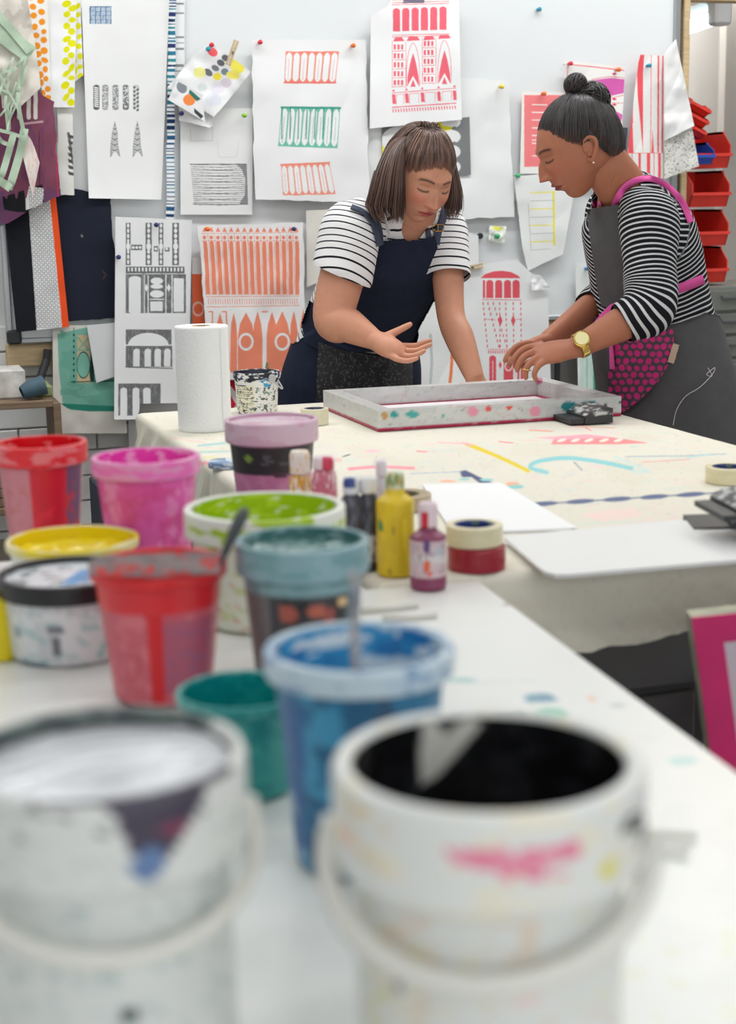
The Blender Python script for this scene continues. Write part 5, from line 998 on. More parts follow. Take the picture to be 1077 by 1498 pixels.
for k, (u0, v0, u1, v1, lb) in enumerate([(528, 893, 612, 884, 'upper white stir stick on the table behind the blue tub'), (560, 904, 640, 899, 'lower white stir stick on the table behind the blue tub'), (890, 1213, 1020, 1222, 'upper white stick right of the black-filled bucket'), (905, 1236, 1008, 1245, 'lower white stick right of the black-filled bucket')]):
    q0, q1 = onz(u0, v0, T+.0045), onz(u1, v1, T+.0045); tag(Geo().tube([q0, q1], .0036 if k < 2 else .0030, 8).obj('stir_stick', mat('stick_white', (226, 224, 216), .5), smooth=True), lb, 'stick', 'white stir sticks on the white table')
g = onz(900, 1226, T+.001)
# ---------------------------------------------------------------- people
DG = bpy.context.evaluated_depsgraph_get
def loft(K, side, n=24, m=None, sup=2.0):
    "K rows: x,y,z,a,b ; closed superelliptic tube with rounded ends"
    K = np.asarray(K, float); m = m or max(12, len(K)*7); Q = smooth_path(K, m); P = Q[:, :3]; ra = np.maximum(Q[:, 3], .002); rb = np.maximum(Q[:, 4], .002)
    Tn, S_, B = frames(P, side); t = np.arange(n)*2*math.pi/n; c, s = np.cos(t), np.sin(t)
    c = np.sign(c)*np.abs(c)**(2/sup); s = np.sign(s)*np.abs(s)**(2/sup)
    rings = [P[:, None]+ra[:, None, None]*c[None, :, None]*S_[:, None]+rb[:, None, None]*s[None, :, None]*B[:, None]]
    R = rings[0]; pre = []; post = []
    for k in (.0001, .5, .8): 
        h = math.sqrt(1-k*k); q = min(ra[0], rb[0])*.8; pre.append(P[0]+(R[0]-P[0])*k-Tn[0]*q*h)
    for k in (.8, .5, .0001):
        h = math.sqrt(1-k*k); q = min(ra[-1], rb[-1])*.8; post.append(P[-1]+(R[-1]-P[-1])*k+Tn[-1]*q*h)
    R = np.concatenate([np.array(pre), R, np.array(post)]); V = R.reshape(-1, 3); F_ = gridfaces(n, len(R), True).tolist()
    F_ += [list(range(n))[::-1], list(range((len(R)-1)*n, len(R)*n))]
    return V, F_
def ball(c, r, side=(1, 0, 0), up=(0, 0, 1), n=20):
    c = np.asarray(c, float); up = np.asarray(up, float); r = np.broadcast_to(np.asarray(r, float), (3,)); s = np.asarray(side, float); s = s-up*(s@up); s /= np.linalg.norm(s); b = np.cross(up, s)
    th = np.linspace(.001, math.pi-.001, n//2+2); a = np.arange(n)*2*math.pi/n
    V = (c+np.cos(th)[:, None, None]*up*r[2]+np.sin(th)[:, None, None]*(np.cos(a)[None, :, None]*s*r[0]+np.sin(a)[None, :, None]*b*r[1])).reshape(-1, 3)
    return V, gridfaces(n, len(th), True)[:, ::-1].tolist()+[list(range(n)), list(range((len(th)-1)*n, len(th)*n))[::-1]]
def fuse(parts, vox, sm=4, fac=.5):
    g = Geo()
    for V, F_ in parts: g.add(V, F_)
    me = bpy.data.meshes.new('tmp'); me.from_pydata(g.V, [], g.F); 
    bm = __import__('bmesh').new(); bm.from_mesh(me); __import__('bmesh').ops.recalc_face_normals(bm, faces=bm.faces); bm.to_mesh(me); bm.free()
    o = bpy.data.objects.new('tmp', me); COL.objects.link(o)
    r = o.modifiers.new('r', 'REMESH'); r.mode = 'VOXEL'; r.voxel_size = vox
    s = o.modifiers.new('s', 'SMOOTH'); s.factor = fac; s.iterations = sm
    dg = DG(); dg.update(); ev = o.evaluated_get(dg); m2 = bpy.data.meshes.new_from_object(ev)
    n = len(m2.vertices); co = np.empty(n*3); m2.vertices.foreach_get('co', co); V = co.reshape(-1, 3)
    nl = len(m2.loops); li = np.empty(nl, np.int32); m2.loops.foreach_get('vertex_index', li); ls = np.empty(len(m2.polygons), np.int32); m2.polygons.foreach_get('loop_total', ls)
    if (ls == 4).all(): F_ = li.reshape(-1, 4)
    else: F_ = [list(p.vertices) for p in m2.polygons]
    bpy.data.objects.remove(o); bpy.data.meshes.remove(me); bpy.data.meshes.remove(m2)
    return V, F_
def merge(*parts):
    "join several (V,F,cols)"
    V = []; F_ = []; C_ = []; b = 0
    for v, f, c in parts:
        V.append(np.asarray(v, float)); F_ += [[b+int(i) for i in q] for q in (f.tolist() if isinstance(f, np.ndarray) else f)]; C_.append(np.broadcast_to(c, (len(v), 3))); b += len(v)
    return np.vstack(V), F_, np.vstack(C_)
def person_part(name, V, F_, m, root, cols=None, extra=None, smooth=True):
    o = mesh_obj(name, V, F_, m, root, cols, smooth)
    if extra is not None:
        a = o.data.attributes.new('stripe', 'FLOAT', 'POINT'); a.data.foreach_set('value', extra.astype(np.float32))
    return o
def stripe_mat(name, base, line, period, duty):
    m = bpy.data.materials.new(name); m.use_nodes = True; nt = m.node_tree; b = nt.nodes['Principled BSDF']; b.inputs['Roughness'].default_value = .85; b.inputs['Specular IOR Level'].default_value = .15
    a = nt.nodes.new('ShaderNodeAttribute'); a.attribute_name = 'stripe'
    d = nt.nodes.new('ShaderNodeMath'); d.operation = 'DIVIDE'; d.inputs[1].default_value = period; nt.links.new(a.outputs['Fac'], d.inputs[0])
    fr_ = nt.nodes.new('ShaderNodeMath'); fr_.operation = 'FRACT'; nt.links.new(d.outputs[0], fr_.inputs[0])
    lt_ = nt.nodes.new('ShaderNodeMath'); lt_.operation = 'LESS_THAN'; lt_.inputs[1].default_value = duty; nt.links.new(fr_.outputs[0], lt_.inputs[0])
    mx = nt.nodes.new('ShaderNodeMixRGB'); mx.inputs[1].default_value = (*lin(base), 1); mx.inputs[2].default_value = (*lin(line), 1)
    nt.links.new(lt_.outputs[0], mx.inputs[0]); nt.links.new(mx.outputs[0], b.inputs['Base Color'])
    return m
def along(V, chains, bias=None):
    "stripe value: soft distance along the nearest (radius-weighted) chain; returns value, chain index"
    best = np.full(len(V), 1e9); val = np.zeros(len(V)); idx = np.zeros(len(V), int)
    for ci, (K, off, _) in enumerate(chains):
        Q = smooth_path(np.asarray(K, float), 50); L = np.r_[0, np.cumsum(np.linalg.norm(np.diff(Q[:, :3], axis=0), axis=1))]
        d0 = Q[0, :3]-Q[1, :3]; d0 /= np.linalg.norm(d0); d1 = Q[-1, :3]-Q[-2, :3]; d1 /= np.linalg.norm(d1); e = np.linspace(.01, .20, 20)[:, None]
        P = np.vstack([Q[0, :3]+d0*e[::-1], Q[:, :3], Q[-1, :3]+d1*e]); S_ = np.r_[-e[::-1, 0], L, L[-1]+e[:, 0]]; rad = np.r_[np.full(20, Q[0, 4]), Q[:, 4], np.full(20, Q[-1, 4])]; pen = np.r_[np.linspace(1.6, 1, 20), np.ones(50), np.linspace(1, 1.6, 20)]
        D = np.linalg.norm(V[:, None]-P[None], axis=2); q = (D/rad*pen).min(1); W_ = np.exp(-(D**2-D.min(1)[:, None]**2)/(2*.028**2)*1.0); sv = (W_*S_).sum(1)/W_.sum(1)
        k = q < best; val = np.where(k, off+sv, val); idx = np.where(k, ci, idx); best = np.where(k, q, best)
    return val, idx
def trim(V, F_, keep, it=14, snap=None):
    "drop faces, then relax the cut edge so that hems and necklines run smooth"
    F_ = np.asarray(F_); F_ = F_[keep(V)[F_].all(1)]; us = np.unique(F_); mp = -np.ones(len(V), int); mp[us] = np.arange(len(us)); V = V[us].copy(); F_ = mp[F_]
    E = np.vstack([F_[:, [i, (i+1) % 4]] for i in range(4)]); Es = np.sort(E, 1); u_, inv, cnt = np.unique(Es, axis=0, return_inverse=True, return_counts=True); B_ = u_[cnt == 1]
    for _ in range(it):
        A_ = np.zeros_like(V); n_ = np.zeros(len(V)); np.add.at(A_, B_[:, 0], V[B_[:, 1]]); np.add.at(A_, B_[:, 1], V[B_[:, 0]]); np.add.at(n_, B_.ravel(), 1)
        k = n_ >= 2; V[k] = V[k]*.4+A_[k]/n_[k][:, None]*.6
        if snap is not None: kk = np.where(n_ > 0)[0]; V[kk] = snap(V[kk])
    return V, F_
def bvh(objs):
    V = []; P = []; b = 0
    for o in objs:
        off = np.array(o.matrix_world.translation) if False else np.array(o.location)+(np.array(o.parent.location) if o.parent else 0)
        for v in o.data.vertices: V.append(tuple(np.array(v.co)+off))
        for p in o.data.polygons: P.append([b+i for i in p.vertices])
        b = len(V)
    return BVHTree.FromPolygons(V, P)
def cast(tree, u, v, off=.004):
    d = Vector(ray(u, v)).normalized(); h = tree.ray_cast(Vector(CAM), d)
    if h[0] is None: return None
    return np.array(h[0])-np.array(d)*off
def strap(name, tree, pts, w, m, root, off=.006, th=.003, fallback=None):
    "ribbon lying on the body along a photo path"
    P = smooth_path(pts, len(pts)*6); d = np.gradient(P, axis=0); d /= np.linalg.norm(d, axis=1)[:, None]; nn = np.c_[-d[:, 1], d[:, 0]]
    ww = np.broadcast_to(w, (len(P),)) if np.ndim(w) == 0 else np.interp(np.linspace(0, 1, len(P)), np.linspace(0, 1, len(w)), w)
    last = None; Q = [[], [], []]; ds = []
    for i in range(len(P)):
        for k, s_ in enumerate((-.5, 0, .5)):
            q = P[i]+nn[i]*ww[i]*s_; h = cast(tree, q[0], q[1], off); Q[k].append(np.nan if h is None else np.linalg.norm(h-CAM))
    D = np.array(Q).T; ok = ~np.isnan(D)
    if not ok.any(): return None
    med = np.nanmedian(D); D[~ok] = np.nan
    row = np.array([np.nanmin(r) if np.any(~np.isnan(r)) else np.nan for r in D]); ii = np.arange(len(row)); g = ~np.isnan(row); row = np.interp(ii, ii[g], row[g])
    D = np.where(np.isnan(D), row[:, None], D); D = np.minimum(D, row[:, None]+.02)
    for _ in range(3): D[1:-1] = (D[:-2]+D[1:-1]*2+D[2:])/4
    V = []; 
    for layer in (0, th):
        for i in range(len(P)):
            for k, s_ in enumerate((-.5, 0, .5)):
                q = P[i]+nn[i]*ww[i]*s_; r = ray(q[0], q[1]); V.append(CAM+r/np.linalg.norm(r)*(D[i, k]+layer))
    n = len(P); g = gridfaces(3, n); F_ = g.tolist()+(g[:, ::-1]+3*n).tolist(); 
    for i in range(n-1):
        F_ += [[i*3, (i+1)*3, (i+1)*3+3*n, i*3+3*n], [i*3+2, i*3+2+3*n, (i+1)*3+2+3*n, (i+1)*3+2]]
    F_ += [[0, 3*n, 3*n+1, 1], [1, 3*n+1, 3*n+2, 2]]
    return mesh_obj(name, V, F_, m, root, smooth=True)
def patch(name, tree, poly, m, root, paint=None, off=.006, res=2.0):
    "cloth patch following the surface inside a photo polygon"
    P = np.array(poly, float); x0, y0 = P.min(0); x1, y1 = P.max(0); nx, ny = int((x1-x0)/res)+2, int((y1-y0)/res)+2
    A, B = np.meshgrid(np.linspace(x0, x1, nx), np.linspace(y0, y1, ny)); U_, V_ = A.ravel(), B.ravel(); D = np.full(len(U_), np.nan)
    ins = Pt((0, 0, 0)).poly(poly, (255, 255, 255))(U_, V_)[:, 0] > .5
    for i in range(len(U_)):
        h = cast(tree, U_[i], V_[i], off)
        if h is not None: D[i] = np.linalg.norm(h-CAM)
    hit = ~np.isnan(D); med = np.nanmedian(D[ins]); D = np.where(np.isnan(D), med, D).reshape(ny, nx)
    for _ in range(4):
        D[1:-1, 1:-1] = (D[1:-1, 1:-1]*4+D[:-2, 1:-1]+D[2:, 1:-1]+D[1:-1, :-2]+D[1:-1, 2:])/8
    R = np.array([ray(u, v) for u, v in zip(U_, V_)]); R /= np.linalg.norm(R, axis=1)[:, None]; V = CAM+R*D.ravel()[:, None]
    g = gridfaces(nx, ny); cu = U_[g].mean(1); cv = V_[g].mean(1); keep = (Pt((0, 0, 0)).poly(poly, (255, 255, 255))(cu, cv)[:, 0] > .5) & hit[g].all(1)
    cols = paint(U_, V_, ss=.4) if paint else None
    return mesh_obj(name, V, g[keep], m, root, cols)
def sstep(x): x = np.clip(x, 0, 1); return x*x*(3-2*x)
def headmesh(c, fwd, up, s=1.0, zs=.93, skin=(206, 150, 122), brow=(70, 44, 34), lip=(190, 96, 92), blush=(214, 118, 100), gaze=0):
    "face and skull as one displaced surface; local x=its right side, y=forward, z=up"
    fwd = np.asarray(fwd, float); fwd /= np.linalg.norm(fwd); up = np.asarray(up, float); up = up-fwd*(up@fwd); up /= np.linalg.norm(up); rt = np.cross(fwd, up)
    na, nb = 260, 190; a = np.linspace(-math.pi, math.pi, na, endpoint=False); a = a+.35*np.sin(a)*-1; b = np.linspace(.02, math.pi-.02, nb)
    A, B = np.meshgrid(a, b); dx = np.sin(A)*np.sin(B); dy = np.cos(A)*np.sin(B); dz = np.cos(B); A = A.ravel()
    x = dx.ravel()*.074; y = dy.ravel()*.096; z = dz.ravel()*.114
    low = sstep(-z/.114); fr_ = sstep((y+.02)/.07)
    x = x*(1-.30*low**1.3); y = np.where(y > 0, y*(1-.10*low), y*(1-.42*low)); y = y-.010*sstep((y-.06)/.04)*0
    x = np.sign(x)*np.abs(x)**.93*.074**.07
    G_ = lambda cx, cz, sx, sz: np.exp(-((x-cx)/sx)**2-((z-cz)/sz)**2)*(y > 0)
    sym = lambda cx, cz, sx, sz: G_(cx, cz, sx, sz)+G_(-cx, cz, sx, sz)
    d = np.zeros_like(x)
    d += .004*sym(.024, .034, .020, .009)+.002*G_(0, .03, .012, .012)          # brow
    d -= .0125*sym(.031, .013, .0145, .012)+.0045*G_(0, .019, .013, .011)        # sockets
    d += .0075*sym(.031, .012, .0115, .0085)                                    # lids over eyeballs
    d -= .0022*sym(.031, .0195, .012, .0025)                                    # lid fold
    ridge = np.clip((.018-z)/.045, 0, 1)*(z > -.036)*(z < .022); wn = .0055+.0065*sstep((.0-z)/.035)
    d += (.004+.019*ridge**1.15)*np.exp(-(x/wn)**2)*sstep((z+.0355)/.007)*sstep((.03-z)/.02)*(y > 0)
    d += .007*sym(.0120, -.0270, .0058, .0062)                                  # wings
    d += .0055*sym(.042, -.014, .018, .020)                                     # cheeks
    d += .0065*G_(0, -.056, .030, .020)                                         # muzzle
    d += .0048*G_(0, -.0490, .018, .0038)+.0058*G_(0, -.0600, .016, .0045)-.0045*G_(0, -.0543, .024, .0016)
    d -= .0045*G_(0, -.0715, .020, .006)+.0012*G_(0, -.041, .004, .005)-.0008*sym(.007, -.049, .003, .004)
    d += .0075*G_(0, -.092, .020, .014)
    y = y+d
    z2 = np.where(z < 0, z*zs, z); z2 = z2*(1-.30*sstep((.062-y)/.085)*sstep((-z-.03)/.06))
    V = np.asarray(c)+s*(x[:, None]*rt+y[:, None]*fwd+z2[:, None]*up)
    C_ = np.repeat(lin(skin)[None], len(V), 0)
    def mix(k, col):
        nonlocal C_
        k = np.clip(k, 0, 1)[:, None]*(y > 0)[:, None]; C_ = C_*(1-k)+lin(col)*k
    mix(.45*sym(.042, -.016, .022, .018), blush); mix(.35*G_(0, -.032, .012, .012), blush)
    for sg in (-1, 1):
        X = x*sg; by = .0315+.004*np.sin(np.clip((X-.012)/.036, 0, 1)*math.pi)-.05*np.clip(X-.040, 0, 1)
        mix(.95*np.exp(-((z-by)/.0032)**2)*sstep((X-.010)/.004)*sstep((.050-X)/.008), brow)
        ey = .0085-.0035*np.sin(np.clip((X-.017)/.029, 0, 1)*math.pi)+.001
        mix(.95*np.exp(-((z-ey)/.0024)**2)*sstep((X-.017)/.003)*sstep((.047-X)/.003), (44, 30, 28))
        mix(.35*np.exp(-((z-.019)/.0022)**2)*sstep((X-.018)/.004)*sstep((.045-X)/.004), (150, 96, 80))
        mix(.5*np.exp(-((X-.007)/.0028)**2-((z+.0335)/.002)**2), (90, 44, 38))
    lw = np.clip(1-(x/.0245)**2, 0, 1)
    mix(.9*((z > -.0545-.0095*lw**.7) & (z < -.0540+.0085*lw**.8) & (np.abs(x) < .0245)), lip)
    mix(.85*np.exp(-((z+.0543)/.0011)**2)*(np.abs(x) < .0235), (110, 50, 52))
    g = gridfaces(na, nb, True)
    Fc = g.tolist()+[list(range(na))[::-1], list(range((nb-1)*na, nb*na))]
    return (V, Fc, C_), (rt, fwd, up), lambda X, Y, Z: np.asarray(c)+s*(X*rt+Y*fwd+Z*up)
def ear(loc, sg, skincol, s=1.0):
    P = [loc(sg*q[0], -.004+(q[1]+.004)*.86, -.001+(q[2]+.001)*.84) for q in [(.068, .012, -.024), (.075, .004, -.034), (.080, -.006, -.022), (.086, -.018, -.002), (.087, -.020, .016), (.082, -.008, .027), (.076, .006, .022), (.073, .010, .008)]]
    v1 = tube(smooth_path(P, 26), np.interp(np.linspace(0, 1, 26), [0, .15, .5, .8, 1], [.005, .0065, .0045, .004, .003])*s, 8)
    v2 = ball(loc(sg*.074, -.004, .0), np.array([.017, .008, .022])*s, loc(0, 1, 0)-loc(0, 0, 0), (loc(0, 0, 1)-loc(0, 0, 0))/s)
    v3 = ball(loc(sg*.077, .008, -.002), np.array([.005, .004, .008])*s, loc(0, 1, 0)-loc(0, 0, 0), (loc(0, 0, 1)-loc(0, 0, 0))/s)
    return [v1, v2, v3]
def hand(wrist, palm, knuckles, fingers, nrm, pw=.036, pt=.013, wr=(.027, .021)):
    "wrist->palm lofted volume, then each finger a tapering bent tube rooted in the palm"
    wrist, palm = np.array(wrist), np.array(palm); kn = np.mean(knuckles, 0); sd = knuckles[0]-knuckles[-1]; sd = sd/np.linalg.norm(sd)
    parts = [loft([[*(wrist), wr[0], wr[1]], [*(wrist*.55+palm*.45), pw*.82, pt*1.35], [*palm, pw, pt*1.3], [*(palm*.25+kn*.75), pw*.98, pt*1.05], [*kn, pw*.9, pt*.8]], sd)]
    for F_ in fingers:
        pts, r0, r1 = F_; P = smooth_path(pts, 16); parts.append(tube(P, np.interp(np.linspace(0, 1, 16), [0, .5, .93, 1], [r0, (r0+r1)/2*1.02, r1, r1*.6]), 10))
    return parts
M_SKIN = mat('skin', attr=True, rough=.5, spec=.35, sss=.12, var=.03, vscale=60)
def hair_mat(name, c1, c2, rough=.36):
    m = bpy.data.materials.new(name); m.use_nodes = True; nt = m.node_tree; b = nt.nodes['Principled BSDF']; b.inputs['Roughness'].default_value = rough; b.inputs['Specular IOR Level'].default_value = .55
    a = nt.nodes.new('ShaderNodeAttribute'); a.attribute_name = 'Col'; nt.links.new(a.outputs['Color'], b.inputs['Base Color']); return m
def strands(paths, r, c1, c2, seed, n=10, sides=4, root=None, skinf=lambda P: True):
    rr = random.Random(seed); Vs = []; Fs = []; Cs = []; b = 0; c1, c2 = lin(c1), lin(c2)
    for P in paths:
        P = smooth_path(P, n); rad = r*rr.uniform(.6, 1.3)*np.interp(np.linspace(0, 1, n), [0, .15, .7, 1], [.25, 1, .9, .12])
        V, F_ = tube(P, rad, sides, False); Vs.append(V); Fs.append(np.array(F_)+b); b += len(V); k = rr.random()**1.5; cc = np.repeat((c1*(1-k)+c2*k)[None], len(V), 0)
        if root is not None and len(P) and skinf(P): q = np.repeat(np.clip(1-np.arange(n)/2.2, 0, 1)*.75, sides)[:, None]; cc = cc*(1-q)+lin(root)*q
        Cs.append(cc)
    return np.vstack(Vs), np.vstack(Fs), np.vstack(Cs)
IMR = _r0.copy()                       # image-right in the room
TOC = -np.array([math.sin(HEAD), math.cos(HEAD), 0])   # towards the camera, level
def row(p, a, b=None): return [*p, a, b if b is not None else a]
def shell(K, side, fwd, t0, t1, phi, inf, n=60, m=90, thick=.003, wave=0):
    "garment surface following a torso loft; phi(t)->(left,right) degrees about forward"
    Q = smooth_path(K, 200); P = Q[:, :3]; Tn, S_, B = frames(P, side)
    if (B[100]@fwd) < 0: B = -B
    V = []
    for lay in (0, -thick):
        for i in range(m):
            t = t0+(t1-t0)*i/(m-1); k = min(199, int(t*199)); l, r_ = phi(i/(m-1))
            for j in range(n):
                f = math.radians(l+(r_-l)*j/(n-1)); w_ = wave*math.sin(f*9+i*.05)*(i/m)
                V.append(P[k]+S_[k]*(Q[k, 3]+inf+lay+w_)*math.sin(f)+B[k]*(Q[k, 4]+inf+lay+w_)*math.cos(f))
    g = gridfaces(n, m); F_ = g.tolist()+(g[:, ::-1]+n*m).tolist(); N = n*m
    for i in range(m-1): F_ += [[i*n, i*n+N, (i+1)*n+N, (i+1)*n], [i*n+n-1, (i+1)*n+n-1, (i+1)*n+n-1+N, i*n+n-1+N]]
    for j in range(n-1): F_ += [[j, j+1, j+1+N, j+N], [(m-1)*n+j, (m-1)*n+j+N, (m-1)*n+j+1+N, (m-1)*n+j+1]]
    return np.array(V), F_
# ================= first woman (left, navy apron) =================
def woman_one():
    O = ony
    pel = O(510, 640, 4.02); root = empty('person', (pel[0], pel[1], 0), 'woman with brown bob in striped tee and navy apron leaning behind the table', 'person')
    fwd = IMR*math.sin(math.radians(33))+TOC*math.cos(math.radians(33)); right = np.cross(fwd, [0, 0, 1]); left = -right; Z_ = np.array([0, 0, 1.])
    tor = [row(O(508, 680, 4.03), .175, .14), row(O(510, 610, 4.01), .182, .145), row(O(516, 545, 3.97), .172, .138), row(O(526, 480, 3.92), .138, .125), row(O(553, 415, 3.84), .142, .125), row(O(580, 365, 3.76), .152, .108), row(O(591, 335, 3.71), .105, .075)]
    neck = [row(O(596, 352, 3.73), .062, .058), row(O(606, 322, 3.69), .052, .055), row(O(612, 292, 3.69), .05, .056)]
    RS = O(514, 336, 3.64); RE = O(488, 464, 3.60); RW = O(548, 497, 3.50); LS = O(650, 335, 3.72); LE = O(660, 462, 3.62); LW = O(694, 551, 3.50)
    rarm = [row(RS, .052), row(RS*.6+RE*.4+fwd*.004, .056), row(RE, .048), row(RE*.62+RW*.38, .042, .045), row(RW, .025, .022)]
    rarm[2] = row(RE, .050)
    larm = [row(LS, .042), row(LS*.5+LE*.5, .040), row(LE, .035), row(LE*.6+LW*.4, .036), row(LW, .0235, .021)]
    skin = (208, 148, 120)
    # hands
    def at(l, y): return [O(u, v, y+dy) for u, v, dy in l]
    kn = at([(588, 506, .012), (588, 512, -.006), (585, 518, -.024), (579, 523, -.038)], 3.47)
    fg = [(at([(572, 507, .006), (590, 506, .012), (607, 506, .010), (620, 501, .008), (632, 497, .006)], 3.47), .0088, .0062), (at([(572, 510, 0), (590, 513, -.008), (609, 513, -.010), (621, 508, -.012), (632, 503, -.014)], 3.47), .0088, .0062),
          (at([(570, 514, -.01), (586, 520, -.026), (603, 521, -.032), (614, 517, -.034), (623, 512, -.036)], 3.47), .0085, .0060), (at([(565, 517, -.02), (580, 525, -.042), (595, 528, -.052), (605, 526, -.056), (613, 523, -.058)], 3.47), .0078, .0054),
          (at([(553, 503, .004), (563, 494, .012), (576, 487, .014), (590, 480, .012), (603, 473, .01)], 3.47), .0122, .0072)]
    hr = hand(RW, O(568, 507, 3.468), kn, fg, None, pw=.032, pt=.019, wr=(.026, .023))
    zt = T+.05; LH = O(700, 567, 3.492)
    kn = at([(692, 570, 0), (698, 571, -.004), (704, 571, -.004), (709, 569, 0)], 3.485)
    fg = [(at([(695, 566, .02), (692, 572, 0), (690, 580, -.02), (689, 586, -.004)], 3.485), .009, .006), (at([(699, 566, .02), (698, 573, -.004), (697, 582, -.002), (696, 588, -.006)], 3.485), .009, .006), (at([(703, 566, .02), (704, 573, -.004), (704, 581, -.002), (703, 587, -.006)], 3.485), .009, .006),
          (at([(706, 565, .02), (709, 570, 0), (711, 577, -.002), (711, 582, -.004)], 3.485), .008, .0056), (at([(692, 560, .03), (686, 566, .01), (683, 571, .0), (682, 575, .0)], 3.485), .011, .0075)]
    hl = hand(LW, LH, kn, fg, None, pw=.030, pt=.013, wr=(.024, .021))
    arms = [fuse([loft(a, s_)]+h, .0028, 3) for a, s_, h in ((rarm, Z_, hr), (larm, IMR, hl))]
    legs = []
    for s_ in (-1, 1):
        hp = O(510, 640, 4.0)+right*s_*.09; legs.append(loft([row(hp, .085, .09), row([hp[0], hp[1], .48], .06, .065), row([hp[0], hp[1]+.02, .26], .05, .055), row([hp[0], hp[1]+.02, .07], .036, .042)], right)); f0 = np.array([hp[0], hp[1]+.02, .035]); 
        legs.append(loft([row(f0-fwd*.05, .032, .03), row(f0+fwd*.06, .038, .026), row(f0+fwd*.16, .034, .018)], right))
    core = fuse([loft(tor, right), loft(neck, right)]+legs, .009, 4)
    hc = O(612, 264, 3.63); fw = IMR*math.sin(math.radians(27))+TOC*math.cos(math.radians(27)); pt_ = math.radians(25); f3 = fw*math.cos(pt_)-Z_*math.sin(pt_); up3 = Z_*math.cos(pt_)+fw*math.sin(pt_); up3 = up3-np.cross(f3, up3)*.10
    hd, (rt, ff, uu), L = headmesh(hc, f3, up3, .97, skin=skin, blush=(216, 112, 98), lip=(186, 88, 90))
    ne = fuse([loft([row(O(590, 368, 3.78), .06, .045), row(O(603, 332, 3.70), .054, .054), row(L(0, -.012, -.05), .05, .05), row(L(0, -.005, -.0), .05, .05)], rt), loft([row(O(560, 350, 3.72), .03), row(O(594, 348, 3.70), .042, .036), row(O(625, 348, 3.71), .03)], Z_)], .005, 4)
    sk = lin(skin)
    body = merge(hd, (*core, sk), (*ne, sk), (*arms[0], sk), (*arms[1], sk), *[(v, f, sk) for e in (ear(L, 1, sk), ear(L, -1, sk)) for v, f in e])
    # redder finger tips
    person_part('body', body[0], body[1], M_SKIN, root, body[2])
    # shirt
    inf = .014
    def grow(K, d): return [[*r[:3], r[3]+d, r[4]+d] for r in K]
    rs = [row(RS+[0, 0, .03]+left*.03, .052), row(RS, .074), row(RS*.62+RE*.38, .078, .074), row(RS*.44+RE*.56, .079, .074)]
    ls = [row(LS+[0, 0, .02]+right*.03, .045), row(LS, .058), row(LS*.62+LE*.38, .057), row(LS*.42+LE*.58, .058)]
    def cut(V, F_, keep):
        F_ = np.asarray(F_); k = keep(V)[F_].all(1); F_ = F_[k]; us = np.unique(F_); mp = -np.ones(len(V), int); mp[us] = np.arange(len(us)); return V[us], mp[F_]
    V, F_ = fuse([loft(grow(tor[1:], inf), right, n=36), loft(rs, Z_), loft(ls, Z_), loft([row(O(535, 338, 3.68), .045, .05), row(O(590, 332, 3.70), .07, .05), row(O(640, 335, 3.72), .04, .045)], Z_)], .006, 6)
    nb = O(604, 334, 3.69); vv = O(601, 338, 3.64)
    V, F_ = trim(V, F_, lambda V: (np.linalg.norm((V-nb)*[1, 1, .8], axis=1) > .054) & (np.linalg.norm((V-vv)*[1, .6, .9], axis=1) > .027), 14)
    ch = [(np.array(tor)[::-1], 0, None), (np.array(rs[1:]+[row(RE, .07)]), .004, None), (np.array(ls[1:]+[row(LE, .055)]), .002, None)]
    dR = -IMR*.40-Z_*.90; dR /= np.linalg.norm(dR); dL = (LE-LS)/np.linalg.norm(LE-LS); hR = RS*.47+RE*.53; hL = LS*.44+LE*.56
    _, ix = along(V, ch)
    def hem(V, ix, c, d, k):
        sp = (RS if k == 1 else LS); dd = (RE-RS if k == 1 else LE-LS); dd = dd/np.linalg.norm(dd); V2, F2 = trim(V, F_, lambda V: ~((ix == k) & ((V-c)@d > 0) & (np.linalg.norm(V-sp-np.outer((V-sp)@dd, dd), axis=1) < (.092 if k == 1 else .068))), 10, lambda q: q-np.outer(np.where((np.linalg.norm(q-c, axis=1) < .11) & (np.abs((q-c)@d) < .014), (q-c)@d, 0), d)); return V2, F2
    V, F_ = hem(V, ix, hR, dR, 1); _, ix = along(V, ch); V, F_ = hem(V, ix, hL, dL, 2)
    V = V+.0022*np.stack([fbm(V[:, 0]*18, V[:, 2]*22, 3)-.5, fbm(V[:, 1]*18, V[:, 2]*22, 4)-.5, 0*V[:, 0]], -1)*2
    val, idx = along(V, ch)
    person_part('shirt', V, F_, stripe_mat('black_stripe_white_tee', (236, 234, 234), (34, 34, 40), .0165, .21), root, None, val+.004*np.sin(V[:, 0]*30))
    shirt = root_child(root, 'shirt')
    M_NAVY = mat('navy_denim', (36, 42, 60), .85, var=.12, vscale=40, bump=.2, bscale=500, spec=.15)
    K = grow(tor, inf)[::-1]
    def phi(s): a = np.interp(s, [0, .1, .2, 1], [118, 135, 152, 172]); b = np.interp(s, [0, .1, .2, 1], [80, 100, 140, 172]); return (-a, b)
    V, F_ = shell(K+[row(O(508, 760, 4.03), .21, .175)], right, fwd, .41, 1.0, phi, .010, wave=.004)
    ap = person_part('apron', V, F_, M_NAVY, root)
    tw = mesh_obj('tmp_torso', *loft(grow(tor, inf+.003), right, n=48), M_NAVY, None); t0_ = bvh([ap, tw]); bpy.data.objects.remove(tw)
    patch('bib', t0_, [(552, 354), (575, 351), (600, 352), (620, 350), (637, 346), (643, 372), (645, 400), (642, 430), (632, 456), (618, 484), (612, 515), (470, 515), (446, 500), (440, 470), (452, 440), (478, 452), (505, 440), (524, 425), (538, 405), (547, 384), (552, 370)], M_NAVY, ap, off=.010, res=1.3)
    tr = bvh([ap, shirt])
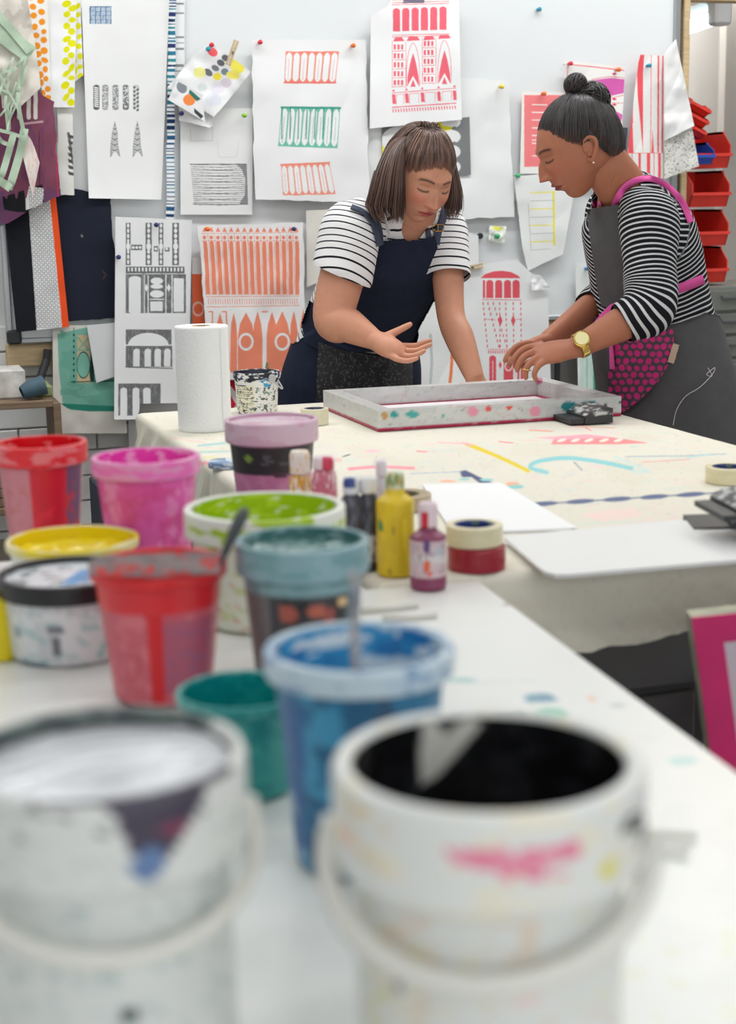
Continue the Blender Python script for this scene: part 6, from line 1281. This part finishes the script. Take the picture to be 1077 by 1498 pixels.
    M_STR = mat('denim_strap', (66, 72, 92), .8, bump=.2, bscale=300); tb_ = bvh([shirt, ap])
    for pts, w in [([(514, 302), (530, 309), (543, 322), (551, 340), (555, 360)], 8), ([(541, 300), (550, 318), (556, 336), (558, 358)], 7), ([(622, 322), (626, 338), (630, 356)], 8), ([(652, 300), (648, 320), (641, 340), (638, 358)], 11)]:
        strap('strap', tb_, pts, w, M_STR, ap, off=.008)
    bk = cast(tb_, 641, 333, .016)
    if bk is not None:
        M_GOLD = mat('brass', (214, 170, 90), .25, metal=1); g = Geo(); rx = IMR*.014; rz = Z_*.008
        q = [bk-rx-rz, bk+rx-rz, bk+rx+rz, bk-rx+rz, bk-rx-rz]; g.tube(q, .0014, 6); g.tube([bk-rz, bk+rz], .0012, 6); g.obj('buckle', M_GOLD, ap)
    P = Pt((30, 30, 34))
    rr = random.Random(9)
    for k in range(650):
        x = rr.uniform(458, 606); y = rr.uniform(500, 592); P.ell(x, y, rr.uniform(.5, .8), rr.uniform(.5, 1.0), (150, 150, 156), al=rr.uniform(.3, .9))
    patch('pocket', tr, [(466, 500), (500, 512), (560, 522), (604, 520), (604, 592), (462, 596)], mat('sequin_cloth', attr=True, rough=.4, spec=.6), ap, P, off=.011, res=1.2)
    # lower stitched logo
    # hair
    C1, C2 = (58, 42, 38), (122, 90, 76); HM = hair_mat('brown_hair', C1, C2)
    inn_ = lambda p: np.asarray(p)
    cc_ = L(0, -.014, .020); cap = [ball(cc_, np.array([.083, .100, .106]), rt, uu, 28)]
    Vc, Fc = fuse(cap, .006, 2)
    # remove the cap in front of the face
    d = (Vc-hc)/.97; X, Y, Zl = d@rt, d@ff, d@uu
    Vc, Fc = trim(Vc, Fc, lambda V: ~((Y > .0) & (Zl < .088-.30*np.abs(X))) & (Zl > -.075), 16)
    rr = random.Random(3); paths = []
    bun = L(.004, -.020, .124)
    for k in range(1500):      # swept up to the little knot
        th = rr.uniform(-math.pi, math.pi); 
        el = (.070-.045*abs(math.sin(th))**2.4+rr.uniform(-.006, .012)) if abs(th) < 1.45 else rr.uniform(-.02, .03)
        kz = math.sqrt(1-(max(el, 0)/.117)**2); s0 = L(.0765*kz*math.sin(th), (.098 if abs(th) < 1.6 else .105)*kz*math.cos(th)-(.0 if abs(th) < 1.6 else .008), el)
        mids = []
        for t in (.33, .66):
            q = (s0-cc_)*(1-t)+(bun-cc_)*t; l = q/np.linalg.norm(q); dd = np.array([l@rt, l@ff, l@uu]); R = 1/math.sqrt((dd[0]/.086)**2+(dd[1]/.103)**2+(dd[2]/.109)**2); mids.append(cc_+l*R*(1+rr.uniform(-.01, .03+.05*(t > .5))))
        paths.append([s0, *mids, bun+np.array([rr.gauss(0, .007), rr.gauss(0, .007), rr.gauss(0, .005)])])
    # knot tuft
    for k in range(160):
        a = rr.uniform(0, 6.28); r = rr.uniform(.008, .026); q = bun+rt*r*math.cos(a)+uu*(.008+.012*rr.random()); paths.append([bun+uu*-.01, q, bun+rt*r*1.3*math.cos(a)+ff*r*math.sin(a)+uu*(.002+rr.uniform(-.006, .012))])
    # side curtains
    def curtain(pxs, Yd, n, wd, dz=.035):
        "pxs: rows of (left_x, right_x, y); strands keep their fraction across"
        for k in range(n):
            f = rr.random(); dpt = rr.uniform(-dz, dz); nz = rr.gauss(0, 1.2); L_ = rr.uniform(.86, 1.03); P_ = []
            for i, (xa, xb, y, yd) in enumerate(pxs):
                t = i/(len(pxs)-1)
                if t > L_: break
                x = xa+(xb-xa)*f+nz*t*1.5; P_.append(O(x, y+nz*.6+(rr.uniform(-6, 6) if t > .9 else 0), Yd+yd+dpt*min(1, .4+t)-(.03*math.sin(math.pi*f))))
            paths.append(P_)
    curtain([(594, 610, 194, .05), (572, 600, 210, .02), (560, 594, 228, .0), (550, 592, 252, -.01), (542, 592, 280, -.01), (535, 592, 304, -.0), (546, 590, 322, .0)], 3.60, 1500, 1)
    curtain([(548, 590, 250, .05), (540, 600, 285, .05), (545, 595, 318, .04)], 3.66, 500, 1)
    curtain([(628, 640, 196, .05), (642, 656, 212, .03), (652, 664, 232, .02), (656, 670, 258, .02), (656, 675, 284, .02), (650, 675, 306, .02), (654, 668, 318, .02)], 3.62, 520, 1, .02)
    Vs, Fs, Cs = strands(paths[:1500], .0014, C1, (140, 106, 90), 5, 12, 4, (150, 104, 84)); Vs2, Fs2, Cs2 = strands(paths[1500:], .0016, C1, C2, 8, 12, 4)
    hv = merge((Vc, Fc, lin((50, 36, 33))), (Vs, Fs, Cs), (Vs2, Fs2, Cs2)); person_part('hair', hv[0], hv[1], HM, root, hv[2])
def root_child(root, nm): return [o for o in bpy.data.objects if o.parent == root and o.name.split('.')[0] == nm][-1]
woman_one()
# ================= second woman (right, grey apron, profile) =================
def woman_two():
    O = ony; Z_ = np.array([0, 0, 1.])
    pel = O(985, 640, 3.27); root = empty('person', (pel[0], pel[1], 0), 'dark-haired woman with top bun, striped shirt and grey apron with pink ties', 'person')
    fwd = -IMR*math.cos(math.radians(28))+TOC*math.sin(math.radians(28)); right = np.cross(fwd, Z_); left = -right
    tor = [row(O(982, 700, 3.30), .17, .125), row(O(979, 640, 3.30), .172, .128), row(O(973, 560, 3.30), .168, .124), row(O(961, 495, 3.29), .150, .122), row(O(952, 430, 3.27), .137, .112), row(O(943, 375, 3.25), .142, .105), row(O(930, 325, 3.23), .140, .092), row(O(918, 290, 3.22), .085, .062)]
    NS = O(949, 322, 3.09); NE = O(952, 452, 3.02); NW = O(842, 509, 3.04); FS = O(893, 312, 3.36); FE = O(893, 430, 3.40); FW = O(800, 499, 3.26)
    narm = [row(NS, .048), row(NS*.5+NE*.5, .044), row(NE, .037), row(NE*.66+NW*.34, .038, .036), row(NE*.3+NW*.7, .030, .028), row(NW, .024, .0195)]
    farm = [row(FS, .045), row(FS*.5+FE*.5, .042), row(FE, .036), row(FE*.66+FW*.34, .036, .034), row(FE*.3+FW*.7, .029, .026), row(FW, .023, .019)]
    skin = (176, 113, 86); sk = lin(skin)
    def at(l, y): return [O(u, v, y+dy) for u, v, dy in l]
    kn = at([(790, 507, .020), (786, 514, .002), (787, 523, -.016), (793, 531, -.030)], 3.07)
    fg = [(at([(812, 508, .012), (790, 507, .020), (770, 509, .024), (757, 518, .022), (749, 530, .018)], 3.07), .0092, .0062), (at([(812, 512, .0), (786, 514, .002), (768, 521, .002), (759, 533, .0), (756, 545, -.002)], 3.07), .0095, .0062),
          (at([(814, 516, -.01), (787, 523, -.016), (773, 534, -.020), (769, 546, -.022), (770, 556, -.022)], 3.07), .0092, .0060), (at([(818, 520, -.018), (793, 531, -.030), (784, 541, -.034), (782, 550, -.036), (786, 558, -.034)], 3.07), .0082, .0054),
          (at([(822, 514, .02), (803, 520, .036), (786, 526, .042), (770, 532, .040), (757, 536, .034)], 3.07), .0115, .0072)]
    hn = hand(NW, O(815, 514, 3.06), kn, fg, None, pw=.034, pt=.014, wr=(.025, .020))
    kn = at([(772, 502, -.028), (766, 506, -.010), (766, 511, .008), (769, 516, .024)], 3.26)
    fg = [(at([(790, 503, -.02), (772, 502, -.028), (757, 506, -.032), (747, 516, -.034), (742, 527, -.034)], 3.26), .0090, .0060), (at([(788, 505, -.008), (766, 506, -.010), (751, 512, -.012), (742, 521, -.014), (738, 531, -.016)], 3.26), .0092, .0060),
          (at([(788, 508, .004), (766, 511, .008), (752, 519, .008), (746, 529, .006), (746, 538, .004)], 3.26), .0088, .0058), (at([(790, 511, .016), (769, 516, .024), (758, 524, .024), (754, 533, .022), (755, 541, .02)], 3.26), .008, .0054),
          (at([(795, 506, -.03), (780, 512, -.046), (765, 518, -.052), (753, 524, -.05), (745, 531, -.044)], 3.26), .0112, .007)]
    hf = hand(FW, O(786, 504, 3.26), kn, fg, None, pw=.032, pt=.013, wr=(.024, .019))
    arms = [fuse([loft(a, Z_)]+h, .0028, 3) for a, h in ((narm, hn), (farm, hf))]
    legs = []; trs = []
    for s_ in (-1, 1):
        hp = O(979, 660, 3.30)+right*s_*.088; q = [row(hp, .085, .09), row([hp[0], hp[1], .48], .056, .062), row([hp[0], hp[1], .26], .046, .052), row([hp[0], hp[1], .07], .034, .042)]
        legs.append(loft(q, right)); f0 = np.array([hp[0], hp[1], .036]); legs.append(loft([row(f0-fwd*.05, .032, .03), row(f0+fwd*.06, .037, .026), row(f0+fwd*.15, .033, .018)], right))
    core = fuse([loft(tor, right)]+legs, .009, 4)
    hc = O(847, 218, 3.20); fw = -IMR*math.cos(math.radians(9))+TOC*math.sin(math.radians(9)); pt_ = math.radians(25); f3 = fw*math.cos(pt_)-Z_*math.sin(pt_); up3 = Z_*math.cos(pt_)+fw*math.sin(pt_)
    hd, (rt, ff, uu), L = headmesh(hc, f3, up3, .95, 1.02, skin=skin, brow=(46, 30, 26), lip=(146, 68, 68), blush=(182, 100, 78))
    ne = fuse([loft([row(O(922, 300, 3.22), .085, .056), row(O(911, 276, 3.21), .060, .056), row(L(0, -.044, -.066), .048, .054), row(L(0, -.034, -.02), .048, .056)], rt)], .005, 4)
    body = merge(hd, (*core, sk), (*ne, sk), (*arms[0], sk), (*arms[1], sk), *[(v, f, sk) for e in (ear(L, 1, sk), ear(L, -1, sk)) for v, f in e])
    person_part('body', body[0], body[1], M_SKIN, root, body[2])
    inf = .013
    def grow(K, d): return [[*r[:3], r[3]+d, r[4]+d] for r in K]
    ns = [row(NS+[0, 0, .03]+right*.03, .05), row(NS, .066), row(NS*.5+NE*.5, .058), row(NE+Z_*.004, .056), row(NE*.78+NW*.22, .050), row(NE*.60+NW*.40, .043, .041)]
    fs = [row(FS+[0, 0, .02]+left*.02, .045), row(FS, .060), row(FS*.5+FE*.5, .054), row(FE, .052), row(FE*.8+FW*.2, .048), row(FE*.66+FW*.34, .042, .040)]
    V, F_ = fuse([loft(grow(tor[1:], inf), right, n=36), loft(ns, IMR), loft(fs, IMR), loft([row(NS+right*.03, .04, .042), row(O(921, 303, 3.22), .055, .05), row(FS+left*.03, .04, .042)], Z_)], .0055, 6)
    nb = O(910, 275, 3.205); ndir = (hc-nb)/np.linalg.norm(hc-nb)
    V, F_ = trim(V, F_, lambda V: ~((np.linalg.norm(V-nb, axis=1) < .080) & ((V-nb)@ndir > -.004)), 16)
    ch = [(np.array(tor)[::-1], 0, None), (np.array(ns)[1:], .003, None), (np.array(fs)[1:], .002, None)]
    ix = along(V, ch)[1]; hN = np.array(ns[-1][:3]); dN = (NW-NE)/np.linalg.norm(NW-NE)
    V, F_ = trim(V, F_, lambda V: ~((ix == 1) & ((V-hN)@dN > 0)), 8); ix = along(V, ch)[1]; hF_ = np.array(fs[-1][:3]); dF = (FW-FE)/np.linalg.norm(FW-FE)
    V, F_ = trim(V, F_, lambda V: ~((ix == 2) & ((V-hF_)@dF > 0)), 8)
    val, idx = along(V, ch)
    cuff = np.exp(-(np.minimum(np.linalg.norm(V-hN, axis=1), np.linalg.norm(V-hF_, axis=1))/.07)**2)
    V = V+(.016*cuff*(fbm(V[:, 0]*30+V[:, 1]*30, V[:, 2]*45, 6)-.4))[:, None]*[-.3, -.8, .3]
    V = V+.006*np.stack([fbm(V[:, 0]*16, V[:, 2]*20, 3, 2)-.5, fbm(V[:, 1]*16, V[:, 2]*20, 4, 2)-.5, 0*V[:, 0]], -1)
    val = val+.006*np.sin(V[:, 0]*22+V[:, 1]*18)+.010*(fbm(V[:, 0]*9, V[:, 2]*9, 8, 2)-.5)
    shirt = person_part('shirt', V, F_, stripe_mat('white_stripe_black_shirt', (26, 26, 31), (206, 206, 208), .0118, .33), root, None, val)
    M_G = mat('charcoal_cotton', (92, 90, 92), .85, var=.06, vscale=30, bump=.2, bscale=500, spec=.15); M_PK = mat('pink_webbing', (226, 92, 164), .7, bump=.25, bscale=400, spec=.2)
    K = grow(tor, inf)[::-1]
    def phi(s):
        a = np.interp(s, [0, .06, .16, .26, 1], [100, 128, 150, 166, 176]); return (-a, a)
    V, F_ = shell(K+[row(O(985, 790, 3.30), .20, .165), row(O(987, 860, 3.30), .215, .18)], right, fwd, .36, 1.0, phi, .010, wave=.005)
    ap = person_part('apron', V, F_, M_G, root)
    tw = mesh_obj('tmp_torso', *loft(grow(tor, inf+.004), right, n=48), M_G, None); t0 = bvh([ap, tw]); bpy.data.objects.remove(tw)
    bd = [o_ for o_ in bpy.data.objects if o_.parent == root and o_.name.split('.')[0] == 'body']; t2 = bvh([shirt]+bd)
    bib = patch('bib', t0, [(858, 306), (880, 303), (906, 299), (908, 325), (914, 350), (921, 375), (928, 398), (930, 420), (928, 446), (902, 452), (880, 448), (874, 425), (869, 390), (863, 350)], M_G, ap, off=.010, res=1.3)
    t1 = bvh([ap, shirt, bib]) if False else t0
    strap('waist_tie', t0, [(906, 452), (928, 441), (960, 432), (1000, 420), (1030, 408)], 14, M_PK, ap, off=.014)
    strap('waist_tie', t0, [(872, 476), (884, 466), (898, 452), (912, 447)], [10, 17, 16, 12], M_PK, ap, off=.075)
    strap('tie_end', t0, [(902, 454), (893, 470), (882, 492)], [10, 16, 14], M_PK, ap, off=.082)
    strap('tie_end', t0, [(893, 470), (894, 500), (896, 540)], [4, 5, 8], M_PK, ap, off=.022)
    strap('neck_strap', t2, [(898, 306), (902, 294), (912, 277), (926, 266), (944, 261), (962, 264), (982, 277), (1000, 298), (1011, 325)], [10, 10, 9, 9, 10], M_PK, ap, off=.008)
    strap('neck_strap', t2, [(868, 303), (870, 296), (880, 300)], 5, M_PK, ap, off=.010)
    P = Pt((78, 74, 80)); rr = random.Random(5)
    for k in range(12):
        for j in range(9): P.ell(893+j*11.2+(k % 2)*5.6+rr.uniform(-1, 1), 486+k*10.4+rr.uniform(-1, 1), 4.3, 3.6 if (k+j) % 3 else 5, (214, 54, 132), rr.uniform(-60, 60))
    patch('pocket', t0, [(892, 500), (900, 490), (940, 484), (984, 481), (987, 506), (980, 530), (962, 560), (940, 582), (914, 602), (893, 600), (889, 560), (892, 530)], mat('pink_dot_cotton', attr=True, rough=.8, spec=.2), ap, P, off=.013, res=1.1)
    patch('label_tag', t0, [(985, 502), (994, 505), (986, 532), (977, 529)], mat('label_linen', (206, 178, 158), .8), ap, off=.018, res=1.2)
    th = []
    for u, v in smooth_path([(985, 622), (990, 600), (1003, 580), (1022, 568), (1035, 556), (1044, 545), (1046, 538), (1040, 542), (1034, 548), (1042, 550), (1036, 538)], 70):
        h = cast(t0, u, v, .013)
        if h is not None: th.append(h)
    if len(th) > 5: Geo().tube(th, .0009, 5).obj('loose_thread', mat('thread_white', (206, 202, 200), .7), ap)
    # hair
    C1, C2 = (27, 23, 24), (66, 58, 58); HM = hair_mat('black_hair', C1, C2, .38)
    Vc, Fc = fuse([ball(L(0, -.012, .012), np.array([.078, .092, .104])*.975, rt, uu, 28)], .006, 2); cc_ = L(0, -.012, .012)
    d = (Vc-hc)/.95; X, Y, Zl = d@rt, d@ff, d@uu; az = np.abs(np.degrees(np.arctan2(X, Y)))
    line_ = np.interp(az, [0, 30, 55, 72, 84, 92, 112, 180], [.062, .058, .044, .020, .006, .036, -.034, -.060])
    Vc, Fc = trim(Vc, Fc, lambda V: Zl > line_, 16) 
    rr = random.Random(11); paths = []; bun = L(0, -.050, .098)
    for k in range(2300):
        a = rr.uniform(-180, 180); th_ = math.radians(a); el = np.interp(abs(a), [0, 30, 55, 72, 84, 92, 112, 180], [.060, .056, .042, .018, .004, .034, -.038, -.064])+rr.uniform(-.004, .05 if rr.random() < .5 else .004)
        kz = math.sqrt(max(.05, 1-((el-.012)/.110)**2)); s0 = L(.0775*math.sin(th_)*kz, (.094 if abs(a) < 90 else .090)*math.cos(th_)*kz-.010, el); md = []; br = rr.uniform(1.0, 1.035)
        for t in (.25, .5, .75):
            q = (s0-cc_)*(1-t)+(bun-cc_)*t; l = q/np.linalg.norm(q); dd = (l@rt, l@ff, l@uu); Rr = 1/math.sqrt((dd[0]/.078)**2+(dd[1]/.092)**2+(dd[2]/.104)**2); md.append(cc_+l*Rr*br)
        paths.append([s0, *md, bun+np.array([rr.gauss(0, .008) for _ in range(3)])])
    # bun: coiled locks
    b1, b2, b3 = O(843, 125, 3.21), O(866, 147, 3.20), O(880, 170, 3.19)
    blobs = fuse([ball(b1, [.024, .023, .022]), ball(b2, [.034, .032, .037]), ball(b3, [.027, .026, .032]), ball(bun, [.024, .024, .02])], .005, 3)
    for c_, r_, n_ in ((b1, .025, 380), (b2, .038, 700), (b3, .030, 420)):
        for k in range(n_):
            ax = np.array([rr.gauss(0, .5), rr.gauss(0, 1), rr.gauss(0, .5)]); ax = ax+IMR*.0; ax /= np.linalg.norm(ax); e1 = np.cross(ax, Z_); e1 /= np.linalg.norm(e1)+1e-9; e2 = np.cross(ax, e1); a0 = rr.uniform(0, 6.3); R_ = r_*rr.uniform(.88, 1.06); hh = ax*rr.uniform(-.35, .35)*r_
            paths.append([c_+hh+e1*R_*math.cos(a0+t*2.6)+e2*R_*math.sin(a0+t*2.6) for t in np.linspace(0, 1, 5)])
    for k in range(60): paths.append([O(880+rr.uniform(-6, 6), 150+rr.uniform(-6, 6), 3.18), O(888+rr.uniform(-4, 5), 168, 3.17), O(893+rr.uniform(-4, 4), 186+rr.uniform(-6, 6), 3.17), O(895+rr.uniform(-5, 4), 200+rr.uniform(-12, 6), 3.17)])
    for k in range(0): paths.append([L(-.074, .020+rr.uniform(-.006, .006), .012), L(-.0745, .018+rr.uniform(-.005, .005), -.002), L(-.0725, .018, -.014)])
    Vs, Fs, Cs = strands(paths, .0013, C1, C2, 6, 11, 4, (96, 66, 54))
    hv = merge((Vc, Fc, lin((26, 23, 24))), (*blobs, lin((24, 21, 22))), (Vs, Fs, Cs)); person_part('hair', hv[0], hv[1], HM, root, hv[2])
    # watch, rings, jewellery
    M_GD = mat('gold', (226, 196, 110), .22, metal=1)
    wc = NW*.93+NE*.07; ax = dN; e1 = np.cross(ax, Z_); e1 /= np.linalg.norm(e1); e2 = np.cross(e1, ax)
    wt_ = Geo(); 
    for k in range(26):
        a = 2*math.pi*k/26; q = wc+e1*.0285*math.cos(a)+e2*.0265*math.sin(a); M_ = np.array([ax, -e1*math.sin(a)+e2*math.cos(a), e1*math.cos(a)+e2*math.sin(a)]).T; wt_.box(q, (.016, .006, .003), M=M_, bev=.0008)
    wo = wt_.obj('watch_strap', M_GD, root)
    nrm = TOC*.75+Z_*.45; nrm -= ax*(nrm@ax); nrm /= np.linalg.norm(nrm); q = wc+nrm*.030
    V, F2 = tube([q-nrm*.004, q+nrm*.004, q+nrm*.006], [.018, .0185, .0165], 28); V2, F3 = tube([q+nrm*.0061, q+nrm*.0066], [.0145, .0145], 28)
    o = Geo().add(V, F2).obj('watch_case', M_GD, root, smooth=False); Geo().add(V2, F3).obj('watch_dial', mat('dial_cream', (236, 226, 170), .3), root)
    rp = O(781, 545, 3.046); g = Geo(); a = np.linspace(0, 2*math.pi, 20); fd = np.array(O(773, 534, 3.05))-np.array(O(770, 548, 3.05)); rp = O(770.5, 541, 3.049); fd /= np.linalg.norm(fd); u1 = np.cross(fd, TOC); u1 /= np.linalg.norm(u1); u2 = np.cross(fd, u1)
    g.tube([rp+u1*.0088*math.cos(t)+u2*.0088*math.sin(t) for t in a], .0012, 6); g.obj('ring', M_GD, root, smooth=True)
    Geo().add(*ball(L(-.080, .004, -.034), .0026)).obj('earring', mat('pearl', (236, 216, 196), .2), root, smooth=True)
    tn = bvh([o_ for o_ in bpy.data.objects if o_.parent == root and o_.name.split('.')[0] == 'body'])
    g = Geo(); 
    for k in range(7):
        h = cast(tn, 901-k*.5+.6*math.sin(k), 257+k*2.2, .001)
        if h is not None: g.add(*ball(h, .0013, n=8))
    if g.V: g.obj('necklace', M_GD, root, smooth=True)
woman_two()
